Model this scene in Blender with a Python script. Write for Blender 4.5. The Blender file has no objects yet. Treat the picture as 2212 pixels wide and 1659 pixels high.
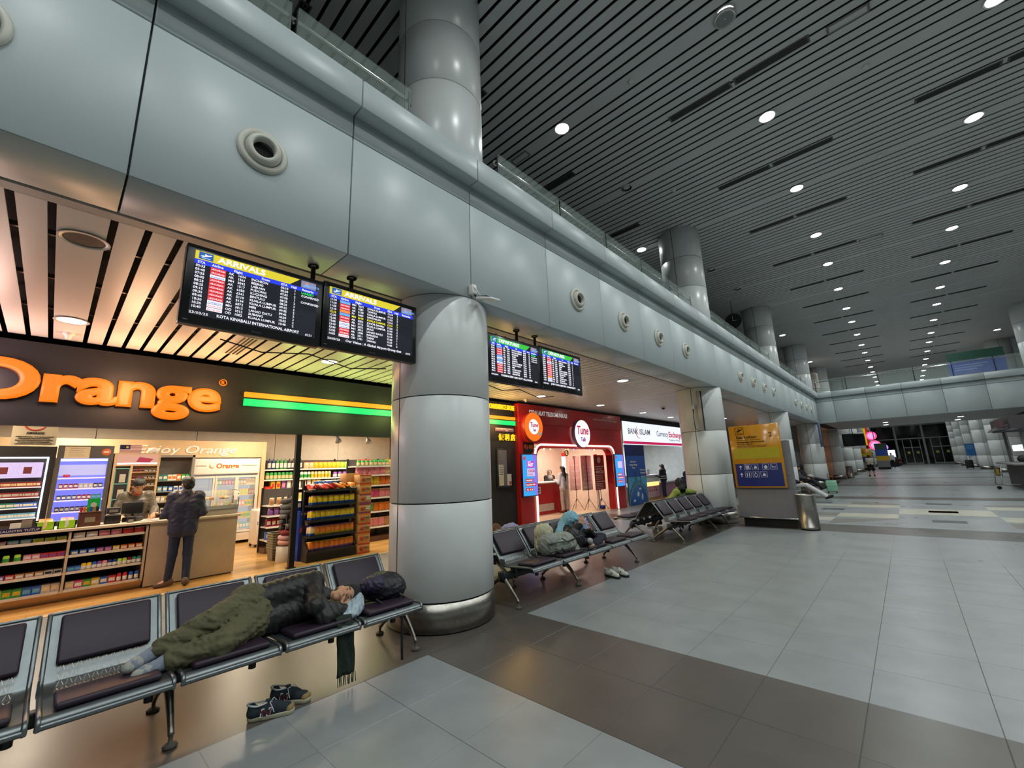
import bpy, bmesh, math, random
import numpy as np
from mathutils import Vector, Matrix
random.seed(7)
SC = bpy.context.scene
COL = SC.collection
PI = math.pi
# ------------------------------------------------------------------ camera
FPX = 905.0
CAMH = 1.57
cam_d = bpy.data.cameras.new('camera')
cam_d.sensor_fit = 'HORIZONTAL'; cam_d.sensor_width = 36.0
cam_d.lens = 36.0 * FPX / 2212.0
cam_d.clip_start = 0.05; cam_d.clip_end = 400
cam = bpy.data.objects.new('camera', cam_d); COL.objects.link(cam)
yaw, pitch, roll = math.radians(-42.5), math.radians(11.58), math.radians(-2.2)
fw = Vector((math.sin(yaw)*math.cos(pitch), math.cos(yaw)*math.cos(pitch), math.sin(pitch)))
rt = Vector((math.cos(yaw), -math.sin(yaw), 0)); up = rt.cross(fw)
r2 = math.cos(roll)*rt + math.sin(roll)*up; u2 = -math.sin(roll)*rt + math.cos(roll)*up
cam.matrix_world = Matrix(((r2.x, u2.x, -fw.x, 0), (r2.y, u2.y, -fw.y, 0), (r2.z, u2.z, -fw.z, CAMH), (0, 0, 0, 1)))
SC.camera = cam
# ------------------------------------------------------------------ world (night) and exposure
w = bpy.data.worlds.new('night'); SC.world = w; w.use_nodes = True
w.node_tree.nodes['Background'].inputs[0].default_value = (0.03, 0.035, 0.05, 1)
w.node_tree.nodes['Background'].inputs[1].default_value = 0.15
SC.view_settings.view_transform = 'Standard'; SC.view_settings.look = 'None'
SC.view_settings.gamma = 1.0; SC.view_settings.use_curve_mapping = False
SC.view_settings.exposure = 0.0
SC.cycles.max_bounces = 5; SC.cycles.diffuse_bounces = 3; SC.cycles.glossy_bounces = 2
SC.cycles.use_adaptive_sampling = True; SC.cycles.adaptive_threshold = 0.03
SC.cycles.transmission_bounces = 4; SC.cycles.transparent_max_bounces = 8
SC.cycles.sample_clamp_indirect = 4.0
SC.cycles.caustics_reflective = False; SC.cycles.caustics_refractive = False
# hall lamps: strength knobs
HALL_W = 215.0      # every hall downlight
MEZZ_W = 48.0       # downlights below the mezzanine
STORE_W = 68.0      # convenience store ceiling panels
TUNE_W = 60.0
BANK_W = 40.0
# ------------------------------------------------------------------ helpers
def lin(c):
    if isinstance(c, str):
        c = tuple(int(c[i:i+2], 16)/255 for i in (0, 2, 4))
    return tuple((v/12.92 if v <= 0.04045 else ((v+0.055)/1.055)**2.4) for v in c[:3])
MATS = {}
def M(name, col='808080', rough=0.5, metal=0.0, emit=0.0, noise=0.06, nscale=6.0, coat=0.0, alpha=1.0, bump=0.0, ecol=None, trans=0.0, spec=None):
    if name in MATS: return MATS[name]
    m = bpy.data.materials.new(name); m.use_nodes = True
    nt = m.node_tree; b = nt.nodes['Principled BSDF']
    c = lin(col)
    b.inputs['Base Color'].default_value = (*c, 1)
    b.inputs['Roughness'].default_value = rough; b.inputs['Metallic'].default_value = metal
    b.inputs['Coat Weight'].default_value = coat; b.inputs['Coat Roughness'].default_value = 0.12
    if spec is not None: b.inputs['Specular IOR Level'].default_value = spec
    if trans: b.inputs['Transmission Weight'].default_value = trans
    if alpha < 1: b.inputs['Alpha'].default_value = alpha
    if emit:
        e = lin(ecol) if ecol else c
        b.inputs['Emission Color'].default_value = (*e, 1); b.inputs['Emission Strength'].default_value = emit
    if noise or bump:
        tc = nt.nodes.new('ShaderNodeTexCoord'); n = nt.nodes.new('ShaderNodeTexNoise')
        n.inputs['Scale'].default_value = nscale; n.inputs['Detail'].default_value = 4
        nt.links.new(tc.outputs['Object'], n.inputs['Vector'])
        if noise:
            mr = nt.nodes.new('ShaderNodeMapRange'); mr.inputs['From Min'].default_value = 0.3; mr.inputs['From Max'].default_value = 0.7
            mr.inputs['To Min'].default_value = 1-noise; mr.inputs['To Max'].default_value = 1+noise
            hs = nt.nodes.new('ShaderNodeHueSaturation'); hs.inputs['Color'].default_value = (*c, 1)
            nt.links.new(n.outputs['Fac'], mr.inputs['Value']); nt.links.new(mr.outputs[0], hs.inputs['Value'])
            nt.links.new(hs.outputs[0], b.inputs['Base Color'])
        if bump:
            bp = nt.nodes.new('ShaderNodeBump'); bp.inputs['Strength'].default_value = bump; bp.inputs['Distance'].default_value = 0.02
            nt.links.new(n.outputs['Fac'], bp.inputs['Height']); nt.links.new(bp.outputs[0], b.inputs['Normal'])
    MATS[name] = m
    return m
def EM(name, col='FFFFFF', s=1.0):
    if name in MATS: return MATS[name]
    m = M(name, col, 0.5, emit=s, noise=0); b = m.node_tree.nodes['Principled BSDF']; c = lin(col); b.inputs['Base Color'].default_value = (c[0]*.15, c[1]*.15, c[2]*.15, 1)
    return m
class MB:
    def __init__(s): s.v = []; s.f = []; s.sm = []
    def add(s, v, f, smooth=False):
        o = len(s.v); s.v += [tuple(p) for p in v]; s.f += [tuple(i+o for i in q) for q in f]; s.sm += [smooth]*len(f); return s
    def box(s, x0, y0, z0, x1, y1, z1):
        return s.add([(x0,y0,z0),(x1,y0,z0),(x1,y1,z0),(x0,y1,z0),(x0,y0,z1),(x1,y0,z1),(x1,y1,z1),(x0,y1,z1)],
                     [(0,3,2,1),(4,5,6,7),(0,1,5,4),(1,2,6,5),(2,3,7,6),(3,0,4,7)])
    def cbox(s, c, d): return s.box(c[0]-d[0]/2, c[1]-d[1]/2, c[2]-d[2]/2, c[0]+d[0]/2, c[1]+d[1]/2, c[2]+d[2]/2)
    def rbox(s, x0, y0, z0, x1, y1, z1, r=0.02, seg=3):
        bm = bmesh.new(); bmesh.ops.create_cube(bm, size=1)
        for q in bm.verts: q.co = Vector(((x0+x1)/2+q.co.x*(x1-x0), (y0+y1)/2+q.co.y*(y1-y0), (z0+z1)/2+q.co.z*(z1-z0)))
        bmesh.ops.bevel(bm, geom=bm.edges[:], offset=r, segments=seg, profile=0.5, affect='EDGES')
        bm.verts.index_update(); s.add([q.co for q in bm.verts], [[q.index for q in f.verts] for f in bm.faces], True); bm.free(); return s
    def cyl(s, p0, p1, r0, r1=None, n=12, caps=True, smooth=True):
        r1 = r0 if r1 is None else r1; p0 = Vector(p0); p1 = Vector(p1); d = (p1-p0).normalized()
        a = d.orthogonal().normalized(); b = d.cross(a)
        v = []
        for p, r in ((p0, r0), (p1, r1)):
            for i in range(n):
                t = 2*PI*i/n; v.append(p+(a*math.cos(t)+b*math.sin(t))*r)
        s.add(v, [(i, (i+1) % n, n+(i+1) % n, n+i) for i in range(n)], smooth)
        if caps: s.add(v, [tuple(range(n-1, -1, -1)), tuple(range(n, 2*n))])
        return s
    def tube(s, pts, r, n=8, caps=True):
        pts = [Vector(p) for p in pts]; rs = r if isinstance(r, (list, tuple)) else [r]*len(pts)
        v = []; a = None
        for i, p in enumerate(pts):
            d = (pts[min(i+1, len(pts)-1)]-pts[max(i-1, 0)]).normalized()
            a = d.orthogonal().normalized() if a is None else (a-d*a.dot(d)).normalized()
            b = d.cross(a)
            for k in range(n):
                t = 2*PI*k/n; v.append(p+(a*math.cos(t)+b*math.sin(t))*rs[i])
        f = [(i*n+k, i*n+(k+1) % n, (i+1)*n+(k+1) % n, (i+1)*n+k) for i in range(len(pts)-1) for k in range(n)]
        s.add(v, f, True)
        if caps: s.add(v, [tuple(range(n-1, -1, -1)), tuple(range(len(v)-n, len(v)))])
        return s
    def lathe(s, prof, n=24, c=(0,0,0), axis='z', smooth=True, a0=0, a1=2*PI):
        full = abs(a1-a0-2*PI) < 1e-6; m = n if full else n+1; v = []
        for r, h in prof:
            for i in range(m):
                t = a0+(a1-a0)*i/n; x, y = r*math.cos(t), r*math.sin(t)
                p = (x, y, h) if axis == 'z' else ((h, x, y) if axis == 'x' else (y, h, x))
                v.append((p[0]+c[0], p[1]+c[1], p[2]+c[2]))
        f = []
        for j in range(len(prof)-1):
            for i in range(n):
                k = (i+1) % m; f.append((j*m+i, j*m+k, (j+1)*m+k, (j+1)*m+i))
        return s.add(v, f, smooth)
    def prism(s, poly, y0, y1, plane='xz'):
        def P(a, b, t):
            return (a, t, b) if plane == 'xz' else ((t, a, b) if plane == 'yz' else (a, b, t))
        n = len(poly); v = [P(a, b, y0) for a, b in poly]+[P(a, b, y1) for a, b in poly]
        return s.add(v, [tuple(range(n)), tuple(range(2*n-1, n-1, -1))]+[(i, n+i, n+(i+1) % n, (i+1) % n) for i in range(n)])
    def sph(s, c, r, n=12, m=8):
        r = r if isinstance(r, (tuple, list)) else (r, r, r)
        v = [(c[0], c[1], c[2]-r[2])]
        for j in range(1, m):
            for i in range(n):
                ph = PI*j/m; t = 2*PI*i/n
                v.append((c[0]+r[0]*math.sin(ph)*math.cos(t), c[1]+r[1]*math.sin(ph)*math.sin(t), c[2]-r[2]*math.cos(ph)))
        v.append((c[0], c[1], c[2]+r[2])); f = []
        for i in range(n): f.append((0, 1+(i+1) % n, 1+i)); f.append((len(v)-1, 1+(m-2)*n+i, 1+(m-2)*n+(i+1) % n))
        for j in range(m-2):
            for i in range(n): f.append((1+j*n+i, 1+j*n+(i+1) % n, 1+(j+1)*n+(i+1) % n, 1+(j+1)*n+i))
        return s.add(v, f, True)
    def mesh(s, name, mat):
        me = bpy.data.meshes.new(name); me.from_pydata(s.v, [], s.f)
        me.polygons.foreach_set('use_smooth', s.sm)
        if isinstance(mat, list):
            for q in mat: me.materials.append(q)
        else: me.materials.append(mat)
        return me
    def build(s, name, mat, parent=None, loc=(0,0,0)):
        bm = bmesh.new(); me = s.mesh(name, mat); bm.from_mesh(me); bmesh.ops.recalc_face_normals(bm, faces=bm.faces[:]); bm.to_mesh(me); bm.free()
        return ob(name, me, parent, loc)
def ob(name, me, parent=None, loc=(0,0,0), rot=None):
    o = bpy.data.objects.new(name, me); COL.objects.link(o); o.location = loc
    if rot: o.rotation_euler = rot
    if parent is not None: o.parent = parent
    return o
def tag(o, label=None, cat=None, group=None, kind=None):
    if label: o['label'] = label
    if cat: o['category'] = cat
    if group: o['group'] = group
    if kind: o['kind'] = kind
    return o
def thing(name, label, cat, loc=(0,0,0), rz=0, group=None, kind=None):
    o = bpy.data.objects.new(name, None); COL.objects.link(o); o.location = loc; o.rotation_euler = (0, 0, rz); o.empty_display_size = 0.1
    return tag(o, label, cat, group, kind)
def copy_tree(o, parent=None, loc=None, rz=None, label=None, group=None):
    c = o.copy(); COL.objects.link(c); c.parent = parent
    if loc is not None: c.location = loc
    if rz is not None: c.rotation_euler = (0, 0, rz)
    if label: c['label'] = label
    if group: c['group'] = group
    for ch in list(o.children): copy_tree(ch, c)
    return c
def struct(o, label, cat='wall'): return tag(o, label, cat, None, 'structure')
TXT = {}
TSC = bpy.data.scenes.new('lettering_bench')
def text(s, size, mat, parent, o, xd, yd, name='lettering', align='LEFT', bold=0.0, depth=0.002, sx=1.0, shear=0.0, width=None, bevel=0.0, res=2):
    """mesh lettering: o origin of baseline, xd reading direction, yd up direction"""
    key = (s, size, bold, depth, shear, align, bevel)
    if key not in TXT:
        cu = bpy.data.curves.new('t', 'FONT'); cu.body = s; cu.size = size; cu.align_x = align; cu.offset = bold; cu.extrude = depth; cu.resolution_u = res; cu.shear = shear; cu.bevel_depth = bevel; cu.bevel_resolution = 2
        t = bpy.data.objects.new('t', cu); TSC.collection.objects.link(t); vl = TSC.view_layers[0]; vl.update()
        TXT[key] = bpy.data.meshes.new_from_object(t.evaluated_get(vl.depsgraph)); bpy.data.objects.remove(t); bpy.data.curves.remove(cu)
    me = TXT[key].copy()
    xd = Vector(xd).normalized(); yd = Vector(yd).normalized(); zd = xd.cross(yd)
    if width and len(me.vertices):
        xs = [v.co.x for v in me.vertices]; sx = width/max(1e-6, max(xs)-min(xs))
    R = Matrix(((xd.x*sx, yd.x, zd.x, o[0]), (xd.y*sx, yd.y, zd.y, o[1]), (xd.z*sx, yd.z, zd.z, o[2]), (0, 0, 0, 1)))
    me.transform(R); me.materials.clear(); me.materials.append(mat); me.name = name
    return ob(name, me, parent)
YF = ((0, 1, 0), (0, 0, 1))   # reading along +y on a face that looks to +x
XF_ = ((1, 0, 0), (0, 0, 1))  # reading along +x on a face that looks to -y
def quad(name, mat, parent, x, y0, z0, y1, z1, t=0.002):
    return MB().box(x-t, y0, z0, x, y1, z1).build(name, mat, parent)
def area(name, loc, power, size, col=(1,1,1), rot=(0,0,0), shape='DISK', spread=PI, size_y=None):
    l = bpy.data.lights.new(name, 'AREA'); l.energy = power; l.shape = shape; l.size = size; l.color = col; l.spread = spread
    if size_y: l.shape = 'RECTANGLE'; l.size_y = size_y
    o = bpy.data.objects.new(name, l); COL.objects.link(o); o.location = loc; o.rotation_euler = rot
    return o
# signed distance surfaces for bodies, cloth and soft bags ------------------------------------------------
def smin(a, b, k):
    if k <= 0: return np.minimum(a, b)
    h = np.clip(0.5+0.5*(b-a)/k, 0, 1); return b+(a-b)*h-k*h*(1-h)
def sd_eval(prims, P, k):
    d = None
    for q in prims:
        kk = k
        if q[0] == 'c':
            a = np.array(q[1], float); b = np.array(q[2], float); r0 = q[3]; r1 = q[4] if len(q) > 4 else q[3]
            ab = b-a; L = max(ab@ab, 1e-9); t = np.clip(((P-a)@ab)/L, 0, 1)
            e = np.sqrt(((P-a-t[..., None]*ab)**2).sum(-1))-(r0+(r1-r0)*t)
        elif q[0] == 'e':
            c = np.array(q[1], float); r = np.array(q[2], float); Q = P-c
            if len(q) > 3 and q[3] is not None: Q = Q@np.array(q[3], float)
            n = np.sqrt(((Q/r)**2).sum(-1)); m = np.sqrt(((Q/(r*r))**2).sum(-1))+1e-9; e = n*(n-1)/m
        elif q[0] == 'b':
            c = np.array(q[1], float); hh = np.array(q[2], float); rr = q[3]; Q = P-c
            if len(q) > 4 and q[4] is not None: Q = Q@np.array(q[4], float)
            Q = np.abs(Q)-hh+rr; e = np.sqrt((np.maximum(Q, 0)**2).sum(-1))+np.minimum(Q.max(-1), 0)-rr
        elif q[0] == '-':
            e = sd_eval(q[1], P, q[2] if len(q) > 2 else k); s = q[3] if len(q) > 3 else 0.01
            d = -smin(-d, e, s); continue
        d = e if d is None else smin(d, e, kk)
    return d
def sdf(name, prims, mat, parent=None, h=0.015, k=0.03, disp=None, pad=0.05):
    pts = []; rs = []
    for q in prims:
        if q[0] == 'c': pts += [q[1], q[2]]; rs += [max(q[3:5])]*2
        elif q[0] in 'eb': pts.append(q[1]); rs.append(float(np.linalg.norm(q[2])) if (len(q) > 3 and q[0] == 'e' and q[3] is not None) or (q[0] == 'b' and len(q) > 4) else max(q[2]))
    pts = np.array(pts, float); rs = np.array(rs)[:, None]
    lo = (pts-rs).min(0)-pad; hi = (pts+rs).max(0)+pad
    ax = [np.arange(lo[i], hi[i]+h, h) for i in range(3)]
    G = np.stack(np.meshgrid(*ax, indexing='ij'), -1); d = sd_eval(prims, G, k)
    if disp is not None: d = d+disp(G)
    n = d.shape; cn = tuple(v-1 for v in n); acc = np.zeros(cn+(3,)); cnt = np.zeros(cn); ins = d < 0; quads = []
    idx = -np.ones(cn, int)
    cross = []
    for a in range(3):
        s0 = [slice(None)]*3; s1 = [slice(None)]*3; s0[a] = slice(0, -1); s1[a] = slice(1, None)
        m = ins[tuple(s0)] != ins[tuple(s1)]; I = np.argwhere(m)
        v0 = d[tuple(s0)][m]; v1 = d[tuple(s1)][m]; t = v0/(v0-v1)
        p = np.stack([ax[i][I[:, i]] for i in range(3)], -1); p[:, a] += t*h
        b, c = [i for i in range(3) if i != a]
        for ob_ in (0, -1):
            for oc in (0, -1):
                J = I.copy(); J[:, b] += ob_; J[:, c] += oc
                ok = ((J >= 0) & (J < np.array(cn))).all(1)
                np.add.at(acc, tuple(J[ok].T), p[ok]); np.add.at(cnt, tuple(J[ok].T), 1)
        cross.append((a, b, c, I, ins[tuple(s0)][m]))
    use = cnt > 0; idx[use] = np.arange(use.sum()); V = acc[use]/cnt[use][:, None]
    for a, b, c, I, sgn in cross:
        q = []
        ok = np.ones(len(I), bool)
        for ob_, oc in ((0, 0), (-1, 0), (-1, -1), (0, -1)):
            J = I.copy(); J[:, b] += ob_; J[:, c] += oc
            g = ((J >= 0) & (J < np.array(cn))).all(1); ok &= g; J[~g] = 0; q.append(idx[tuple(J.T)])
        q = np.stack(q, -1)[ok]; sg = sgn[ok]
        if a == 1: sg = ~sg
        q[~sg] = q[~sg][:, ::-1]; quads.append(q)
    F = np.concatenate(quads)
    me = bpy.data.meshes.new(name); me.from_pydata(V.tolist(), [], F[:, ::-1].tolist()); me.materials.append(mat)
    me.polygons.foreach_set('use_smooth', [True]*len(F))
    return ob(name, me, parent)
# ================================================================== STRUCTURE
PANEL = M('aluminium_panel', 'B6C2C3', 0.40, 0.0, noise=0.03, nscale=1.5, coat=0.0)
COLP = M('column_panel', 'D4D9D8', 0.3, 0.0, noise=0.03, nscale=2, coat=0.0)
BLACK = M('matt_black', '0B0B0C', 0.7, noise=0)
STEEL = M('brushed_steel', 'A9A69F', 0.3, 1.0, noise=0.12, nscale=30)
CHROME = M('polished_steel', 'C6C6C4', 0.16, 1.0, noise=0.03)
ALU = M('cast_aluminium', '9B9D9D', 0.32, 0.9, noise=0.05)
GLASS = M('railing_glass', 'CFE3DA', 0.05, 0.0, noise=0, alpha=0.13)
SLAT = M('ceiling_slat_grey', 'D2D4D4', 0.55, 0.0, noise=0.05, nscale=1)
SLATM = M('mezzanine_slat_white', 'DDD6D0', 0.36, 0.0, noise=0.04, nscale=1)
WHITEP = M('white_paint', 'E8E6E1', 0.5, noise=0.03)
# ---- floor: shader carries the tile pattern beyond the single tiles
def floor_mat():
    m = bpy.data.materials.new('terrazzo_floor'); m.use_nodes = True; nt = m.node_tree; b = nt.nodes['Principled BSDF']
    N = nt.nodes.new; L = nt.links.new
    geo = N('ShaderNodeNewGeometry'); sep = N('ShaderNodeSeparateXYZ'); L(geo.outputs['Position'], sep.inputs[0])
    def mth(op, a, b_=None, c=None):
        n = N('ShaderNodeMath'); n.operation = op
        for i, v in enumerate((a, b_, c)):
            if v is None: continue
            if isinstance(v, (int, float)): n.inputs[i].default_value = v
            else: L(v, n.inputs[i])
        return n.outputs[0]
    X, Y = sep.outputs[0], sep.outputs[1]
    def joint(v, off, pitch, wd):
        f = mth('FRACT', mth('DIVIDE', mth('SUBTRACT', v, off), pitch)); f = mth('ABSOLUTE', mth('SUBTRACT', f, 0.5)); return mth('GREATER_THAN', f, 0.5-wd/pitch/2)
    jt = mth('MAXIMUM', joint(X, -3.385, 0.588, 0.006), joint(Y, 3.80, 0.6, 0.006))
    bandy = mth('LESS_THAN', mth('ABSOLUTE', mth('SUBTRACT', mth('PINGPONG', mth('SUBTRACT', Y, 3.13), 4.6), 0.0)), 0.64)
    bandx = mth('MULTIPLY', mth('LESS_THAN', X, -3.385), mth('GREATER_THAN', X, -4.86))
    dark = mth('MAXIMUM', bandy, bandx)
    ns = N('ShaderNodeTexNoise'); ns.inputs['Scale'].default_value = 1.3; ns.inputs['Detail'].default_value = 6; L(geo.outputs['Position'], ns.inputs['Vector'])
    n2 = N('ShaderNodeTexNoise'); n2.inputs['Scale'].default_value = 160; n2.inputs['Detail'].default_value = 2; L(geo.outputs['Position'], n2.inputs['Vector'])
    mix = N('ShaderNodeMix'); mix.data_type = 'RGBA'; mix.inputs[6].default_value = (*lin('898E8F'), 1); mix.inputs[7].default_value = (*lin('56514B'), 1); L(dark, mix.inputs[0])
    mj = N('ShaderNodeMix'); mj.data_type = 'RGBA'; mj.inputs[7].default_value = (*lin('4A4A48'), 1); L(mix.outputs[2], mj.inputs[6]); L(mth('MULTIPLY', jt, 0.5), mj.inputs[0])
    hs = N('ShaderNodeHueSaturation'); L(mj.outputs[2], hs.inputs['Color'])
    L(mth('ADD', 0.78, mth('ADD', mth('MULTIPLY', ns.outputs[0], 0.28), mth('MULTIPLY', n2.outputs[0], 0.16))), hs.inputs['Value'])
    L(hs.outputs[0], b.inputs['Base Color'])
    L(mth('ADD', 0.20, mth('MULTIPLY', ns.outputs[0], 0.22)), b.inputs['Roughness'])
    b.inputs['Specular IOR Level'].default_value = 0.5
    return m
FLOORM = floor_mat()
def tile_mat(name, col):
    m = M(name, col, 0.22, noise=0.10, nscale=3); nt = m.node_tree; b = nt.nodes['Principled BSDF']; b.inputs['Specular IOR Level'].default_value = 0.5
    n = nt.nodes.new('ShaderNodeTexNoise'); n.inputs['Scale'].default_value = 1.4; n.inputs['Detail'].default_value = 6
    g = nt.nodes.new('ShaderNodeNewGeometry'); nt.links.new(g.outputs['Position'], n.inputs['Vector'])
    mr = nt.nodes.new('ShaderNodeMapRange'); mr.inputs['To Min'].default_value = 0.22; mr.inputs['To Max'].default_value = 0.42
    nt.links.new(n.outputs[0], mr.inputs[0]); nt.links.new(mr.outputs[0], b.inputs['Roughness'])
    for q in nt.nodes:
        if q.type == 'TEX_NOISE' and q is not n: nt.links.new(g.outputs['Position'], q.inputs['Vector'])
    return m
TL, TD, TC, TN = tile_mat('tile_light', '898E8F'), tile_mat('tile_dark', '56514B'), tile_mat('tile_cream', 'B5B2A0'), tile_mat('tile_black', '3A3D42')
TG = tile_mat('tile_taupe', '77736A')
# single tiles are laid where they can be told apart; the sheet of floor around them has a recess there
TX0, TX1, TY0, TY1 = -3.385, -3.385+0.588*13, 1.26, 1.26+0.6*2+1.34+0.6*9
floor = thing('floor', 'polished grey stone tile floor of the arrivals hall with dark bands', 'floor', kind='structure')
fm = MB()
for (a, b_, c, d) in ((-15, -12, TX0, 101), (TX1, -12, 14, 101), (TX0, -12, TX1, TY0), (TX0, TY1, TX1, 101)):
    fm.box(a, b_, -0.06, c, d, 0)
fm.build('tile_field', FLOORM, floor)
MB().box(TX0, TY0, -0.06, TX1, TY1, -0.004).build('grout_bed', M('grout', '66655F', 0.8), floor)
rows = [(TY0+0.6*i, TY0+0.6*(i+1), TL) for i in range(2)]; y = TY0+1.2
rows += [(y, y+0.67, TD), (y+0.67, y+1.34, TD)]; y += 1.34
rows += [(y+0.6*i, y+0.6*(i+1), TL) for i in range(9)]
tcache = {}
for (y0, y1, tm) in rows:
    key = (round(y1-y0, 3), tm.name)
    if key not in tcache:
        g = 0.0014; W, H_ = 0.588, y1-y0
        tcache[key] = MB().add([(g, g, -.03), (W-g, g, -.03), (W-g, H_-g, -.03), (g, H_-g, -.03), (g, g, -.002), (W-g, g, -.002), (W-g, H_-g, -.002), (g, H_-g, -.002),
                                (g+.002, g+.002, 0), (W-g-.002, g+.002, 0), (W-g-.002, H_-g-.002, 0), (g+.002, H_-g-.002, 0)],
                               [(0,1,5,4), (1,2,6,5), (2,3,7,6), (3,0,4,7), (4,5,9,8), (5,6,10,9), (6,7,11,10), (7,4,8,11), (8,9,10,11)]).mesh('floor_tile', tm)
    for i in range(13): ob('floor_tile', tcache[key], floor, (TX0+0.588*i, y0, 0))
# inlaid pieces of the far pattern, flush with the floor
def inlay(poly, mat): MB().prism(poly, -0.004, 0.0012, 'xy').build('floor_inlay', mat, floor)
R_ = lambda a, b, c, d: [(a, b), (c, b), (c, d), (a, d)]
xa, xb, xc, xd_ = -1.68, -0.42, 1.40, 3.2
inlay(R_(xa, 17.6, xb, 18.5), TC); inlay(R_(xa, 14.72, xb, 15.72), TC); inlay(R_(xb, 15.85, xc, 17.4), TC); inlay(R_(-2.9, 13.7, xa, 14.5), TC); inlay(R_(-2.9, 17.9, xa, 18.4), TC)
inlay([(xa, 13.1), (xb, 14.45), (xb, 14.7), (xa, 14.1)], TG); inlay([(xa, 18.6), (xb, 18.6), (xb, 18.95), (xa, 19.7)], TG); inlay([(-2.9, 15.0), (xa, 14.9), (xa, 15.7), (-2.9, 15.5)], TG)
for q in (14.15, 16.47, 19.0): inlay(R_(0.18, q, 0.76, q+0.5), TN)
inlay(R_(-2.24, 16.5, xa, 17.0), TN); inlay(R_(-2.9, 18.9, -2.24, 19.4), TN)
inlay(R_(xc, 17.6, xd_, 18.5), TC); inlay(R_(xc, 14.72, xd_, 15.72), TC); inlay([(xc, 18.7), (xd_, 18.6), (xd_, 19.6), (xc, 19.0)], TG); inlay([(xc, 13.6), (xd_, 13.1), (xd_, 14.2), (xc, 14.5)], TG)
# ---- columns with cladding panels
CY = [3.17+9.2*k for k in range(10)]
def shell(z0, z1, r, a0, a1, nm, mat):
    return MB().lathe([(r-.02, z0+.006), (r-.004, z0+.006), (r, z0+.010), (r, z1-.010), (r-.004, z1-.006), (r-.02, z1-.006)], 28, a0=a0, a1=a1).mesh(nm, mat)
gap = 0.012
tiers = [(.29, 1.255), (1.255, 2.41), (2.41, 3.60), (5.40, 6.59), (6.59, 7.53), (7.53, 8.52)]
SH = [(shell(a, b, .59, -PI/2+gap, PI/2-gap, 'cladding_panel', COLP), shell(a, b, .59, PI/2+gap, 1.5*PI-gap, 'cladding_panel', COLP)) for a, b in tiers]
SH2 = [(shell(a, b, .59, -PI/2+gap, PI/2-gap, 'cladding_panel', COLP), shell(a, b, .59, PI/2+gap, 1.5*PI-gap, 'cladding_panel', COLP)) for a, b in ((3.6, 4.5), (4.5, 5.4))]
CORE = MB().cyl((0,0,0), (0,0,8.6), .565, n=32).mesh('core', BLACK)
KICK = MB().lathe([(.57, .012), (.592, .012), (.592, .282), (.57, .286)], 48).mesh('kick_plate', STEEL)
def column(x, y, label):
    c = thing('column', label, 'column', (x, y, 0), kind='structure')
    ob('core', CORE, c); ob('kick_plate', KICK, c)
    for A in SH+(SH2 if y > 39 or x > 0 else []):
        for q in A: ob('cladding_panel', q, c)
    return c
ordn = ['nearest', 'second', 'third', 'fourth', 'fifth', 'sixth', 'seventh', 'eighth', 'ninth', 'tenth']
for k, y in enumerate(CY): column(-4.1, y, f'{ordn[k]} round white-clad column along the shop side of the hall')
for k in range(3, 10): column(5.34, CY[k], f'round white-clad column on the far right side, number {ordn[k-3]} from the bridge')
# ---- mezzanine fascia
P_ = 1.5333
def fascia(root, y0, y1, names=True):
    ms = {}
    def part(nm, x0, z0, x1, z1, a, b_):
        key = (nm, round(b_-a, 3))
        if key not in ms: ms[key] = MB().rbox(x0, .006, z0, x1, b_-a-.006, z1, .004, 1).mesh(nm, PANEL)
        ob(nm, ms[key], root, (0, a, 0))
    n = int(round((y1-y0)/P_))
    for i in range(n):
        a = y0+i*P_; b_ = a+P_
        part('main_panel', -3.56, 3.602, -3.51, 4.858, a, b_); part('upper_panel', -3.56, 4.872, -3.51, 5.118, a, b_)
        part('cornice_panel', -3.60, 5.112, -3.345, 5.425, a, b_); part('soffit_panel', -4.09, 3.60, -3.512, 3.63, a, b_)
    MB().box(-4.06, y0, 3.632, -3.566, y1, 5.40).build('backing', BLACK, root)
fa = thing('wall_mezzanine', 'pale grey metal panel fascia of the mezzanine running down the hall', 'wall', kind='structure')
fascia(fa, 3.17-P_*6, 3.17+P_*18.1)
br = thing('wall_bridge', 'pale metal panel face of the footbridge crossing the hall', 'wall', (0, 27.60, 0), -PI/2, kind='structure')
fascia(br, -4.22, -4.22+P_*7)
MB().box(-4.0, -5, 5.30, -13.0, 12, 5.40).build('deck', M('deck_grey', '6E6F6E', .6), br)
# mezzanine deck and its rear wall
tag(MB().box(-14.5, -12, 5.28, -3.6, 101, 5.38).build('floor_mezzanine', M('deck_grey'), None), 'upper mezzanine floor behind the panel fascia', 'floor', kind='structure')
struct(MB().box(-14.7, -12, 0, -14.5, 101, 8.9).build('wall_left', M('dark_wall', '4A4A4A', .7)), 'dark wall at the back of the mezzanine')
struct(MB().box(11.5, -12, 0, 11.7, 101, 8.9).build('wall_right', M('pale_wall', 'A9ADAC', .6)), 'pale wall on the far side of the hall')
struct(MB().box(-14.7, -12.2, 0, 11.7, -12, 8.9).build('wall_rear', M('pale_wall')), 'pale wall behind the viewpoint')
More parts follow.
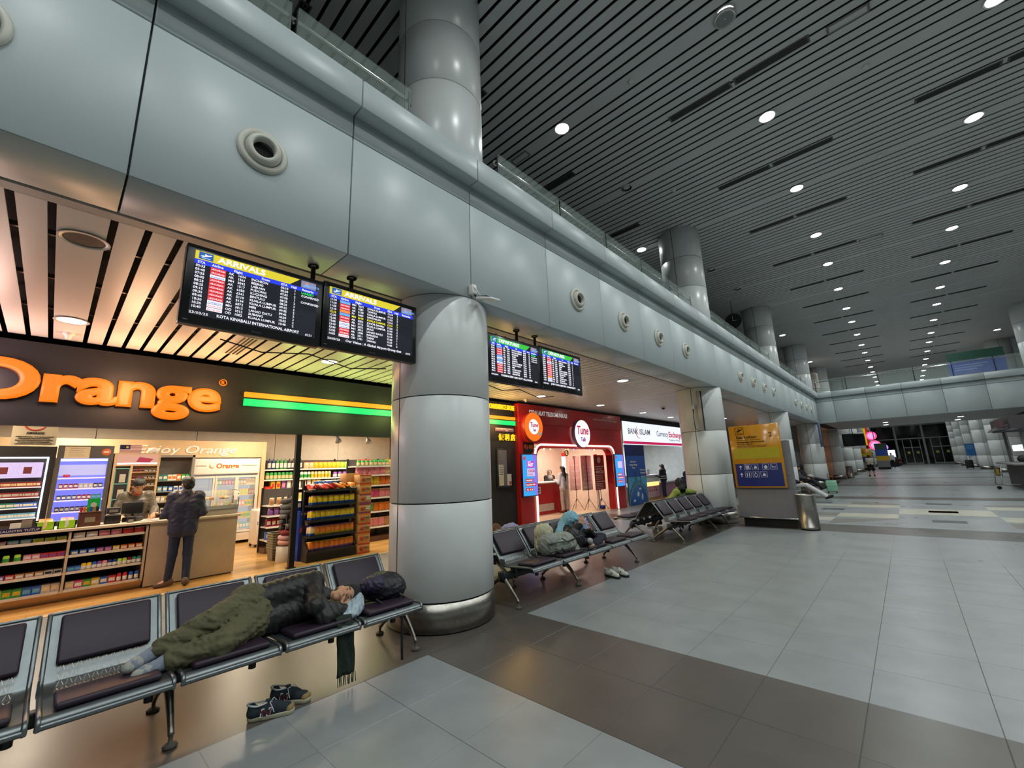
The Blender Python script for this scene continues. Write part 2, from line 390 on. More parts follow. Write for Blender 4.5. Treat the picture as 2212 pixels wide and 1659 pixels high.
# ---- slatted ceilings
cl = thing('ceiling', 'high ceiling of grey metal slats with dark gaps', 'ceiling', kind='structure')
MB().box(-14.7, -12, 8.80, 11.7, 101, 8.9).build('ceiling_void', BLACK, cl)
LROW = []
for k in range(-2, 12):
    for d in (-0.07, 3.14, 6.36): LROW.append(d+9.2*k)
def slat_rows(y0, y1):
    out = []; r = [v for v in LROW if y0-4 < v < y1+4]
    for a, b_ in zip(r, r[1:]):
        out.append((a, .335)); n = max(1, round((b_-a-.335)/.2)); p = (b_-a-.335)/n
        for i in range(n): out.append((a+.1675+p*(i+.5), p))
    return [q for q in out if y0 < q[0] < y1]
sm = {}
rest = MB()
for (yc, p) in slat_rows(-6, 100):
    wd = p-.05
    if yc > 1.0 and yc < 56:
        key = round(wd, 3)
        if key not in sm: sm[key] = MB().box(-14.4, -wd/2, 0, 11.4, wd/2, .014).mesh('ceiling_slat', SLAT)
        ob('ceiling_slat', sm[key], cl, (0, yc, 8.49))
    else: rest.box(-14.4, yc-wd/2, 8.49, 11.4, yc+wd/2, 8.504)
tag(rest.build('far_slats', SLAT, cl), kind='stuff')
cm = thing('ceiling_mezzanine', 'low white slatted ceiling below the mezzanine in front of the shops', 'ceiling', kind='structure')
sm2 = {}
for (yc, p) in slat_rows(-3.2, 31.3):
    wd = p-.048; key = round(wd, 3)
    if key not in sm2: sm2[key] = MB().box(-8.42, -wd/2, 0, -4.24, wd/2, .012).mesh('ceiling_slat', SLATM)
    ob('ceiling_slat', sm2[key], cm, (0, yc, 3.60))
MB().box(-4.245, -6, 3.60, -4.13, 31.4, 3.64).build('edge_trim', M('worn_trim', 'B9B2AC', .45, noise=.12), cm)
MB().box(-8.9, -6, 3.85, -4.1, 31.4, 3.88).build('ceiling_void', BLACK, cm)
for xx in (-5.0, -6.1, -7.2): MB().box(xx, -6, 3.66, xx+.03, 31.4, 3.70).build('carrier_rail', M('galvanised', '8A8078', .4, .6), cm)
rest = MB()
cb = thing('ceiling_bridge', 'slatted underside of the footbridge', 'ceiling', kind='structure')
for i in range(45): rest.box(-3.4, 31.25+.2*i, 3.62, 5.0, 31.4+.2*i, 3.65)
tag(rest.build('slat_field', SLAT, cb), kind='stuff')
MB().box(-4, 31.2, 3.66, 11, 40.3, 3.7).build('ceiling_void', BLACK, cb)
# far end: dark glazed wall with doors (night outside)
FR = M('door_frame_grey', 'B5BAB8', .35, .3)
gw = thing('wall_far', 'tall glazed end wall with steel posts, dark outside', 'wall', kind='structure')
DG = M('night_glass', '0D1011', .06, noise=.2, nscale=1)
for i, xp in enumerate((-4.6, -1.0, 2.5, 6.0, 9.5)):
    MB().box(xp-.14, 99.8, 0, xp+.14, 100.2, 8.5).build('post', FR, gw)
for z in (4.2, 6.45): MB().box(-8, 99.85, z, 11, 100.1, z+.16).build('transom', FR, gw)
for i in range(5):
    for z0, z1 in ((0.05, 4.2), (4.36, 6.45), (6.6, 8.5)):
        MB().box(-8+3.52*i-.1, 100.0, z0, -8+3.52*(i+1)-.1, 100.05, z1).build('pane', DG, gw)
for n, (x0, x1) in enumerate(((-.2, 1.9), (3.3, 5.5))):
    d = thing(f'door_{n+1}', f'glass double door in the dark end wall, {"left" if n==0 else "right"} one of two, with yellow stickers', 'door', (0, 99.7, 0), kind='structure')
    for x in (x0, (x0+x1)/2, x1): MB().box(x-.05, -.05, 0, x+.05, .05, 4.1).build('stile', FR, d)
    MB().box(x0, -.04, 2.7, x1, .04, 2.82).build('rail', FR, d); MB().box(x0, -.04, 0.02, x1, .04, .2).build('rail', FR, d)
    for x in (x0+.35, x1-.6): MB().box(x, -.06, 1.7, x+.35, -.05, 2.1).build('sticker', M('yellow_sticker', 'D8D86A', .5), d)
# ---- glass railing above the fascia
DPOST = M('dark_post', '30332F', .4, .5)
def railing(a, b_, label):
    r = thing('glass_railing', label, 'railing', (-3.72, a, 5.38))
    L = b_-a; MB().cyl((-.06, 0, .69), (-.06, L, .69), .026, n=10).build('handrail', CHROME, r)
    n = max(1, round(L/1.5)); p = L/n
    for i in range(n): MB().box(-.006, i*p+.03, .03, .006, (i+1)*p-.03, .80).build('glass_pane', GLASS, r)
    for i in range(n+1):
        for s in (-.03, .03):
            if 0 <= i*p+s <= L: MB().box(-.03, i*p+s-.008, -.02, -.012, i*p+s+.008, .78).build('post', DPOST, r)
        MB().tube([(-.02, i*p, .60), (-.05, i*p, .62), (-.06, i*p, .67)], .010, 6).build('bracket', CHROME, r)
railing(-3.0, 2.45, 'glass railing on the mezzanine edge before the nearest column')
for k in range(3): railing(CY[k]+.75, CY[k+1]-.7, f'glass railing between the {ordn[k]} and {ordn[k+1]} columns on the mezzanine edge')
rb = thing('glass_railing', 'glass railing along the top of the footbridge', 'railing', (-3.4, 31.05, 5.40))
MB().cyl((0, 0, .69), (8.8, 0, .69), .026, n=8).build('handrail', CHROME, rb)
for i in range(6): MB().box(i*1.46+.02, -.006, .03, i*1.46+1.44, .006, .8).build('glass_pane', GLASS, rb); MB().box(i*1.46-.015, -.02, -.02, i*1.46+.015, .0, .78).build('post', DPOST, rb)
# ================================================================== CEILING FITTINGS AND LIGHTS
LAMP = EM('lamp_white', 'FFFFFF', 40.0); LAMPW = EM('lamp_warm_white', 'FFF6E6', 14.0)
RIM = M('lamp_rim', 'C9C9C4', .4, .2)
UNLIT = M('unlit_lamp', '2A2824', .35, .3)
def dl_mesh(r, lamp):
    return (MB().lathe([(r*1.25, -.012), (r*1.02, -.012), (r, .02), (r*.95, .09)], 24).mesh('rim', RIM), MB().lathe([(r*1.0, -.006), (.001, -.009)], 24).mesh('lens', lamp))
HL = dl_mesh(.135, LAMP); ML = dl_mesh(.13, LAMPW); MU = dl_mesh(.13, UNLIT)
def downlight(x, y, z, ms, label, group, power=0, col=(1,1,1), spread=2.75):
    t = thing('ceiling_downlight', label, 'downlight', (x, y, z), group=group)
    ob('rim', ms[0], t); ob('lens', ms[1], t)
    if power:
        l = bpy.data.lights.new('lamp', 'SPOT'); l.energy = power; l.color = col; l.spot_size = spread; l.spot_blend = .7; l.shadow_soft_size = .1
        l = ob('lamp', l, t, (0, 0, -.03))
hl = [v for v in LROW if -7 < v < 92]
COOL = (0.93, 1.0, 0.98)
for x, nm in ((-.965, 'left'), (2.2, 'right')):
    vis = [v for v in hl if v > 8.5]
    for y in hl:
        i = vis.index(y) if y in vis else -1
        lab = f'lit round downlight, {ordn[i]} one along the {nm} row of the high ceiling' if 0 <= i < 10 else (f'distant lit downlight near the far end of the {nm} ceiling row' if i >= 10 else f'lit downlight of the {nm} ceiling row overhead or behind the viewpoint')
        downlight(x, y, 8.49, HL, lab, f'{nm} row of hall downlights', HALL_W if y < 60 else HALL_W*.6, COOL)
for (x, y, lab) in ((-4.14, 6.36, 'lit round downlight above the mezzanine edge beside the nearest column'), (-5.27, 12.29, 'lit round downlight over the mezzanine just left of the second column'),
                    (-4.07, 27.35, 'lit round downlight right of the third column head'), (-4.07, 36.8, 'lit round downlight above the bridge end of the mezzanine'), (5.03, 36.4, 'lit round downlight beside the column above the right end of the bridge')):
    downlight(x, y, 8.49, HL, lab, None, HALL_W*.35, COOL)
for k, y in enumerate((-6.1, -2.84, 0.0, 3.1, 6.36, 9.1, 12.3, 15.5, 18.3, 21.5, 24.7)):
    downlight(5.2, y, 8.49, HL, f'downlight on the right-hand column line, {ordn[k] if k < 10 else "eleventh"} from the rear', 'downlights along the right-hand columns', HALL_W*.8, COOL)  # row added out of view to brighten the lower columns
# dark linear air slots in pairs
SLOT = M('air_slot_black', '08080A', .6, noise=0); SLF = M('slot_frame', '5A5C5D', .5)
slot = thing('air_slot', 'slot', 'air slot')
MB().box(0, -.085, -.012, 1.17, .085, .0).build('frame', SLF, slot)
for i in range(3): MB().box(.03, -.062+.046*i, -.016, 1.14, -.035+.046*i, -.011).build('opening', SLOT, slot)
first = True
for k in range(0, 4):
    for y in (7.77+9.2*k, 10.87+9.2*k, 13.8+9.2*k):
        for x, nm in ((-2.44, 'left'), (-1.22, 'left'), (1.27, 'right'), (2.5, 'right')):
            nn = 3*k+(7.77+9.2*k < y-1)+(10.87+9.2*k < y-1)
            lab = f'dark ceiling air slot, {ordn[nn] if nn < 10 else "farthest"} row, {"left" if x in (-2.44, 1.27) else "right"} half of the {nm} bay pair'
            if first: slot.location = (x, y, 8.488); tag(slot, lab, None, f'{nm} bay air slots'); first = False
            else: copy_tree(slot, None, (x, y, 8.488), label=lab, group=f'{nm} bay air slots')
for (x, y, lab) in ((-5.9, 7.64, 'dark air slot above the railing right of the nearest column'), (-5.8, 10.84, 'dark air slot above the railing left of the second column'), (-5.8, 4.6, 'dark air slot half hidden by the nearest column head'), (-6.6, 1.73, 'dark air slot in the shadowed ceiling over the mezzanine')):
    copy_tree(slot, None, (x, y, 8.488), label=lab, group=''); 
for o in COL.objects:
    if o.get('group') == '': del o['group']
def disc(x, y, r, label, cat, mat, ring=False, name='ceiling_disc'):
    t = thing(name, label, cat, (x, y, 8.49))
    MB().lathe([(r, 0), (r, -.018), (r*.82, -.026)], 24).build('rim', RIM, t)
    MB().lathe([(r*.82, -.024), (r*.3, -.03 if not ring else .02), (.001, -.032 if not ring else .03)], 24).build('cover', mat, t)
GRILL = M('speaker_grille', '8C8F90', .6); 
disc(-.984, 6.41, .17, 'round white speaker plate high in the ceiling near the top edge', 'speaker', GRILL, name='ceiling_speaker')
disc(2.18, 9.16-.3, .17, 'round white speaker plate at the top right corner of the ceiling', 'speaker', GRILL, name='ceiling_speaker')
disc(-4.1, 9.07, .15, 'unlit round recessed lamp in the ceiling over the mezzanine railing', 'downlight', UNLIT, True, 'unlit_downlight')
disc(-4.13, 15.56, .15, 'unlit round recessed lamp right of the second column', 'downlight', UNLIT, True, 'unlit_downlight')
disc(-3.95, 18.2, .15, 'smaller unlit recessed lamp further right of the second column', 'downlight', UNLIT, True, 'unlit_downlight')
for i, (x, y, q) in enumerate(((-2.586, 6.376, 'right of the nearest column'), (.608, 9.13, 'in the middle bay near the right top'), (.684, 12.34, 'in the middle bay amid the second lamp pair'), (-3.285, 10.04, 'left of the second column'), (-2.6, 15.5, 'between the second column and the left lamp row'))):
    t = thing('smoke_detector', f'small white detector on the high ceiling {q}', 'detector', (x, y, 8.49))
    MB().lathe([(.055, 0), (.055, -.02), (.03, -.045), (.001, -.05)], 16).build('body', WHITEP, t)
HATCH = M('hatch_grey', '8E8D86', .6)
for (x, y, w_, lab) in ((.45, 7.84, .55, 'pale rectangular access plate at the top of the high ceiling'), (-5.3, 6.36, .45, 'pale rectangular access plate near the nearest column'), (.3, 17.13, .6, 'pale rectangular plate in the middle bay of the ceiling')):
    t = thing('access_plate', lab, 'plate', (x, y, 8.487)); MB().rbox(-w_/2, -.09, -.012, w_/2, .09, 0, .02, 2).build('cover', HATCH, t)
    MB().rbox(-w_/2+.03, -.06, -.016, w_/2-.03, .06, -.010, .015, 2).build('inner_panel', SLAT, t)
# downlights below the mezzanine
WARM = (1.0, .92, .8)
ml = [(-7.33, -.06, 1, 'lit round downlight in the low ceiling above the letter n of the orange shop sign'), (-4.76, -.05, 0, 'unlit round recessed lamp in the low ceiling above the left flight screen'),
      (-7.31, 3.15, 1, 'lit round downlight below the flight screens by the nearest column'), (-4.76, 3.9, 0, 'unlit recessed lamp hidden behind the nearest column'), (-7.33, 6.33, 1, 'lit downlight in the low ceiling behind the nearest column'),
      (-7.36, 9.24, 1, 'lit round downlight above the red shop sign, left end'), (-7.30, 12.34, 1, 'lit round downlight above the middle of the red shop'), (-4.77, 9.2, 1, 'lit round downlight near the departure screens'),
      (-7.40, 15.7, 1, 'lit round downlight above the bank sign'), (-7.4, 18.4, 1, 'lit round downlight above the right end of the bank sign'), (-4.77, 15.5, 1, 'lit round downlight in the low ceiling right of the second column'),
      (-6.1, 21.5, 1, 'lit round downlight in the low ceiling behind the information board'), (-6.1, 27.5, 1, 'lit round downlight in the low ceiling left of the fourth column')]
for (x, y, on, lab) in ml:
    downlight(x, y, 3.60, ML if on else MU, lab, None, MEZZ_W if on else 0, WARM, 2.4)
for i, (x, y, lab) in enumerate(((-.65, 35.4, 'front left lamp under the footbridge'), (-.7, 38.1, 'rear left lamp under the footbridge'), (2.64, 35.4, 'front right lamp under the footbridge'), (2.7, 38.4, 'rear right lamp under the footbridge'))):
    downlight(x, y, 3.62, HL, f'lit round downlight, {lab}', None, 60, COOL)
# ceiling bits below the mezzanine
t = thing('smoke_detector', 'white smoke detector below the low ceiling above the orange sign', 'detector', (-8.0, -.07, 3.6)); MB().lathe([(.06, 0), (.06, -.03), (.035, -.04), (.03, -.08), (.001, -.085)], 16).build('body', WHITEP, t)
t = thing('smoke_detector', 'white smoke detector above the red shop sign', 'detector', (-8.0, 9.3, 3.6)); MB().lathe([(.06, 0), (.06, -.03), (.035, -.04), (.03, -.08), (.001, -.085)], 16).build('body', WHITEP, t)
t = thing('security_camera', 'black dome security camera beside the second column', 'camera', (-6.1, 14.6, 3.6)); MB().lathe([(.09, 0), (.09, -.04), (.07, -.06)], 16).build('mount', WHITEP, t); MB().sph((0, 0, -.06), .065).build('dome', M('dome_black', '0A0A0C', .1), t)
AIRG = M('grille_white', 'CFC8C0', .5)
t = thing('ceiling_grille', 'slotted air grille in the low ceiling below the flight screens', 'grille', (-7.25, 1.75, 3.598))
MB().box(-.55, -.12, -.006, .55, .12, 0).build('frame', AIRG, t)
for i in range(4): MB().box(-.52, -.09+.05*i, -.010, .52, -.065+.05*i, -.004).build('opening', SLOT, t)
# ================================================================== AIR NOZZLES ON THE FASCIA
CREAM = M('nozzle_cream', 'C9C8BC', .35, noise=.03)
NOZ = [MB().lathe([(.145, 0), (.19, .0), (.192, .018), (.17, .036), (.142, .030), (.135, .012)], 32, axis='x').mesh('flange', CREAM),
       MB().lathe([(.135, .010), (.125, .055), (.09, .07), (.082, .06), (.078, .03), (.076, .006)], 28, axis='x').mesh('nozzle_ball', CREAM),
       None]
THROAT_SHADE = MB().lathe([(.14, .003), (.001, .003)], 24, axis='x').mesh('recess', BLACK)  # flat black disc paints the shade of the throat; the panel is uncut
nz = []
for k in range(-1, 3):
    for j in (1.5, 2.5, 3.5, 4.5):
        y = CY[0]+9.2*k+P_*j
        if y > -1.2: nz.append(y)
pos = ['cut off at the upper left edge', 'large one above the left flight screen']
for i, y in enumerate(nz):
    b, j = divmod(i-2, 4)
    lab = ('round cream air nozzle on the fascia, '+pos[i]) if i < 2 else f'round cream air nozzle on the fascia, {["first","second","third","fourth"][j]} after the {ordn[b]} column'
    t = thing('air_nozzle', lab, 'air nozzle', (-3.51, y, 4.235), group='air nozzles along the fascia')
    ob('recess', THROAT_SHADE, t); ob('flange', NOZ[0], t)
    o = ob('nozzle_ball', NOZ[1], t, (.014, 0, 0)); o.rotation_euler = (0, math.radians(4), math.radians(-5))
# wireless access point on the nearest column
t = thing('wireless_access_point', 'white wireless access point on a bracket at the top of the nearest column', 'access point', (-3.46, 3.17, 3.66))
MB().rbox(-.05, -.05, -.03, .03, .02, .09, .012).build('junction_box', WHITEP, t)
MB().tube([(.0, .0, -.02), (.03, .03, -.08), (.06, .08, -.09)], .012, 8).build('bracket_arm', M('dark_plastic', '26282A', .5), t)
MB().tube([(.03, -.03, .05), (.06, -.01, .0), (.05, .05, -.05)], .008, 6).build('cable', WHITEP, t)
o = MB().rbox(-.11, -.11, -.018, .11, .11, .018, .016).build('antenna_plate', WHITEP, t, (.10, .13, -.08)); o.rotation_euler = (math.radians(12), math.radians(14), .3)
o = MB().rbox(-.08, -.05, -.008, .08, .05, .008, .006).build('back_plate', M('dark_plastic'), t, (.07, .08, -.055)); o.rotation_euler = (math.radians(10), math.radians(10), .3)
# ================================================================== FLIGHT SCREENS
BEZ = M('screen_bezel', '0C0C0F', .25, noise=0, coat=.3)
SCRB = EM('screen_navy', '0A0C22', .6); SY = EM('screen_yellow', 'D6C62A', 1.1); SG = EM('screen_green', '35B93C', 1.15); SBL = EM('screen_blue', '1C38D8', 1.2)
SW = EM('screen_white', 'E9E8F2', 1.2); SR = EM('screen_red', 'E23A40', 1.2); SGN = EM('screen_green_text', '2BEB6A', 1.2); SGY = EM('screen_grey', '8B8AA5', 1.0); SLB = EM('screen_light_blue', '6FA6E8', 1.1); SIC = EM('screen_icon_blue', '1E5FB0', 1.0); SYT = EM('screen_yellow_text', 'F2E53A', 1.2); SOR = EM('screen_orange', 'F08A4A', 1.1)
def flight_screen(y0, w_, h_, z0, label, kind, rows, foot, clock, date):
    t = thing('flight_screen', label, 'screen', (-3.80, y0, z0))
    MB().rbox(-.09, 0, 0, 0, w_, h_, .012, 2).build('housing', BEZ, t)
    bx, bz = .055, .045; sw, sh = w_-2*bx, h_-2*bz-.03; ox, oz = bx, bz+.03
    panel = MB().box(-.002, ox, oz, .0012, ox+sw, oz+sh).build('display', SCRB, t)
    Y = lambda u: ox+u*sw; Z = lambda v: oz+v*sh
    def rect(nm, m, u0, v0, u1, v1, d=.0016, par=panel): return MB().box(.0012, Y(u0), Z(v0), .0012+d, Y(u1), Z(v1)).build(nm, m, par)
    hc = SY if kind == 'ARRIVALS' else SG
    MB().prism([(Y(0), Z(.86)), (Y(.74), Z(.86)), (Y(.83), Z(.995)), (Y(0), Z(.995))], .0012, .003, 'yz').build('title_bar', hc, panel)
    rect('logo_field', SGY, .845, .865, .985, .99)
    MB().prism([(Y(.86), Z(.885)), (Y(.93), Z(.885)), (Y(.90), Z(.96))], .003, .004, 'yz').build('logo_mark', SLB, panel)
    MB().prism([(Y(.885), Z(.93)), (Y(.91), Z(.93)), (Y(.90), Z(.98))], .004, .005, 'yz').build('logo_flame', SOR, panel)
    text('AIRPORTS', .03*sw, SLB, panel, (.005, Y(.905), Z(.895)), *YF, sx=.8)
    rect('icon_square', SIC, .025, .875, .125, .985, .003)
    MB().prism([(Y(.035), Z(.915)), (Y(.06), Z(.912)), (Y(.108), Z(.945)), (Y(.115), Z(.962)), (Y(.10), Z(.958)), (Y(.085), Z(.948)), (Y(.072), Z(.962)), (Y(.064), Z(.96)), (Y(.068), Z(.938)), (Y(.048), Z(.93))], .0042, .0052, 'yz').build('aeroplane_icon', SW, panel)
    rect('icon_runway', SW, .045, .893, .105, .899, .004)
    text(kind, .068*sw, SW, panel, (.004, Y(.16), Z(.89)), *YF, bold=.0015, width=.37*sw if kind == 'ARRIVALS' else .42*sw)
    rect('heading_bar', SBL, 0, .79, 1, .86)
    a = 'STA' if kind == 'ARRIVALS' else 'STD'; b_ = 'From' if kind == 'ARRIVALS' else 'To'; c_ = ['ETA', 'Hall'] if kind == 'ARRIVALS' else ['ETD', 'Gate']
    hs = .052*sh*1.05
    for s, u in ((a, .02), ('Airline', .12), ('Flight', .28), (b_, .50), (c_[0], .665), (c_[1], .755), ('Remarks', .855)): text(s, hs, SW, panel, (.0032, Y(u), Z(.803)), *YF, bold=.0004)
    n = len(rows); rh = (.79-.10)/12
    red = None
    for i, r in enumerate(rows):
        v = .79-rh*(i+1)+rh*.22; ts = rh*sh*.92
        tc = SYT if r[-1] == 'Y' else SW
        for s, u in ((r[0], .01), (r[2], .245), (r[3], .315), (r[4], .42), (r[5], .665), (r[6], .785)): text(s, ts, tc, panel, (.002, Y(u), Z(v)), *YF, bold=.0002)
        lm = {'A': SR, 'W': SW, 'B': SLB, 'O': SOR}[r[1]]
        rect('airline_badge', lm, .115, .79-rh*(i+1)+.004, .225, .79-rh*i-.004)
        if r[1] == 'A': text('AirAsia', ts*.75, SW, panel, (.003, Y(.12), Z(v)), *YF, shear=.3, width=.095*sw)
        elif r[1] == 'W': text('BATIK AIR' if r[2] == 'OD' else 'malaysia', ts*.6, SR if r[2] == 'OD' else SBL, panel, (.003, Y(.12), Z(v)), *YF, width=.095*sw)
        if len(r) > 7 and r[7] and r[7] != 'Y': text(r[7], ts, SGN if r[7] in ('LANDED', 'Boarding') else SW, panel, (.002, Y(.85), Z(v)), *YF)
    text(date, .05*sh, SW, panel, (.002, Y(.0), Z(.02)), *YF, width=.13*sw); text(foot, .066*sh, SW, panel, (.002, Y(.19), Z(.025)), *YF, bold=.0003, width=.66*sw)
    text(clock, .05*sh, SW, panel, (.002, Y(.91), Z(.015)), *YF)
    text('SAMSUNG', .016, M('brand_grey', '55565C', .4), t, (.0012, w_/2-.04, .022), *YF)
    MB().box(.0, .025, .026, .0012, .055, .034).build('sticker', M('brand_grey'), t)
    return t
A1 = [('05:35','A','AK','1624','INCHEON','05:10','1','LANDED'),('05:40','A','AK','1561','BEIJING','05:30','1','CONFIRMED'),('07:55','W','MH','3042','LABUAN','07:55','2',''),('08:00','A','AK','1517','PUDONG','07:50','1','CONFIRMED'),
 ('08:25','A','AK','6350','KUCHING','08:25','2',''),('08:25','A','AK','6341','BINTULU','08:25','2',''),('09:15','A','AK','5110','KUALA LUMPUR','09:15','2',''),('09:35','A','AK','5134','KUALA LUMPUR','09:35','2',''),('09:45','A','AK','6072','MIRI','09:45','2',''),
 ('10:30','W','MH','3013','LAHAD DATU','10:30','2',''),('10:35','W','OD','1012','SUBANG','10:35','2',''),('10:40','W','OD','1002','KUALA LUMPUR','10:40','2','')]
A2 = [('11:10','B','MH','2612','KUALA LUMPUR','11:10','2',''),('11:10','A','AK','6281','TAWAU','11:10','2',''),('11:55','A','AK','5138','KUALA LUMPUR','11:55','2',''),('12:10','O','FY','2603','SANDAKAN','12:10','2',''),('12:15','B','MH','2610','KUALA LUMPUR','12:15','2','Y'),
 ('12:30','A','AK','6202','JOHOR BAHRU','12:30','2',''),('12:40','A','AK','5112','KUALA LUMPUR','12:40','2',''),('13:05','W','MH','3252','MULU','13:05','2',''),('13:10','W','MH','3015','LAHAD DATU','13:10','2',''),('13:30','A','AK','1708','MANADO','13:30','1',''),('13:35','A','AK','1511','TAIPEI','13:35','1',''),('14:05','W','OD','1701','TAWAU','14:05','2','')]
cts = ['KUALA LUMPUR', 'KUALA LUMPUR', 'INCHEON', 'TAIPEI', 'TAWAU', 'LABUAN', 'KUALA LUMPUR', 'LAHAD DATU', 'MIRI', 'LAHAD DATU', 'SANDAKAN', 'SINGAPORE']
D1 = [(f'0{5+i//3}:{(i*17)%6}5', 'BAAABWBWAAAA'[i], ['AK','MH'][i % 3 == 1], str(1502+i*37), cts[i], f'0{5+i//3}:{(i*17)%6}5', f'A{1+i%9}', ['Boarding','Confirmed','Confirmed','Confirmed','','','','','','','',''][i]) for i in range(12)]
D2 = [(f'{9+i//4:02d}:{(i*13)%6}0', 'AAWAAAAAAOWW'[i], ['AK','MH'][i % 4 == 2], str(5102+i*41), cts[(i*5) % 12], f'{9+i//4:02d}:{(i*13)%6}0', f'{1+i%9}', '') for i in range(12)]
flight_screen(.50, 1.045, .65, 2.745, 'left arrivals flight screen hanging before the orange shop sign', 'ARRIVALS', A1, 'KOTA KINABALU INTERNATIONAL AIRPORT', '02:21', '23/03/25')
flight_screen(1.55, 1.045, .66, 2.757, 'right arrivals flight screen hanging beside the nearest column', 'ARRIVALS', A2, 'Our Vision : A Global Airport Group that', '02:21', '23/03/25')
flight_screen(3.70, 1.085, .66, 2.72, 'left departures flight screen just behind the nearest column', 'DEPARTURES', D1, 'PASSENGERS ARE NOT ALLOWED', '02:21', 'URGENT')
flight_screen(4.79, 1.10, .67, 2.735, 'right departures flight screen further from the nearest column', 'DEPARTURES', D2, 'JOIN YOUR AIRPORT COMMUNITY', '02:21', 'SURVEY')
for i, (a, b_) in enumerate(((1.50, 1.89), (4.45, 4.87))):
    for j, y in enumerate((a, b_)):
        t = thing('screen_hanger', f'{["left","right"][j]} black hanger pole above the {["arrivals","departures"][i]} screens', 'pole', (-3.95, y, 3.3))
        MB().cyl((0, 0, -.05), (0, 0, .285), .022, n=10).build('pole', BLACK, t); MB().lathe([(.05, .288), (.05, .30), (.02, .30)], 14).build('ceiling_flange', BLACK, t)
    t = thing('screen_rail', f'black steel rail behind the {["arrivals","departures"][i]} screens', 'rail', (-3.93, a-.9, 3.2)); MB().box(-.02, 0, 0, .02, 2.0, .05).build('rail_bar', BLACK, t); MB().tube([(.0, .2, -.5), (.02, .5, -.56), (0, .9, -.5), (.01, 1.3, -.58), (0, 1.7, -.52)], .006, 6).build('loose_cable', BLACK, t)
# ================================================================== CONVENIENCE STORE
FX = -8.33
BEIGE = M('store_wall_beige', 'C9BEAD', .6); WOODL = M('light_wood_laminate', 'D8B78C', .45, noise=.10, nscale=2); CNT = M('counter_laminate', 'C3B19A', .4, noise=.05)
SIGNB = M('sign_black', '17161C', .55, noise=.1)
def wood_floor():
    m = M('wood_floor', 'C79A55', .3, noise=0, coat=.2); nt = m.node_tree; b = nt.nodes['Principled BSDF']
    g = nt.nodes.new('ShaderNodeNewGeometry'); br_ = nt.nodes.new('ShaderNodeTexBrick'); mp = nt.nodes.new('ShaderNodeMapping'); mp.inputs['Rotation'].default_value = (0, 0, PI/2)
    br_.inputs['Scale'].default_value = 1.0; br_.inputs['Brick Width'].default_value = 1.2; br_.inputs['Row Height'].default_value = .16; br_.inputs['Mortar Size'].default_value = .002
    br_.inputs['Color1'].default_value = (*lin('CBA062'), 1); br_.inputs['Color2'].default_value = (*lin('B58745'), 1); br_.inputs['Mortar'].default_value = (*lin('7A5A30'), 1)
    nt.links.new(g.outputs['Position'], mp.inputs[0]); nt.links.new(mp.outputs[0], br_.inputs['Vector']); nt.links.new(br_.outputs['Color'], b.inputs['Base Color'])
    return m
WF = wood_floor()
struct(MB().box(-14.4, -3.2, -.05, FX+.08, 9.13, .004).build('floor_store', WF), 'honey coloured wood floor of the convenience store', 'floor')
struct(MB().box(FX+.08, -3.2, -.05, FX+.2, 9.0, .005).build('trim_1', M('pale_stone', 'CDB59A', .3)), 'pale stone threshold strip before the store floor', 'trim')
ws = thing('wall_store', 'beige panelled back wall of the convenience store', 'wall', kind='structure')
for i in range(6): MB().box(-13.75, -3.2+1.9*i, 0, -13.6, -3.2+1.9*(i+1)-.012, 3.05).build('wall_panel', BEIGE, ws)
MB().box(-13.8, -3.2, 0, -13.74, 8.6, 3.05).build('backing', M('store_dark', '5A5048', .7), ws)
struct(MB().box(-13.75, -3.3, 0, FX-.1, -3.2, 3.5).build('wall_store_south', BEIGE), 'left side wall of the convenience store')
struct(MB().box(-13.75, 8.4, 0, FX-.1, 8.5, 3.5).build('wall_store_north', BEIGE), 'right side wall of the convenience store')
struct(MB().box(-13.75, -3.2, 3.05, FX-.1, 8.5, 3.1).build('ceiling_store', M('store_ceiling', 'DDD6CA', .7)), 'white ceiling inside the convenience store', 'ceiling')
WST = (1.0, .84, .64)
for i, (x, y) in enumerate(((-9.4, -1.2), (-9.4, 1.3), (-9.6, 4.2), (-9.6, 6.6), (-12.0, 0.2), (-11.6, 3.4), (-12.2, 6.2))):
    t = thing('ceiling_panel_light', f'square ceiling light panel inside the store, {["front left","front over the counter","front over the snack rack","front right","rear left","rear by the fridge","rear right"][i]}', 'ceiling light', (x, y, 3.05))
    MB().box(-.3, -.3, -.02, .3, .3, 0).build('frame', WHITEP, t); MB().box(-.27, -.27, -.025, .27, .27, -.018).build('diffuser', EM('panel_glow', 'FFE6C0', 5), t)
    l = area('lamp', (0, 0, -.04), STORE_W, .5, WST, shape='SQUARE'); l.parent = t
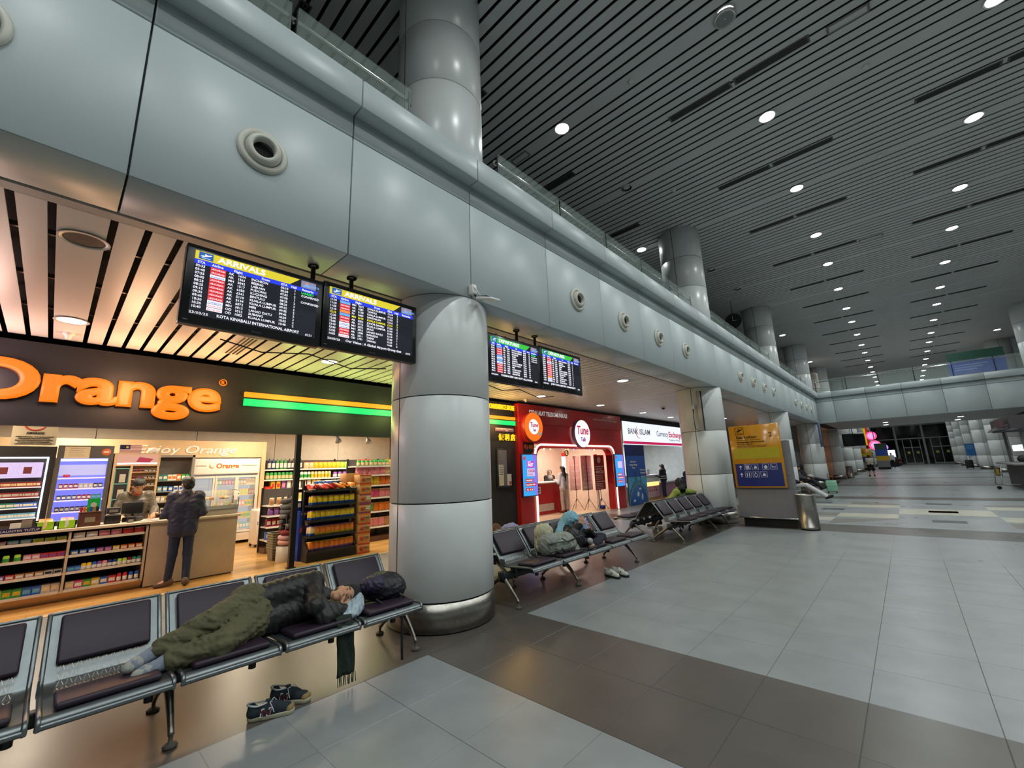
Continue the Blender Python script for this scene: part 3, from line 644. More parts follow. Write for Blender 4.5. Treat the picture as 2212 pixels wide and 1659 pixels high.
# black sign band with glowing letters
sg = thing('shop_sign', 'long black sign band with glowing orange letters over the convenience store', 'sign', (0, 0, 0))
MB().box(FX-.12, -3.2, 2.378, FX, 9.14, 3.50).build('sign_board', SIGNB, sg)
OR_ = EM('letter_orange', 'FF7A0C', 1.0); GR_ = EM('stripe_green', '10E070', 1.15); OS_ = EM('stripe_orange', 'FF9A1C', 1.2); YL_ = EM('letter_yellow', 'FFC21E', 1.4)
LSD = M('letter_side', '3A1505', .5)
text('Orange', .70, OR_, sg, (FX+.045, -1.0, 2.725), *YF, depth=.004, width=2.80, bevel=.034, res=6)
text('Orange', .70, LSD, sg, (FX+.020, -1.012, 2.712), *YF, name='letter_return', depth=.004, width=2.82, bevel=.036, res=6)
o = text('R', .085, OR_, sg, (FX+.012, 1.775, 3.18), *YF, bold=.002, depth=.006)
MB().lathe([(.047, 0), (.058, 0), (.058, .016), (.047, .016), (.047, 0)], 24, (FX, 1.804, 3.21), 'x').build('registered_ring', OR_, sg)
seg = [(2.13, 4.3), (4.31, 6.5), (6.51, 9.12)]
for a, b_ in seg:
    MB().box(FX, a, 3.00, FX+.05, b_, 3.085).build('light_stripe', OS_, sg); MB().box(FX, a, 2.845, FX+.05, b_, 2.965).build('light_stripe', GR_, sg)
text('CONVENIENCE STORE', .19, YL_, sg, (FX+.02, 8.02, 3.29), *YF, bold=.006, depth=.012, width=1.10)
for y, c, e in ((-1.9, (.85, .7, 1), 55), (-.9, (1, .66, .56), 52), (.6, (1, .55, .3), 52), (1.6, (1, .52, .22), 40), (2.8, (.72, .9, .22), 24), (3.9, (.62, .92, .22), 24), (5.0, (.68, .9, .22), 24), (6.4, (.9, .8, .4), 30), (8.4, (1, .6, .2), 34)):
    l = bpy.data.lights.new('sign_glow_fill', 'POINT'); l.energy = e; l.color = c; l.shadow_soft_size = .25; l.specular_factor = 0; l.energy = e*.85; ob('sign_glow_fill', l, sg, (FX+.40, y, 2.92))  # added point lamps stand in for the glow thrown on the low ceiling
# side pier with hanging notice case
pr = struct(MB().box(FX-.10, 7.70, 0, FX-.002, 9.13, 2.378).build('wall_store_pier', M('pier_black', '2A292C', .6, noise=.2)), 'dark textured pier between the store and the red shop')
t = thing('chinese_sign', 'glowing yellow chinese letters on the dark pier', 'sign', (0, 0, 0))
for i, ch in enumerate('便利店'): text(ch, .20, YL_, t, (FX+.012, 8.44+.245*i, 2.42), *YF, bold=.004, depth=.012, name='character')
t = thing('name_strip', 'small mauve name strip above the chinese letters', 'sign', (FX+.001, 8.30, 2.655)); MB().box(0, 0, 0, .012, .78, .1).build('plate', M('mauve_plate', '7C5A70', .5), t)
text('KEDAI SERBANEKA ORANGE', .06, WHITEP, t, (.014, .05, .05), *YF, width=.68); text('24 JAM', .04, WHITEP, t, (.014, .42, .012), *YF)
t = thing('notice_case', 'glass notice case with papers on the dark pier', 'notice case', (FX, 8.33, 1.10))
MB().rbox(0, 0, 0, .05, .60, 1.06, .006, 1).build('case_frame', M('case_dark', '38373E', .3, .3), t)
MB().box(.046, .03, .05, .052, .36, 1.02).build('grey_sheet', M('grey_sheet', '77747F', .4), t)
PAP = M('paper', 'D9D8D2', .7)
for (a, b_, c, d, m) in ((.03, .30, .22, .62, PAP), (.04, .06, .22, .30, M('poster_yellow', 'D9D2B8', .6)), (.36, .05, .53, .36, PAP)): MB().box(.052, a, b_, .054, c, d).build('paper_sheet', m, t)
for k in range(6): MB().box(.054, .05, .58-.045*k, .055, .20, .595-.045*k).build('print_line', M('print_dark', '3A3A3E', .7), t)
MB().box(.054, .44, .07, .055, .52, .16).build('print_block', M('print_red', 'B43A3A', .6), t)
# door post
t = thing('door_post', 'black steel door post of the store front', 'post', (FX-.04, 3.105, 0)); MB().box(-.04, -.045, .005, .04, .045, 2.378).build('post_tube', M('post_black', '0E0D0E', .35), t); MB().box(-.06, -.07, .004, .06, .07, .02).build('foot_plate', M('post_black'), t)
for i, y in enumerate((3.96, 4.64)):
    t = thing('spotlight', f'{["left","right"][i]} white spotlight under the store sign', 'spotlight', (-8.62, y, 2.36)); MB().box(-.03, -.08, .03, .03, .08, .055).build('track_adapter', WHITEP, t); MB().cyl((0, 0, .05), (0, 0, .69), .012, n=8).build('stem', WHITEP, t)
    o = MB().lathe([(.025, .06), (.03, 0), (.06, -.06), (.065, -.10), (.055, -.10), (.02, -.05)], 16).build('lamp_head', WHITEP, t); o.rotation_euler = (0, -.5, .3)
# ---- goods
def pouch_mesh(w_, h_, d, mats):
    m = MB(); rows_ = [(0, .12, .96), (.06, .5, 1), (.3, 1, .97), (.65, .9, .96), (.92, .35, 1), (1, .05, .98)]
    v = []
    for t, th, ww in rows_:
        for sx_, sy_ in ((-1, -1), (0, -1.25), (1, -1), (1, 1), (0, 1.1), (-1, 1)): v.append((sy_*-.5*d*th*.8, sx_*w_/2*ww, t*h_))
    f = [(r*6+i, r*6+(i+1) % 6, (r+1)*6+(i+1) % 6, (r+1)*6+i) for r in range(5) for i in range(6)]+[tuple(range(5, -1, -1)), tuple(range(30, 36))]
    m.add(v, f, True); me = m.mesh('pouch', mats)
    if isinstance(mats, list):
        for i, p in enumerate(me.polygons):
            r = i//6; p.material_index = 1 if (r in (0, 4, 5) and len(mats) > 1) else (2 if r == 1 and len(mats) > 2 else 0)
    return me
def box_mesh(w_, h_, d, mats):
    m = MB().box(-d, -w_/2, 0, 0, w_/2, h_)
    if isinstance(mats, list): m.box(-.01, -w_*.38, h_*.25, .001, w_*.38, h_*.72)
    me = m.mesh('box', mats)
    if isinstance(mats, list):
        for i in range(6, 12): me.polygons[i].material_index = 1
    return me
def can_mesh(r, h_, mats, neck=0):
    m = MB().lathe([(.001, 0), (r, 0), (r, h_*.15), (r*1.002, h_*.16), (r*1.002, h_*.6), (r, h_*.61), (r, h_*(.72 if neck else .86)), (r*(.42 if neck else .8), h_*(.86 if neck else .97)), (r*(.4 if neck else .8), h_), (.001, h_)], 10)
    me = m.mesh('can', mats)
    if isinstance(mats, list):
        for i, p in enumerate(me.polygons):
            r_ = i//10; p.material_index = 1 if r_ in (3,) else (2 if len(mats) > 2 and r_ >= 6 else 0)
    return me
GM = {}
def gm(c): return M('print_'+c, c, .38, noise=.18, nscale=40)
CN = {'E0C02A':'yellow','D23A3A':'red','2E66C8':'blue','3FA34A':'green','E88FA0':'pink','F0EDE4':'white','8A5AA8':'purple','E8822A':'orange','2C2A30':'black','A9D84A':'lime','6FB7D9':'light blue','B98A5A':'brown','8C1F2E':'maroon','C8C2B4':'grey','1E3A7A':'navy','D94F8C':'magenta','2E8A7A':'teal','F2D6A0':'cream'}
def good(kind, dims, cols, loc, label, cat, group, rz=0, name=None):
    key = (kind, dims, cols)
    if key not in GM:
        ms = [gm(c) for c in cols]
        GM[key] = pouch_mesh(*dims, ms) if kind == 'pouch' else box_mesh(*dims, ms) if kind == 'box' else can_mesh(*dims, ms) if kind == 'can' else can_mesh(*dims, ms, 1)
    o = ob(name or {'pouch': 'snack_pouch', 'box': 'packet', 'can': 'tub', 'bottle': 'bottle'}[kind], GM[key], None, loc, (0, 0, rz))
    return tag(o, label, cat, group)
def row(kind, dims, seq, x, y0, y1, z, where, cat, group, jit=.01, deep=1, dx=.1):
    """seq: list of (colours, count); items share the run's label"""
    n = sum(c for _, c in seq); p = (y1-y0)/n; i = 0
    for cols, c in seq:
        for _ in range(c):
            for dd in range(deep):
                good(kind, dims, cols, (x-dd*dx+random.uniform(-jit, 0), y0+p*(i+.5), z), f'{CN[cols[0]]} {({"pouch":"snack pouch","box":"packet","can":"round tub","bottle":"bottle"})[kind]} {where}', cat, group, random.uniform(-.08, .08))
            i += 1
# ---- cash counter with display shelves
CF = -8.93
t = thing('display_counter', 'wooden display counter with open goods shelves at the till', 'counter', (0, 0, 0))
MB().box(CF-.75, -2.2, 0, CF-.70, 1.16, .93).build('back_panel', M('shelf_dark', '3B302C', .6), t)
for y in (-2.2, -1.38, -.55, .29, 1.135): MB().box(CF-.72, y-.014, .12, CF, y+.014, .93).build('upright', CNT, t)
for i in range(4):
    for z in (.15, .385, .61, .83):
        y0 = (-2.2, -1.38, -.55, .29)[i]; MB().box(CF-.70, y0+.014, z-.02, CF-.002, (y0+.826) if i else -1.394, z).build('shelf', CNT, t)
        MB().box(CF-.004, y0+.02, z-.024, CF+.004, y0+.81, z+.012).build('price_rail', M('price_rail', 'D8D2C4', .4), t)
MB().add([(CF-.02, -2.2, .13), (CF-.12, -2.2, 0), (CF-.12, 1.15, 0), (CF-.02, 1.15, .13), (CF-.7, -2.2, .13), (CF-.7, -2.2, 0), (CF-.7, 1.15, 0), (CF-.7, 1.15, .13)], [(0,1,2,3), (0,4,5,1), (3,2,6,7), (0,3,7,4), (1,5,6,2), (4,7,6,5)]).build('plinth', WOODL, t)
t = thing('cash_counter', 'plain beige till counter with pale worktop where the customer stands', 'counter', (0, 0, 0))
MB().box(CF-.62, 1.165, .02, CF, 2.36, .95).build('body', CNT, t)
MB().rbox(CF-.75, -2.2, .95, CF+.03, 2.40, .99, .006, 2).build('worktop', M('worktop_cream', 'DCCDB8', .25, noise=.04), t)
MB().box(CF-.6, 1.2, 0, CF-.03, 2.34, .02).build('toe_kick', M('shelf_dark'), t); MB().box(CF-.002, 1.42, .22, CF+.006, 1.46, .80).build('panel_edge', WOODL, t)
G = 'goods on the till display shelves'
def bay(y0, y1, z, seqs, where):
    tot = sum(n for *_, n in seqs); y = y0
    for kind, dims, seq, n in seqs:
        y2 = y+(y1-y0)*n/tot; row(kind, dims, seq, CF-.05, y, y2, z, where, 'packet', G, deep=1); y = y2
bay(.32, 1.11, .832, [('pouch', (.12, .085, .09), [(('F0EDE4','E88FA0'), 2), (('E88FA0','F0EDE4'), 2), (('D23A3A','F0EDE4'), 2)], 1)], 'on the top shelf of the till display, right bay')
bay(.32, 1.11, .612, [('box', (.075, .06, .12), [(('2E66C8','F0EDE4'), 3), (('8A5AA8','E88FA0'), 2), (('E0C02A','F0EDE4'), 1), (('E8822A','F0EDE4'), 3)], 1)], 'on the second shelf of the till display, right bay')
bay(.32, 1.11, .387, [('box', (.08, .07, .1), [(('2E66C8','6FB7D9'), 2)], 2), ('can', (.028, .095), [(('E0C02A','F0EDE4'), 2), (('2E66C8','F0EDE4'), 1), (('8A5AA8','F0EDE4'), 1), (('E88FA0','F0EDE4'), 1), (('1E3A7A','F0EDE4'), 2), (('A9D84A','F0EDE4'), 2), (('8C1F2E','F0EDE4'), 1), (('2E8A7A','F0EDE4'), 2)], 10)], 'on the third shelf of the till display, right bay')
bay(.32, 1.11, .152, [('box', (.085, .10, .12), [(('C8C2B4','F2D6A0'), 1), (('D94F8C','F0EDE4'), 1), (('3FA34A','E0C02A'), 1), (('E0C02A','F0EDE4'), 1), (('2E66C8','F0EDE4'), 1), (('D23A3A','F0EDE4'), 1)], 6), ('can', (.026, .12), [(('D23A3A','F0EDE4'), 2), (('2E66C8','F0EDE4'), 2)], 3)], 'on the lowest shelf of the till display, right bay')
bay(-.52, .27, .832, [('box', (.10, .05, .12), [(('E88FA0','F0EDE4'), 2), (('6FB7D9','F0EDE4'), 2), (('A9D84A','E0C02A'), 3)], 1)], 'on the top shelf of the till display, left bay')
bay(-.52, .27, .612, [('can', (.032, .09), [(('A9D84A','3FA34A'), 4)], 1), ('box', (.075, .07, .12), [(('E88FA0','F0EDE4'), 2), (('D23A3A','8A5AA8'), 3)], 1)], 'on the second shelf of the till display, left bay')
bay(-.52, .27, .387, [('box', (.08, .06, .12), [(('8A5AA8','F0EDE4'), 3), (('D23A3A','F0EDE4'), 1), (('B98A5A','F0EDE4'), 3), (('C8C2B4','2C2A30'), 2)], 1)], 'on the third shelf of the till display, left bay')
bay(-.52, .27, .152, [('box', (.085, .11, .12), [(('A9D84A','3FA34A'), 3), (('3FA34A','E0C02A'), 2), (('2E66C8','6FB7D9'), 2), (('C8C2B4','F2D6A0'), 2)], 1)], 'on the lowest shelf of the till display, left bay')
# ---- things on the counter
BK = M('device_black', '17171A', .4)
WT = .99
def gadget(name, label, cat, parts_, loc, rz=0):
    t = thing(name, label, cat, (loc[0], loc[1], loc[2]), rz)
    for nm, mb, m in parts_: mb.build(nm, m, t)
    return t
LIME = M('lime_plastic', '9BD82A', .4); BRN = M('brown_box', '5A3528', .45)
for i, y in enumerate((.03, .24)):
    t = thing('lime_basket', f'lime green plastic basket on the till counter, {["left","right"][i]} of two', 'basket', (-9.05, y, WT))
    for a in ((-.08, -.09, .08, -.08), (-.08, .08, .08, .09), (-.08, -.09, -.07, .09), (.07, -.09, .08, .09)): MB().box(a[0], a[1], 0, a[2], a[3], .11).build('basket_wall', LIME, t)
    MB().box(-.08, -.09, 0, .08, .09, .008).build('basket_base', LIME, t)
    for k in range(3): good('pouch', (.10, .14, .05), (('F2D6A0', 'E8822A'), ('F0EDE4', 'E88FA0'))[i], (-9.08+.04*k, y+.02*(k-1), WT+.01), f'cream snack pouch standing in the {["left","right"][i]} lime basket', 'packet', 'snacks in the lime baskets', .3*k)
t = gadget('donation_box', 'brown wooden donation box with a metal plate on the till counter', 'box', [('body', MB().rbox(-.12, -.12, 0, .1, .12, .19, .008), BRN), ('front_plate', MB().box(.1, -.055, .06, .104, .055, .13), M('plate_metal', 'A59A80', .35, .4)), ('lid', MB().box(-.125, -.125, .19, .105, .125, .205), BRN)], (-9.1, .47, WT))
for k, c in enumerate(('D23A3A', 'E8822A', '3FA34A', '2E66C8', 'B98A5A', '2C2A30')): good('box', (.028, .07, .05), (c,), (-9.1, .37+.034*k, WT+.206), f'small {CN[c]} card pack in a row on the donation box', 'packet', 'card packs on the donation box')
t = gadget('green_standee', 'small bright green display card with a white symbol on the counter', 'card', [('card', MB().box(-.01, -.07, 0, .0, .07, .19), EM('green_card', '18C046', .35)), ('symbol', MB().lathe([(.035, .001), (.001, .001)], 16, (0, 0, .10), 'x'), WHITEP), ('foot', MB().box(-.05, -.07, 0, .03, .07, .008), WHITEP)], (-9.25, .50, WT+.2))
MB().box(-9.32, .40, WT, -9.19, .60, WT+.2).build('riser', BRN, t).matrix_parent_inverse = Matrix.Translation((9.25, -.50, -(WT+.2)))
t = gadget('receipt_printer', 'black receipt printer with a stacked card reader on the counter', 'printer', [('body', MB().rbox(-.1, -.09, 0, .1, .09, .13, .012), BK), ('paper_slot', MB().box(.0, -.06, .13, .03, .06, .134), PAP), ('card_reader', MB().rbox(-.08, -.08, .15, .05, .08, .24, .01), M('device_grey', '3C3A3C', .4)), ('keys', MB().box(.05, -.05, .17, .054, .05, .21), M('key_grey', '8A8785', .5))], (-9.2, .73, WT))
t = gadget('till_display', 'black till screen on a stand at the cashier', 'screen', [('stand', MB().rbox(-.09, -.1, 0, .09, .1, .07, .01), BK), ('neck', MB().cyl((0, 0, .06), (-.03, 0, .16), .02), BK), ('screen_housing', MB().rbox(-.05, -.15, .12, .0, .15, .30, .01), BK)], (-9.3, .98, WT), 2.5)
t = gadget('card_terminal', 'black handheld card terminal leaning on the counter', 'terminal', [('body', MB().rbox(-.05, -.04, 0, .05, .04, .09, .012), BK), ('keypad', MB().box(.05, -.03, .01, .053, .03, .05), M('key_grey'))], (-9.05, .93, WT))
t = gadget('paper_tray', 'white receipt tray on the worktop before the cashier', 'tray', [('tray', MB().rbox(-.06, -.1, 0, .06, .1, .02, .006), WHITEP), ('sheet', MB().box(-.04, -.06, .02, .04, .06, .024), EM('lit_sheet', 'FFF4E8', .2))], (-9.03, 1.16, WT))
t = gadget('scanner_cradle', 'grey scanner with cord on the till counter', 'scanner', [('cord', MB().tube([(0, 0, .01), (.03, .1, .015), (-.02, .2, .01), (.04, .28, .012)], .008, 6), BK), ('scanner_head', MB().rbox(-.03, -.05, 0, .03, .05, .04, .01), BK)], (-9.12, 1.34, WT))
t = gadget('gift_wrap_stand', 'dark wire stand of small packets at the left end of the counter', 'stand', [('stand', MB().box(-.06, -.14, 0, .02, .1, .04), M('shelf_dark')), ('card', MB().box(-.02, -.10, .04, -.012, .0, .12), PAP), ('card_rear', MB().box(-.05, .0, .04, -.042, .1, .15), M('card_grey', '8A8078', .6))], (-9.1, -.2, WT))
t = gadget('name_plate_strip', 'dark purple counter sign reading kaunter tutup', 'sign', [('plate', MB().box(-.01, -.2, 0, .0, .2, .06), M('purple_plate', '2B2350', .4))], (CF+.03, -.2, WT))
text('KAUNTER TUTUP', .04, WHITEP, t, (.002, -.18, .014), *YF, width=.36)
# glass food case
t = thing('glass_food_case', 'curved glass hot food case on the right end of the counter', 'display case', (-9.2, 2.07, WT))
MB().box(-.22, -.30, 0, .20, .30, .12).build('base', M('case_steel', 'B4AEA4', .35, .2), t); MB().box(.2, -.3, .10, .215, .3, .16).build('front_ledge', CHROME, t)
prof = [(.21, .13), (.215, .26), (.18, .36), (.10, .41), (-.2, .42)]
gl = MB(); gl.add([(a, -.29, b_) for a, b_ in prof]+[(a, .29, b_) for a, b_ in prof], [(i, i+1, 6+i, 5+i) for i in range(4)], True); gl.build('curved_glass', M('case_glass', 'E8EEE8', .04, noise=0, alpha=.16), t)
for y in (-.295, .295): MB().tube([(a, y, b_) for a, b_ in prof]+[(-.2, y, .12)], .009, 6).build('side_frame', CHROME, t)
MB().box(-.2, -.28, .25, .17, .28, .258).build('glass_shelf', M('case_glass'), t); MB().box(-.22, -.3, .12, -.21, .3, .42).build('back_panel', M('case_glass'), t)
MB().box(.215, .22, .16, .219, .27, .24).build('price_tag', PAP, t)
for k in range(7): good('pouch', (.07, .05, .06), (('B98A5A', 'E8822A'), ('F2D6A0', 'B98A5A'))[k % 2], (-9.15, 1.84+.075*k, WT+(.262 if k % 3 else .122)), 'brown filled bun inside the curved glass food case', 'bun', 'buns in the food case')
# ---- rear wall units behind the till
hd = thing('header_panel', 'light wood header board with white script letters over the fridge', 'sign', (0, 0, 0))
MB().box(-12.92, -3.1, 2.16, -12.80, 3.84, 2.57).build('board', WOODL, hd); MB().box(-13.5, 3.82, 0, -12.78, 3.92, 2.57).build('side_post', WOODL, hd)
text('Enjoy Orange', .27, M('letter_white', 'F4EFE6', .4, emit=.15), hd, (-12.79, 1.22, 2.26), *YF, shear=.25, depth=.008, width=1.96)
DKF = M('cabinet_dark', '3D3633', .5)
def cigs(seq, y0, y1, x, z, where):
    row('box', (.058, .088, .03), seq, x, y0, y1, z, where, 'cigarette pack', 'cigarette packs behind the till', jit=0)
# left lit cabinet
cbx = -11.6
t = thing('tobacco_cabinet', 'dark tobacco cabinet outlined by a white light strip', 'cabinet', (0, 0, 0))
MB().box(cbx-.4, -1.2, 0, cbx-.12, 0.02, 2.32).build('body', DKF, t)
for a in ((-1.2, .0, -1.12, 2.32), (-.05, .0, .02, 2.32), (-1.12, 2.14, -.05, 2.32)): MB().box(cbx-.13, a[0], a[1], cbx, a[2], a[3]).build('frame', M('cabinet_frame_dark', '1F1C1E', .4), t)
LED = EM('led_white', 'EDEBFF', 5)
MB().box(cbx, -.085, 1.0, cbx+.01, -.062, 2.12).build('light_strip', LED, t); MB().box(cbx, -1.1, 2.10, cbx+.01, -.062, 2.125).build('light_strip', LED, t)
pb = MB().box(cbx-.06, -1.08, 1.76, cbx-.02, -.12, 2.03).build('backlit_picture', EM('picture_lilac', 'D9C4EE', 1.0), t)
for y in (-.58, -.30): MB().box(cbx-.02, y-.05, 1.83, cbx-.015, y+.05, 1.95).build('printed_pack', M('print_maroon', '7A2E34', .5), pb); MB().lathe([(.12, 0), (.125, 0), (.125, .002)], 20, (cbx-.02, y, 1.9), 'x').build('printed_ring', WHITEP, pb)
for i, z in enumerate((1.60, 1.42, 1.24, 1.06)):
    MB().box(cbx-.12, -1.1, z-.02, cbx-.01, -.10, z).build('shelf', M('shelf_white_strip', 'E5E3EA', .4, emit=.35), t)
    cigs([[(('8C1F2E','F2D6A0'), 14)], [(('8C1F2E','C8C2B4'), 14)], [(('2E8A7A','F0EDE4'), 7), (('2E66C8','F0EDE4'), 7)], [(('6FB7D9','F0EDE4'), 14)]][i], -.66, -.12, cbx-.03, z, f'on shelf {["one","two","three","four"][i]} of the light-framed tobacco cabinet')
# middle blue-lit cabinet
t = thing('tobacco_cabinet', 'tobacco cabinet with a glowing lilac blue interior behind the till', 'cabinet', (0, 0, 0))
MB().box(cbx-.4, .05, 0, cbx-.15, .80, 2.34).build('body', DKF, t)
for a in ((.03, 0, .085, 2.34), (.735, 0, .80, 2.34), (.085, 2.10, .735, 2.34)): MB().box(cbx-.16, a[0], a[1], cbx, a[2], a[3]).build('frame', M('cabinet_frame_grey', '55504E', .45), t)
MB().box(cbx-.15, .085, .95, cbx-.14, .735, 2.10).build('lit_back', EM('lit_back_blue', '7C7EF0', 1.1), t); MB().box(cbx-.12, .09, 2.05, cbx-.02, .73, 2.09).build('lamp_strip', EM('lamp_blue', 'A9B8FF', 3), t)
MB().box(cbx-.13, .09, 1.78, cbx-.12, .73, 1.98).build('backlit_picture', EM('picture_pale', 'C9C4EE', .9), t)
good('can', (.05, .05), ('D94F8C', 'D23A3A'), (cbx-.08, .2, 1.75), 'pink cup on the top shelf of the lilac tobacco cabinet', 'cup', None, name='cup')
for i, z in enumerate((1.74, 1.54, 1.33, 1.12)):
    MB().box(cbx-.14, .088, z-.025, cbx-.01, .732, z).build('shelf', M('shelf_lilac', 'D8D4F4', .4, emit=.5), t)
    if i: cigs([[(('8C1F2E','F0EDE4'), 4), (('C8C2B4','F0EDE4'), 3), (('2C2A30','F0EDE4'), 2)], [(('1E3A7A','F0EDE4'), 4), (('8C1F2E','F0EDE4'), 3), (('2E8A7A','6FB7D9'), 2)], [(('2C2A30','C8C2B4'), 5), (('1E3A7A','C8C2B4'), 4)]][i-1], .11, .71, cbx-.04, z, f'on shelf {["one","two","three"][i-1]} of the lilac tobacco cabinet')
t = thing('orange_sticker', 'round orange sticker on the lilac tobacco cabinet', 'sticker', (cbx+.001, .69, 2.22)); MB().lathe([(.07, 0), (.07, .003), (.001, .004)], 20, axis='x').build('disc', M('sticker_orange', 'E07A4A', .5), t); MB().box(.004, -.04, -.015, .0055, .04, .01).build('print_bar', WHITEP, t)
# wooden cigarette unit with small screen
t = thing('wooden_pack_unit', 'light wood pack unit with a lit picture on top behind the cashier', 'cabinet', (0, 0, 0))
MB().box(cbx-.35, .82, 0, cbx-.12, 1.54, 2.2).build('body', WOODL, t)
for y in (.82, 1.08, 1.50): MB().box(cbx-.12, y, .9, cbx, y+.035, 1.94).build('upright', WOODL, t)
MB().box(cbx-.12, .82, 1.94, cbx, 1.54, 2.2).build('sign_frame', WOODL, t)
MB().box(cbx, .86, 1.97, cbx+.008, 1.50, 2.17).build('lit_picture', EM('picture_food', 'D8A088', .9), t); MB().box(cbx+.008, .87, 1.975, cbx+.012, 1.49, 2.0).build('light_band', EM('led_white'), t)
MB().prism([(1.15, 2.02), (1.36, 2.0), (1.42, 2.08), (1.2, 2.12)], cbx+.008, cbx+.011, 'yz').build('printed_shape', EM('picture_red', 'B82A4A', .8), t)
TURQ = M('turquoise_trim', '6FB0AC', .45)
for i, z in enumerate((1.60, 1.30, 1.0)):
    MB().box(cbx-.118, .86, z, cbx-.02, 1.08, z+.29).build('niche', M('niche_dark', '2B2522', .6), t)
    for q in ((.855, z, .87, z+.29), (1.065, z, 1.08, z+.29), (.855, z+.28, 1.08, z+.30)): MB().box(cbx-.02, q[0], q[1], cbx+.005, q[2], q[3]).build('niche_trim', TURQ, t)
    good('box', (.09, .16, .04), ('C8C2B4',), (cbx-.0, .98, z+.02), f'pale carton in the {["top","middle","lowest"][i]} niche of the wooden pack unit', 'packet', None)
for i, z in enumerate((1.82, 1.68, 1.54, 1.40)):
    MB().box(cbx-.12, 1.115, z-.015, cbx, 1.50, z).build('shelf', WOODL, t)
    row('box', (.055, .05, .05), [(('8C1F2E','2C2A30'), 3), (('2C2A30','C8C2B4'), 3)], cbx-.03, 1.125, 1.49, z, f'on tier {["one","two","three","four"][i]} of the wooden pack unit', 'packet', 'packs in the wooden unit', jit=0)
# medicine shelf
t = thing('medicine_shelf', 'grey shelf unit of small medicine boxes beside the fridge', 'shelf', (0, 0, 0)); mx = -12.4
MB().box(mx-.35, 1.60, 0, mx-.25, 2.28, 2.18).build('back_panel', M('back_grey', '6A645E', .6), t)
for y in (1.58, 2.24): MB().box(mx-.3, y, 0, mx, y+.05, 2.2).build('upright', M('unit_grey', '8A847C', .5), t)
MB().box(mx-.3, 1.6, 2.15, mx, 2.28, 2.2).build('top', M('unit_grey'), t)
for i, z in enumerate((1.63, 1.39, 1.16, .92)):
    MB().box(mx-.28, 1.63, z-.02, mx, 2.24, z).build('shelf', M('unit_grey'), t)
    row('box', (.075, .13-.02*(i % 2), .06), [[(('2E8A7A','F0EDE4'), 2), (('F0EDE4','E8822A'), 2), (('E8822A','F0EDE4'), 1), (('3FA34A','F0EDE4'), 2)], [(('6FB7D9','F0EDE4'), 2), (('2E66C8','F0EDE4'), 1), (('F0EDE4','2E66C8'), 3)], [(('C8C2B4','F0EDE4'), 2), (('E0C02A','2C2A30'), 2), (('F0EDE4','2E8A7A'), 3)], [(('C8C2B4','2C2A30'), 4), (('F0EDE4','D23A3A'), 2)]][i], mx-.03, 1.65, 2.23, z, f'on tier {["one","two","three","four"][i]} of the grey medicine shelf', 'packet', 'medicine boxes')
# fridge with glass doors
fx = -12.8
FW = M('fridge_white', 'DDD2C2', .35); t = thing('drinks_fridge', 'three-door upright drinks fridge with an orange logo header', 'fridge', (0, 0, 0))
MB().box(fx-.7, 2.30, .08, fx-.62, 3.80, 2.14).build('back', FW, t)
for y in (2.30, 3.76): MB().box(fx-.62, y, .08, fx, y+.04, 2.14).build('side', FW, t)
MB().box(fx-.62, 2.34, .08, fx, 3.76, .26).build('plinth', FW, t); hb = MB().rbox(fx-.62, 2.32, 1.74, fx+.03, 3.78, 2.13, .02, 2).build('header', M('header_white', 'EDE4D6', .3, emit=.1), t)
for y0, y1 in ((2.38, 2.60), (3.36, 3.72)):
    MB().box(fx+.03, y0, 1.94, fx+.033, y1, 1.95).build('logo_line', M('logo_green', '3F7A4A', .5), hb); MB().box(fx+.03, y0, 1.96, fx+.033, y1, 1.967).build('logo_line', M('logo_orange', 'E06A1E', .5), hb)
text('Orange', .17, M('logo_orange_bright', 'E8601A', .4, emit=.25), hb, (fx+.032, 2.80, 1.89), *YF, bold=.006, width=.50); MB().lathe([(.07, 0), (.07, .003), (.001, .004)], 18, (fx+.03, 2.72, 1.95), 'x').build('logo_disc', M('logo_pale', 'F2E6D0', .4), hb)
FG = M('fridge_glass', 'EAF2F4', .05, noise=0, alpha=.15)
for k, y in enumerate((2.34, 2.82, 3.29)):
    d = MB(); 
    for a in ((0, .28, .04, 1.70), (.43, .28, .47, 1.70), (.04, .28, .43, .33), (.04, 1.65, .43, 1.70)): d.box(fx-.03, y+a[0], a[1], fx+.01, y+a[2], a[3])
    d = d.build('door', FW, t); MB().box(fx-.012, y+.04, .33, fx-.006, y+.43, 1.65).build('pane', FG, d); MB().box(fx+.01, y+.41, .8, fx+.03, y+.43, 1.2).build('handle', CHROME, d)
    MB().box(fx-.6, y+.01, .27, fx-.55, y+.46, 1.7).build('lit_liner', EM('fridge_liner', 'BFD4EC', .5), t)
    for i, z in enumerate((.36, .62, .92, 1.20, 1.46)):
        MB().box(fx-.5, y+.02, z-.015, fx-.06, y+.45, z).build('wire_shelf', M('wire_grey', 'B9BFC4', .4), t)
        if k: row('box', (.062, .15, .06), [[(('E0C02A','F0EDE4'), 2), (('6FB7D9','F0EDE4'), 4)], [(('E88FA0','F0EDE4'), 2), (('E0C02A','3FA34A'), 2), (('A9D84A','3FA34A'), 2)], [(('3FA34A','F0EDE4'), 1), (('E88FA0','F0EDE4'), 2), (('E0C02A','3FA34A'), 3)], [(('E0C02A','A9D84A'), 4), (('8C1F2E','B98A5A'), 2)], [(('B98A5A','F0EDE4'), 3), (('F2D6A0','B98A5A'), 3)] if k == 2 else [(('3FA34A','F0EDE4'), 2), (('8A5AA8','E88FA0'), 4)]][i], fx-.08, y+.03, y+.44, z, f'on shelf {["one","two","three","four","five"][i]} behind the {["","middle","right"][k]} fridge door', 'carton', 'drinks in the fridge', jit=0)
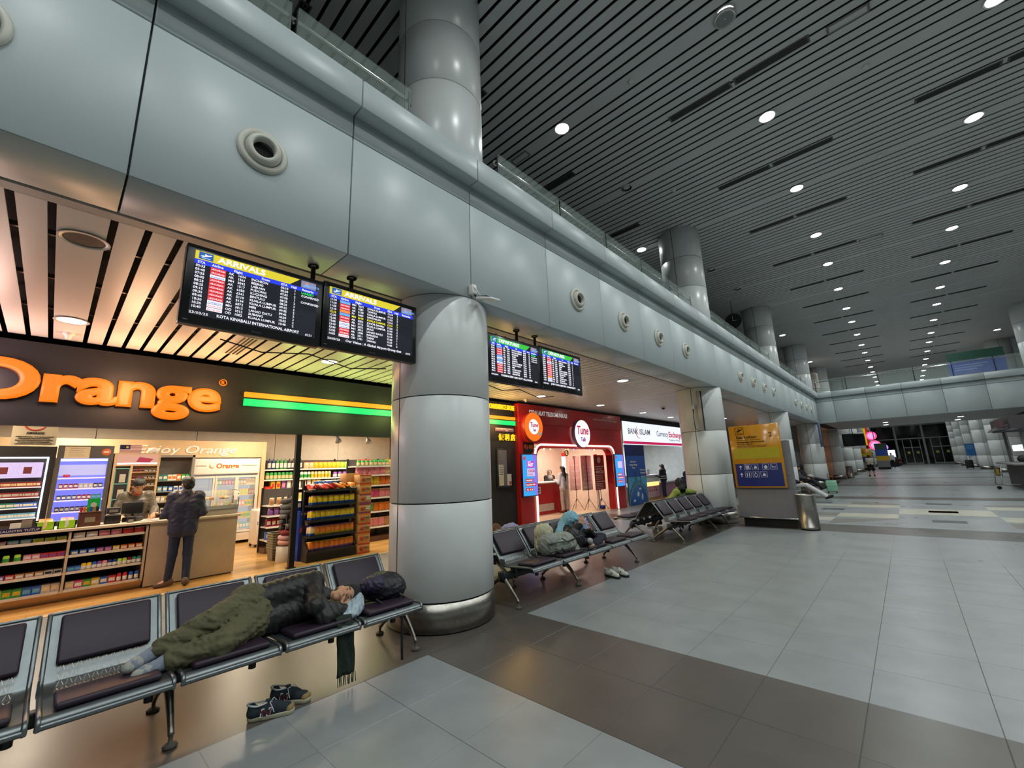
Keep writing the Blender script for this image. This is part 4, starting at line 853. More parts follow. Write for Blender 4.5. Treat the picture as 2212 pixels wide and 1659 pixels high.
for y in (2.45, 3.65): MB().cyl((fx-.1, y, .0), (fx-.1, y, .08), .03).build('foot', BK, t)
# low white freezer
t = thing('chest_freezer', 'low white freezer chest with lettering beside the fridge', 'freezer', (-11.6, 3.62, 0)); MB().rbox(-.5, -.16, .06, 0, .2, .86, .03).build('body', M('freezer_white', 'E6DDD2', .35), t); MB().rbox(-.48, -.15, .86, .0, .19, .90, .01).build('lid', M('case_glass'), t)
for y in (-.12, .16): MB().cyl((-.06, y, 0.004), (-.06, y, .06), .025).build('foot', BK, t); MB().cyl((-.44, y, 0.004), (-.44, y, .06), .025).build('foot', BK, t)
text("Don't", .09, M('letter_violet', '5A4A6A', .5), t, (.003, -.14, .52), *YF, width=.2); MB().box(.0, -.1, .76, .004, .0, .81).build('vent', BK, t)
# wall shelving with goods
def gondola(label, x, y0, y1, zs, depth=.4, base=.12, top=2.1, back=M('mesh_back', '4A4542', .6)):
    t = thing('goods_shelf', label, 'shelf', (0, 0, 0))
    MB().box(x-depth-.02, y0, 0, x-depth, y1, top).build('back_panel', back, t); MB().box(x-depth, y0, 0, x, y1, base).build('base_plinth', M('plinth_brown', '5A3E30', .5), t)
    n = max(1, round((y1-y0)/1.0))
    for i in range(n+1): yy = y0+(y1-y0)*i/n; MB().box(x-depth-.01, yy-.02, 0, x-depth+.03, yy+.02, top+.03).build('upright', BK, t)
    for z in zs:
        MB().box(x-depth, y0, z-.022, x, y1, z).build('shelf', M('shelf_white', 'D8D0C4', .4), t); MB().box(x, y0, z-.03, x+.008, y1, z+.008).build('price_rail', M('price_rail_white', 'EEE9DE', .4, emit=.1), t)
    return t
gondola('long wall shelf of groceries at the back of the store', -13.1, 4.0, 8.3, (.30, .62, .95, 1.28, 1.55, 1.83))
GW = 'groceries on the back wall shelf'
row('bottle', (.04, .30), [(('1E3A7A','F0EDE4'), 2), (('3FA34A','F0EDE4'), 3), (('2C2A30','F0EDE4'), 4)], -13.2, 4.10, 5.05, 1.832, 'on the top tier of the back wall shelf', 'bottle', GW)
row('pouch', (.13, .20, .09), [(('F2D6A0','D23A3A'), 2), (('E0C02A','E8822A'), 6), (('A9D84A','3FA34A'), 4)], -13.18, 5.08, 6.75, 1.832, 'on the top tier of the back wall shelf', 'packet', GW)
row('box', (.12, .26, .12), [(('D23A3A','F2D6A0'), 4), (('3FA34A','F0EDE4'), 4), (('E0C02A','F0EDE4'), 4)], -13.12, 6.78, 8.2, 1.832, 'on the top tier of the back wall shelf', 'packet', GW)
row('can', (.045, .20), [(('3FA34A','F2D6A0'), 8), (('F0EDE4','3FA34A'), 4), (('F2D6A0','E0C02A'), 6)], -13.16, 4.06, 5.9, 1.552, 'on the second tier of the back wall shelf', 'tin', GW)
row('can', (.06, .17), [(('8A5AA8','F0EDE4'), 7), (('F2D6A0','E8822A'), 3), (('3FA34A','F0EDE4'), 5)], -13.16, 5.95, 8.2, 1.552, 'on the second tier of the back wall shelf', 'tin', GW)
row('box', (.10, .22, .12), [(('E0C02A','D23A3A'), 2), (('8A5AA8','E88FA0'), 1), (('C8C2B4','F0EDE4'), 5), (('E0C02A','F0EDE4'), 2)], -13.14, 4.2, 5.6, 1.282, 'on the third tier of the back wall shelf', 'packet', GW)
row('pouch', (.16, .20, .10), [(('E88FA0','F0EDE4'), 4), (('E8822A','E0C02A'), 4), (('8A5AA8','F0EDE4'), 5)], -13.16, 5.7, 8.2, 1.282, 'on the third tier of the back wall shelf', 'packet', GW)
row('box', (.13, .20, .12), [(('D23A3A','E0C02A'), 3), (('E88FA0','A9D84A'), 3), (('F2D6A0','A9D84A'), 4)], -13.14, 4.02, 5.6, .952, 'on the fourth tier of the back wall shelf', 'packet', GW)
row('pouch', (.16, .20, .10), [(('D94F8C','F0EDE4'), 5), (('E8822A','E0C02A'), 5)], -13.16, 5.7, 8.2, .952, 'on the fourth tier of the back wall shelf', 'packet', GW)
row('pouch', (.2, .2, .12), [(('E8822A','F2D6A0'), 3), (('B98A5A','F2D6A0'), 3)], -13.16, 4.05, 5.6, .622, 'on the fifth tier of the back wall shelf', 'packet', GW)
# end shelf seen beside the column
gondola('tall shelf of bright snack bags just left of the column', -9.75, 4.95, 6.6, (.34, .70, 1.03, 1.33, 1.58, 1.80), top=1.95)
GE = 'snack bags on the shelf by the column'
for i, (z, sq) in enumerate(((.345, [(('E88FA0','F2D6A0'), 5), (('B98A5A','E88FA0'), 5)]), (.705, [(('3FA34A','F2D6A0'), 3), (('E8822A','B98A5A'), 7)]), (1.035, [(('D94F8C','E0C02A'), 4), (('E88FA0','F0EDE4'), 6)]), (1.335, [(('E0C02A','E8822A'), 4), (('E8822A','D23A3A'), 6)]), (1.585, [(('E88FA0','F2D6A0'), 5), (('F2D6A0','E0C02A'), 5)]))):
    row('pouch', (.15, .21, .09), sq, -9.8, 5.0, 6.55, z, f'on tier {["one","two","three","four","five"][i]} of the shelf by the column', 'packet', GE)
row('can', (.04, .14), [(('3FA34A','F2D6A0'), 8), (('E0C02A','F2D6A0'), 6)], -9.8, 5.0, 6.55, 1.802, 'on the top tier of the shelf by the column', 'tin', GE)
gondola('short white middle shelf with household goods near the baskets', -10.4, 3.30, 3.95, (.28, .55, .78, 1.0), top=1.35)
for i, (z, sq) in enumerate(((.282, [(('2E66C8','F0EDE4'), 2), (('D94F8C','F0EDE4'), 2), (('E8822A','F0EDE4'), 1), (('A9D84A','F0EDE4'), 1)]), (.552, [(('8C1F2E','F0EDE4'), 3), (('D23A3A','F2D6A0'), 3)]), (.782, [(('8A5AA8','E88FA0'), 3), (('D94F8C','F0EDE4'), 2)]), (1.002, [(('B98A5A','F2D6A0'), 4)]))):
    row('box' if i < 2 else 'pouch', (.09, .16, .09), sq, -10.45, 3.32, 3.92, z, f'on tier {["one","two","three","four"][i]} of the short middle shelf', 'packet', 'goods on the middle shelf')
t = thing('red_carton', 'tall red carton hanging on the back shelf end', 'carton', (-12.99, 4.12, .953)); MB().box(-.1, -.10, 0, 0, .1, .42).build('box', M('carton_red', 'C22A22', .4), t); MB().box(.0, -.05, .1, .003, .03, .36).build('print_panel', M('carton_gold', 'E8A040', .4), t)
# snack rack by the door post
rx = -8.52
t = thing('snack_rack', 'black snack rack with rows of crisp pouches by the door post', 'rack', (0, 0, 0)); RB = M('rack_black', '141214', .45)
MB().box(rx-.42, 3.44, 0, rx-.02, 4.40, .17).build('base', RB, t); MB().box(rx-.42, 3.44, .17, rx-.40, 4.40, 1.42).build('back_panel', RB, t)
for y in (3.44, 4.37): MB().box(rx-.42, y, .17, rx-.36, y+.03, 1.52).build('upright', RB, t); MB().prism([(rx-.4, .17), (rx, .17), (rx, .22), (rx-.3, .5), (rx-.3, 1.3), (rx-.4, 1.35)], y, y+.02, 'xz').build('side_panel', RB, t)
rz_ = (.19, .47, .76, 1.04, 1.32)
for z in rz_: MB().box(rx-.40, 3.46, z-.03, rx, 4.38, z).build('shelf', RB, t); MB().box(rx, 3.46, z-.035, rx+.01, 4.38, z+.01).build('price_rail', M('rail_dark', '2A282A', .4), t)
GS = 'crisp pouches on the black rack'
for i, sq in enumerate(([(('E8822A','E0C02A','8A5AA8'), 9)], [(('F2D6A0','8A5AA8','2E66C8'), 1), (('E8822A','8A5AA8','E0C02A'), 8)], [(('E0C02A','8A5AA8','2E66C8'), 9)], [(('E0C02A','8A5AA8','2E66C8'), 8)])):
    n = sum(c for _, c in sq); row('pouch', (.098, .185, .07), sq, rx-.06, 3.48, 4.36, rz_[i], f'on the {["lowest","second","third","fourth"][i]} shelf of the black rack', 'packet', GS)
    row('pouch', (.098, .17, .07), sq, rx-.16, 3.48, 4.36, rz_[i], f'in the rear line of the {["lowest","second","third","fourth"][i]} rack shelf', 'packet', GS)
for k in range(16):
    c = (('D23A3A', 'F0EDE4'), ('D23A3A', '8C1F2E'), ('E8822A', 'F2D6A0'))[0 if k < 6 else 1 if k < 10 else 2]
    o = good('pouch', (.13, .16, .07), c, (rx-.06-.06*(k % 3), 3.50+.055*k, 1.33+.03*(k % 2)), f'{CN[c[0]]} sweets bag piled on top of the black rack', 'packet', 'sweets piled on the rack', .5*(k % 4)); o.rotation_euler = (.3*(k % 3), -1.0, .4*(k % 5))
row('pouch', (.12, .14, .08), [(('2E66C8','F0EDE4'), 4), (('1E3A7A','F0EDE4'), 3)], -9.1, 3.75, 4.35, 1.36, 'behind the top of the black rack', 'packet', 'blue bags behind the rack')
t = thing('low_rear_rack', 'low dark rack carrying blue bags behind the snack rack', 'rack', (-9.2, 3.7, 0)); MB().box(-.2, 0, 0, .15, .7, 1.35).build('body', RB, t)
# cartons
CBD = M('cardboard', 'C09060', .7, noise=.08); TAPE = [M('tape_orange', 'E07A1E', .4), M('tape_red', 'C4402A', .4), M('tape_purple', '8A3A6A', .4)]
for i in range(8):
    h_ = .198; c = [1, 0, 1, 0, 2, 2, 0, 1][i]
    t = thing('cardboard_carton', f'cardboard snack carton with {["orange","red","purple"][c]} edge print, {["lowest","second","third","fourth","fifth","sixth","seventh","topmost"][i]} of the stack beside the rack', 'carton', (-8.52, 4.575, .005+h_*i), random.uniform(-.03, .03), 'stacked cartons by the rack')
    MB().rbox(-.32, -.135, .001, 0, .135, h_-.001, .004, 1).build('box', CBD, t)
    for z in (.004, h_-.03): MB().box(0, -.134, z, .0015, .134, z+.026).build('edge_print', TAPE[c], t)
    MB().lathe([(.045, 0), (.045, .002), (.001, .0025)], 14, (.001, -.05, h_/2), 'x').build('round_logo', M('logo_red', 'B8402A', .5), t)
    MB().box(.001, .01, h_/2-.02, .002, .11, h_/2-.012).build('print_line', M('print_brown', '5A3A2A', .6), t)
    if i in (4, 5): MB().box(.002, .02, .08, .003, .11, .14).build('label', PAP, t)
    text('Twisties' if i % 2 else 'Mister', .035, M('print_brown'), t, (.002, .0, h_/2+.005), *YF, width=.11)
t = thing('cardboard_carton', 'single cardboard carton standing left of the tall carton stack top', 'carton', (-8.80, 4.42, 1.42)); MB().rbox(-.3, -.14, 0, 0, .13, .21, .004, 1).build('box', CBD, t); MB().box(0, -.13, .01, .002, .13, .03).build('edge_print', TAPE[1], t)
t = thing('blue_stand', 'blue cardboard sweets stand printed with small cards by the door post', 'stand', (-8.85, 3.39, 0)); HB = M('stand_blue', '1C3A9A', .4)
MB().box(-.2, 0, .10, 0, .23, .93).build('body', HB, t); MB().box(-.2, 0, .93, -.18, .23, 1.1).build('header', HB, t); MB().box(-.19, .01, 0.004, -.02, .22, .10).build('foot', HB, t); MB().box(-.178, .02, 1.0, -.175, .21, 1.08).build('header_print', WHITEP, t)
text('HARIBO', .05, M('letter_cream', 'E8C8B8', .5), t, (.003, .03, .86), *YF, bold=.001, width=.17)
for k, (y, z, m) in enumerate(((.14, .70, 'F2E2A0'), (.06, .58, 'C03A3A'), (.13, .42, 'F2E2A0'))): o = MB().rbox(0, -.03, -.05, .004, .03, .05, .0015, 1).build('printed_card', M('card_'+m, m, .5), t, (.001, y, z)); o.rotation_euler = (.25*(-1)**k, 0, 0)
# baskets and neck pillows
t0 = None
for i in range(7):
    t = thing('shopping_basket', 'grey plastic shopping basket in the stack inside the door', 'basket', (-9.5, 3.23, .004+.045*i), group='nested grey shopping baskets')
    BG = M('basket_grey', '6E6A5C', .5)
    m = MB(); a, b_ = (.13, .10), (.17, .13)
    m.add([(-a[0], -a[1], 0), (a[0], -a[1], 0), (a[0], a[1], 0), (-a[0], a[1], 0), (-b_[0], -b_[1], .24), (b_[0], -b_[1], .24), (b_[0], b_[1], .24), (-b_[0], b_[1], .24)], [(3,2,1,0), (0,1,5,4), (1,2,6,5), (2,3,7,6), (3,0,4,7)]); m.build('body', BG, t)
    m = MB()
    m.tube([(-b_[0], -b_[1], .24), (b_[0], -b_[1], .24), (b_[0], b_[1], .24), (-b_[0], b_[1], .24), (-b_[0], -b_[1], .24)], .009, 6); m.build('rim', M('basket_rim', '8A8672', .5), t)
    if i == 0:
        for z in (.04, .09, .14, .19): MB().box(.138+z*.16, -.10, z, .141+z*.16, .10, z+.02).build('slot', M('slot_dark', '2A2822', .6), t)
t = thing('pillow_stand', 'pale floor stand carrying travel neck pillows', 'stand', (-9.2, 3.28, 0)); MB().cyl((0, 0, .0), (0, 0, 1.25), .02).build('pole', CHROME, t); MB().lathe([(.15, 0), (.15, .28), (.001, .29)], 18).build('base_bin', M('bin_clear', 'BEB4A8', .4), t)
for i in range(9):
    c = ['D8A8A0', 'C8A0A8', '8A3A40', '6A6A6C', '55565A', '77777A', '5A5B5F', '6F6F72', '4E4F54'][i]
    o = MB(); 
    nrm = []
    R0, r0 = .085, .05
    for a in range(14):
        for b_ in range(8):
            A = -2.5+5.0*a/13; B = 2*PI*b_/8; nrm.append(((R0+r0*math.cos(B))*math.cos(A), (R0+r0*math.cos(B))*math.sin(A), r0*math.sin(B)))
    o.add(nrm, [(a*8+b_, a*8+(b_+1) % 8, (a+1)*8+(b_+1) % 8, (a+1)*8+b_) for a in range(13) for b_ in range(8)]+[tuple(range(8)), tuple(range(111, 103, -1))], True)
    o = o.build('neck_pillow', M('plush_'+c, c, .9, bump=.4, nscale=60), None, (-9.2, 3.28, .345+.098*i)); o.rotation_euler = (.12*(i % 3-1), .1*(i % 2), .7*i)
    tag(o, f'{["pale pink","dusty pink","maroon","grey","dark grey","mid grey","striped grey","light grey","charcoal"][i]} neck pillow on the floor stand', 'pillow', 'neck pillows on the stand')
# notices above the till
t = thing('warning_notice', 'cream warning notice with a red ring hanging above the till', 'notice', (-9.6, -.47, 2.2)); MB().box(-.004, 0, 0, 0, .46, .40).build('sheet', M('notice_cream', 'DCC9A8', .6), t)
for y in (.05, .41): MB().cyl((-.002, y, .39), (-.002, y, .85), .003, n=6).build('hanging_cord', BK, t)
MB().lathe([(.10, 0), (.125, 0), (.125, .002), (.10, .002), (.10, 0)], 24, (.0, .22, .34), 'x').build('red_ring', M('ring_red', 'B84A3A', .5), t)
text('AMARAN!', .05, M('print_dark'), t, (.002, .14, .17), *YF, bold=.001, width=.18)
for k, s in enumerate(('MEROKOK, VANDALISME', 'MEMBAWA BARANG KOTOR', 'DAN MENCURI DI DALAM PREMIS', 'INI ADALAH SATU KESALAHAN', 'UNDANG-UNDANG')): text(s, .02, M('print_dark'), t, (.002, .04+.03*(k % 2), .125-.026*k), *YF, width=.38-.06*(k % 2))
t = thing('paper_notice', 'plain cream paper notice on the lilac tobacco cabinet', 'notice', (cbx+.004, .12, 2.10)); MB().box(0, 0, 0, .003, .34, .22).build('sheet', M('notice_cream'), t)
for k in range(5): MB().box(.003, .06, .18-.035*k, .0038, .28-.03*(k % 2), .187-.035*k).build('print_line', M('print_grey', '8A8078', .6), t)
t = thing('malaysia_flag', 'small striped flag with crescent over the wooden pack unit', 'flag', (cbx-.06, .88, 2.201)); MB().box(-.004, 0, 0, 0, .34, .17).build('cloth', WHITEP, t)
for k in range(7): MB().box(0, 0, .005+.0243*k, .0012, .34, .017+.0243*k).build('red_stripe', M('flag_red', 'A8222A', .6), t)
cq = MB().box(.0012, 0, .075, .002, .16, .17).build('canton', M('flag_blue', '1A1E5A', .6), t); MB().lathe([(.022, 0), (.034, 0), (.034, .001)], 18, (.002, .06, .122), 'x').build('crescent', M('flag_yellow', 'E0C040', .5), t); MB().cyl((.002, .115, .122), (.003, .115, .122), .02, n=10).build('star', M('flag_yellow'), t)
t = thing('dome_lamp', 'white round mirror dome at the flag', 'dome', (cbx-.06, 1.42, 2.261)); MB().sph((0, 0, 0), (.05, .09, .06)).build('dome', WHITEP, t); MB().cyl((-.03, 0, -.06), (-.03, 0, 0), .012).build('arm', BK, t)
# ================================================================== BENCHES
PADM = M('plum_vinyl', '281A2A', .5, noise=.06, nscale=20); STL = M('bench_steel', '7A8082', .34, .85, noise=.06, nscale=20); BEAM = M('beam_dark', '2B2E30', .4, .4); LEGM = M('leg_aluminium', '7C776E', .35, .9); RUB = M('rubber_foot', '54524A', .6)
SP = [(.43, .385), (.44, .405), (.43, .425), (.40, .436), (.20, .425), (.0, .412), (-.06, .418), (-.105, .45), (-.13, .50), (-.33, .765), (-.345, .775), (-.355, .77)]
def sheet(w_):
    m = MB(); t = .006; n = len(SP)
    # solid sheet with a perforated zone between the pads (profile points 4..8)
    def off(i):
        a = Vector((SP[max(i-1, 0)][0], SP[max(i-1, 0)][1])); b_ = Vector((SP[min(i+1, n-1)][0], SP[min(i+1, n-1)][1])); d = (b_-a).normalized(); return (-d.y*-t, d.x*-t)
    def strip(pts, y0, y1):
        v = []
        for x, z in pts: v += [(x, y0, z), (x, y1, z)]
        k = len(pts); m.add(v, [(2*i, 2*i+1, 2*i+3, 2*i+2) for i in range(k-1)], True)
    e = .06
    strip(SP[:4], 0, w_); strip(SP[9:], 0, w_)
    for y0, y1 in ((0, e), (w_-e, w_)): strip(SP[3:10], y0, y1)
    def lerp(u):   # u in 0..1 along points 3..9
        q = SP[3:10]; L = [0]
        for a, b_ in zip(q, q[1:]): L.append(L[-1]+math.dist(a, b_))
        s = u*L[-1]
        for i in range(len(q)-1):
            if s <= L[i+1]+1e-9:
                f = (s-L[i])/(L[i+1]-L[i]); return (q[i][0]+(q[i+1][0]-q[i][0])*f, q[i][1]+(q[i+1][1]-q[i][1])*f)
        return q[-1]
    strip([lerp(u) for u in (0, .12, .24, .36)], e, w_-e); strip([lerp(u) for u in (.66, .76, .88, 1)], e, w_-e)
    NU, NY = 6, 22
    for i in range(NU):
        for j in range(NY):
            u0, u1 = .36+.30*i/NU, .36+.30*(i+1)/NU; y0, y1 = e+(w_-2*e)*j/NY, e+(w_-2*e)*(j+1)/NY
            P = [(lerp(u0), y0), (lerp(u0), y1), (lerp(u1), y1), (lerp(u1), y0)]
            um, ym = (u0+u1)/2, (y0+y1)/2; du, dy = (u1-u0)*.34, (y1-y0)*.26
            s = 1 if (i+j) % 2 else -1
            Q = [(lerp(um-du), ym-s*dy*.9-dy*.22), (lerp(um-du*.9), ym-s*dy*.9+dy*.25), (lerp(um+du), ym+s*dy*.9+dy*.25), (lerp(um+du*.9), ym+s*dy*.9-dy*.25)]
            v = [(a[0], y, a[1]) for a, y in P]+[(a[0], y, a[1]) for a, y in Q]
            m.add(v, [(0, 1, 5, 4), (1, 2, 6, 5), (2, 3, 7, 6), (3, 0, 4, 7)], True)
    # rolled side rims and front nose
    for y in (0, w_): m.tube([(x, y, z) for x, z in SP], .013, 6)
    m.tube([(.435, 0, .398), (.435, w_, .398)], .016, 6); m.tube([(-.345, 0, .772), (-.345, w_, .772)], .012, 6)
    return m
def bench(label, x0, y0, n, pitch, legs, rz=0, group=None):
    t = thing('waiting_bench', label, 'bench', (x0, y0, 0), rz, group)
    w_ = pitch-.045
    sh = sheet(w_).mesh('seat_shell', STL)
    # back pad follows the slanted back, seat pad lies on the front
    bx = Vector((-.33-(-.13), 0, .765-.50)).normalized()
    def pad(L0, L1, wd, th, o, d, nm):
        m = MB(); m.rbox(0, 0, 0, L1-L0, wd, th, th*.48, 3); me = m.mesh(nm, PADM)
        nrm = Vector((d.z, 0, -d.x)) if nm == 'back_pad' else Vector((0, 0, 1))
        M4 = Matrix(((d.x, 0, nrm.x, o[0]), (0, 1, 0, o[1]), (d.z, 0, nrm.z, o[2]), (0, 0, 0, 1))); me.transform(M4); return me
    bp = pad(0, .30, w_-.10, .035, (-.135, .05, .515), bx, 'back_pad')
    sp = pad(0, .27, w_-.10, .04, (.13, .05, .424), Vector((.998, 0, .05)), 'seat_pad')
    clip = MB().box(-.03, -.02, .26, .05, .02, .40).mesh('seat_bracket', BEAM)
    hub = MB().cyl((.02, 0, .20), (.02, 0, .27), .025, n=10).mesh('leveller', BEAM)
    bs = MB().box(-.375, .03, .50, -.355, w_-.03, .76)
    for i in range(n):
        y = i*pitch+.0225
        ob('seat_shell', sh, t, (0, y, 0)); ob('seat_pad', sp, t, (0, y, 0)); ob('back_pad', bp, t, (0, y, 0))
        for q in (.12, w_-.12): ob('seat_bracket', clip, t, (0, y+q, 0))
        ob('leveller', hub, t, (.03, y+w_-.05, .02))
        MB().box(-.10, y-.014, .40, -.02, y-.004, .49).build('side_plate', STL, t)
    MB().rbox(-.035, -.05, .27, .045, n*pitch+.05, .345, .006, 1).build('beam', BEAM, t)
    lg = MB().tube([(.02, 0, .31), (.10, 0, .24), (.22, 0, .12), (.26, 0, .065)], [.03, .026, .018, .017], 8)
    lgm = lg.mesh('leg', LEGM); rg = MB().tube([(-.02, 0, .31), (-.12, 0, .24), (-.30, 0, .12), (-.36, 0, .065)], [.03, .026, .018, .017], 8).mesh('leg', LEGM)
    ft = MB().lathe([(.001, 0), (.036, 0), (.04, .012), (.03, .024), (.012, .03), (.012, .07), (.018, .08), (.001, .085)], 14).mesh('foot', RUB)
    hubm = MB().rbox(-.05, -.03, .25, .07, .03, .37, .01, 1).mesh('leg_hub', BEAM)
    for y in legs:
        ob('leg', lgm, t, (0, y, 0)); ob('leg', rg, t, (0, y, 0)); ob('leg_hub', hubm, t, (0, y, 0))
        ob('foot', ft, t, (.26, y, 0)); ob('foot', ft, t, (-.36, y, 0))
    return t
bench('steel waiting bench with plum pads in front of the store, a sleeper on it', -3.82, -1.08, 6, .582, (.58*3+.03, 3.53))
bench('steel waiting bench right of the nearest column, loaded with backpacks', -3.82, 3.92, 5, .60, (-.06, 1.14, 2.86))
bench('front row of the back-to-back waiting benches near the second column', -3.78, 8.72, 5, .605, (.0, 1.95, 2.95))
bench('rear row of the back-to-back waiting benches facing the shops', -4.60, 11.72, 5, .605, (.05, 1.35, 2.95), PI)
bench('waiting bench behind the information board before the third column', -3.8, 18.2, 4, .60, (.3, 2.1))
bench('far waiting bench with dark clothed people between third and fourth columns', -3.8, 23.4, 4, .60, (.3, 2.1))
bench('rear-facing bench backing onto the column bench behind it, near the left counter aisle', -4.6, 6.6, 4, .60, (.3, 2.1), PI)
# ================================================================== INFORMATION BOARD AND BINS
GRY = M('laminate_grey', '77767A', .45, noise=.04); AMB = M('board_amber', 'C98A12', .2, noise=.03, coat=.5); YEL = M('board_yellow', 'B5A514', .2, noise=.03, coat=.5); BLU = M('board_blue', '1E2A70', .2, noise=.03, coat=.5); BLKT = M('letter_black', '15130E', .5); WHT = M('letter_white_matt', 'D8DCEC', .5)
by = 11.78
def info_board(label, x0, x1, y, full=True):
    t = thing('information_board', label, 'sign', (x0, y, 0)); W = x1-x0
    MB().box(.06, .05, 0, W-.06, .33, .20).build('black_plinth', BLACK, t); MB().rbox(-.04, -.02, .20, W+.04, .40, .235, .012, 2).build('bumper_rail', CHROME, t)
    MB().box(0, 0, .235, W, .36, .88).build('lower_cladding', GRY, t)
    for i, (z0, z1) in enumerate(((.885, 1.20), (1.205, 1.47), (1.475, 1.74), (1.745, 2.02))): MB().box(0, .02, z0, W, .36, z1).build('cladding_panel', GRY, t)
    bd = MB().rbox(.01, -.06, .92, W-.10, .0, 2.44, .008, 1).build('board', AMB, t)
    a, b_ = .06, W-.15
    MB().box(a, -.066, .96, b_, -.06, 1.50).build('blue_field', BLU, bd); MB().box(a, -.066, 1.62, b_, -.06, 1.88).build('yellow_field', YEL, bd)
    q = lambda s, sz, x, z, m=BLKT, w=None, bo=0: text(s, sz, m, bd, (x, -.067, z), *XF_, bold=bo, width=w, depth=.001)
    # aeroplane symbol
    fr = MB()
    for r in ((.16, 2.22, .36, 2.228), (.16, 2.40, .36, 2.408), (.16, 2.22, .168, 2.408), (.352, 2.22, .36, 2.408)): fr.box(r[0], -.067, r[1], r[2], -.06, r[3])
    fr.build('symbol_frame', BLKT, bd); MB().prism([(.19, 2.29), (.23, 2.28), (.32, 2.34), (.34, 2.37), (.31, 2.36), (.27, 2.34), (.25, 2.37), (.235, 2.365), (.24, 2.325), (.2, 2.31)], -.067, -.06, 'xz').build('aeroplane_symbol', BLKT, bd); MB().box(.2, -.067, 2.25, .32, -.06, 2.258).build('runway_line', BLKT, bd)
    q('Balai Ketibaan', .10, .17, 2.12, w=.45, bo=.001); q('2', .15, W-.33, 2.13, w=.07); q('Arrival Hall / Terminal 1', .04, .17, 2.07, w=.55)
    q('Antarabangsa (Semenanjung)', .05, .17, 2.015, w=.62, bo=.001); q('Sarawak, Labuan', .05, .17, 1.965, w=.35); q('International (Peninsular Malaysia, Sabah)', .036, .17, 1.925, w=.66); q('Sarawak, Labuan  Arrivals', .03, .17, 1.895, w=.62)
    if full:
        for j, z in enumerate((1.36, 1.18)):
            MB().prism([(.17, z+.0), (.185, z+.0), (.185, z+.07), (.21, z+.05), (.21, z+.065), (.178, z+.10), (.145, z+.065), (.145, z+.05), (.17, z+.07)], -.067, -.066, 'xz').build('arrow', WHT, bd)
            xs = (.26, .43, .66, .83) if j == 0 else (.26, .43, .60)
            for k, x in enumerate(xs):
                f = MB()
                for r in ((x, z-.01, x+.14, z-.004), (x, z+.12, x+.14, z+.126), (x, z-.01, x+.006, z+.126), (x+.134, z-.01, x+.14, z+.126)): f.box(r[0], -.068, r[1], r[2], -.066, r[3])
                f.build('pictogram_frame', WHT, bd)
                g = MB(); kind = (j*4+k) % 7
                if kind == 0:
                    for dx in (.03, .06, .09): g.box(x+dx, -.068, z+.01, x+dx+.02, -.066, z+.10)
                elif kind in (1, 6): g.prism([(x+.03, z+.02), (x+.11, z+.02), (x+.11, z+.05), (x+.07, z+.10), (x+.05, z+.05)], -.068, -.066, 'xz')
                elif kind == 2: g.prism([(x+.025, z+.05), (x+.07, z+.10), (x+.115, z+.05), (x+.10, z+.05), (x+.10, z+.01), (x+.04, z+.01), (x+.04, z+.05)], -.068, -.066, 'xz')
                elif kind == 3: g.box(x+.03, -.068, z+.02, x+.11, -.066, z+.03); g.box(x+.03, -.068, z+.05, x+.11, -.066, z+.058); g.box(x+.03, -.068, z+.02, x+.038, -.066, z+.1)
                elif kind == 4:
                    for dx in (.035, .085): g.box(x+dx, -.068, z+.01, x+dx+.02, -.066, z+.08); g.cyl((x+dx+.01, -.068, z+.095), (x+dx+.01, -.066, z+.095), .012, n=10)
                else: g.lathe([(.03, 0), (.04, 0), (.04, .002)], 16, (x+.07, -.068, z+.045), 'y'); g.cyl((x+.06, -.068, z+.10), (x+.06, -.066, z+.10), .012, n=10)
                g.build('pictogram', WHT, bd)
    return t
info_board('large amber and blue hall two information board on a grey stand', -3.27, -2.05, by)
info_board('distant amber and blue information board beyond the footbridge', -4.2, -2.85, 64.0, False)
def bin_(label, x, y, r=.19, h_=.77):
    t = thing('litter_bin', label, 'bin', (x, y, 0))
    MB().lathe([(.001, 0), (r*.96, 0), (r*.96, .03)], 28).build('base_ring', BLACK, t)
    MB().lathe([(r, .03), (r*1.03, .035), (r*1.03, .07), (r, .075), (r, h_-.03), (r*1.04, h_-.02), (r*1.04, h_), (r*.9, h_), (r*.85, h_-.03), (r*.84, h_-.2)], 32).build('body', STEEL, t); MB().lathe([(r*.84, h_-.16), (.001, h_-.16)], 24).build('dark_liner', BLACK, t)
bin_('brushed steel cylinder bin beside the information board', -1.86, 11.78)
bin_('small distant steel bin beside the fifth column', -3.4, 41.6, .22, .9)
# wall box and slim screen on the second column
t = thing('slim_panel', 'slim vertical panel seen edge-on with a cable on the second column', 'panel', (-3.92, 11.70, 1.98)); 
MB().rbox(.0, -.07, .42, .10, .05, 1.50, .008, 1).build('housing', M('panel_silver', 'A8A49C', .4, .3), t); MB().box(.10, -.06, .43, .105, .04, 1.49).build('dark_face', BLACK, t)
MB().rbox(-.16, -.02, 1.02, -.10, .04, 1.14, .01, 1).build('socket_box', WHITEP, t); MB().tube([(-.13, -.01, 1.03), (-.15, -.02, .8), (-.13, -.03, .5), (-.03, -.03, .42), (.03, -.03, .44)], .008, 6).build('cable', BK, t)
t = thing('slim_panel', 'slim vertical panel seen edge-on on the fourth column', 'panel', (-3.55, 30.1, 2.2)); MB().rbox(.0, -.10, 0, .14, .08, 1.4, .01, 1).build('housing', M('panel_blue', '5A6E8E', .4), t); MB().box(.14, -.09, .02, .145, .07, 1.38).build('dark_face', BLACK, t)
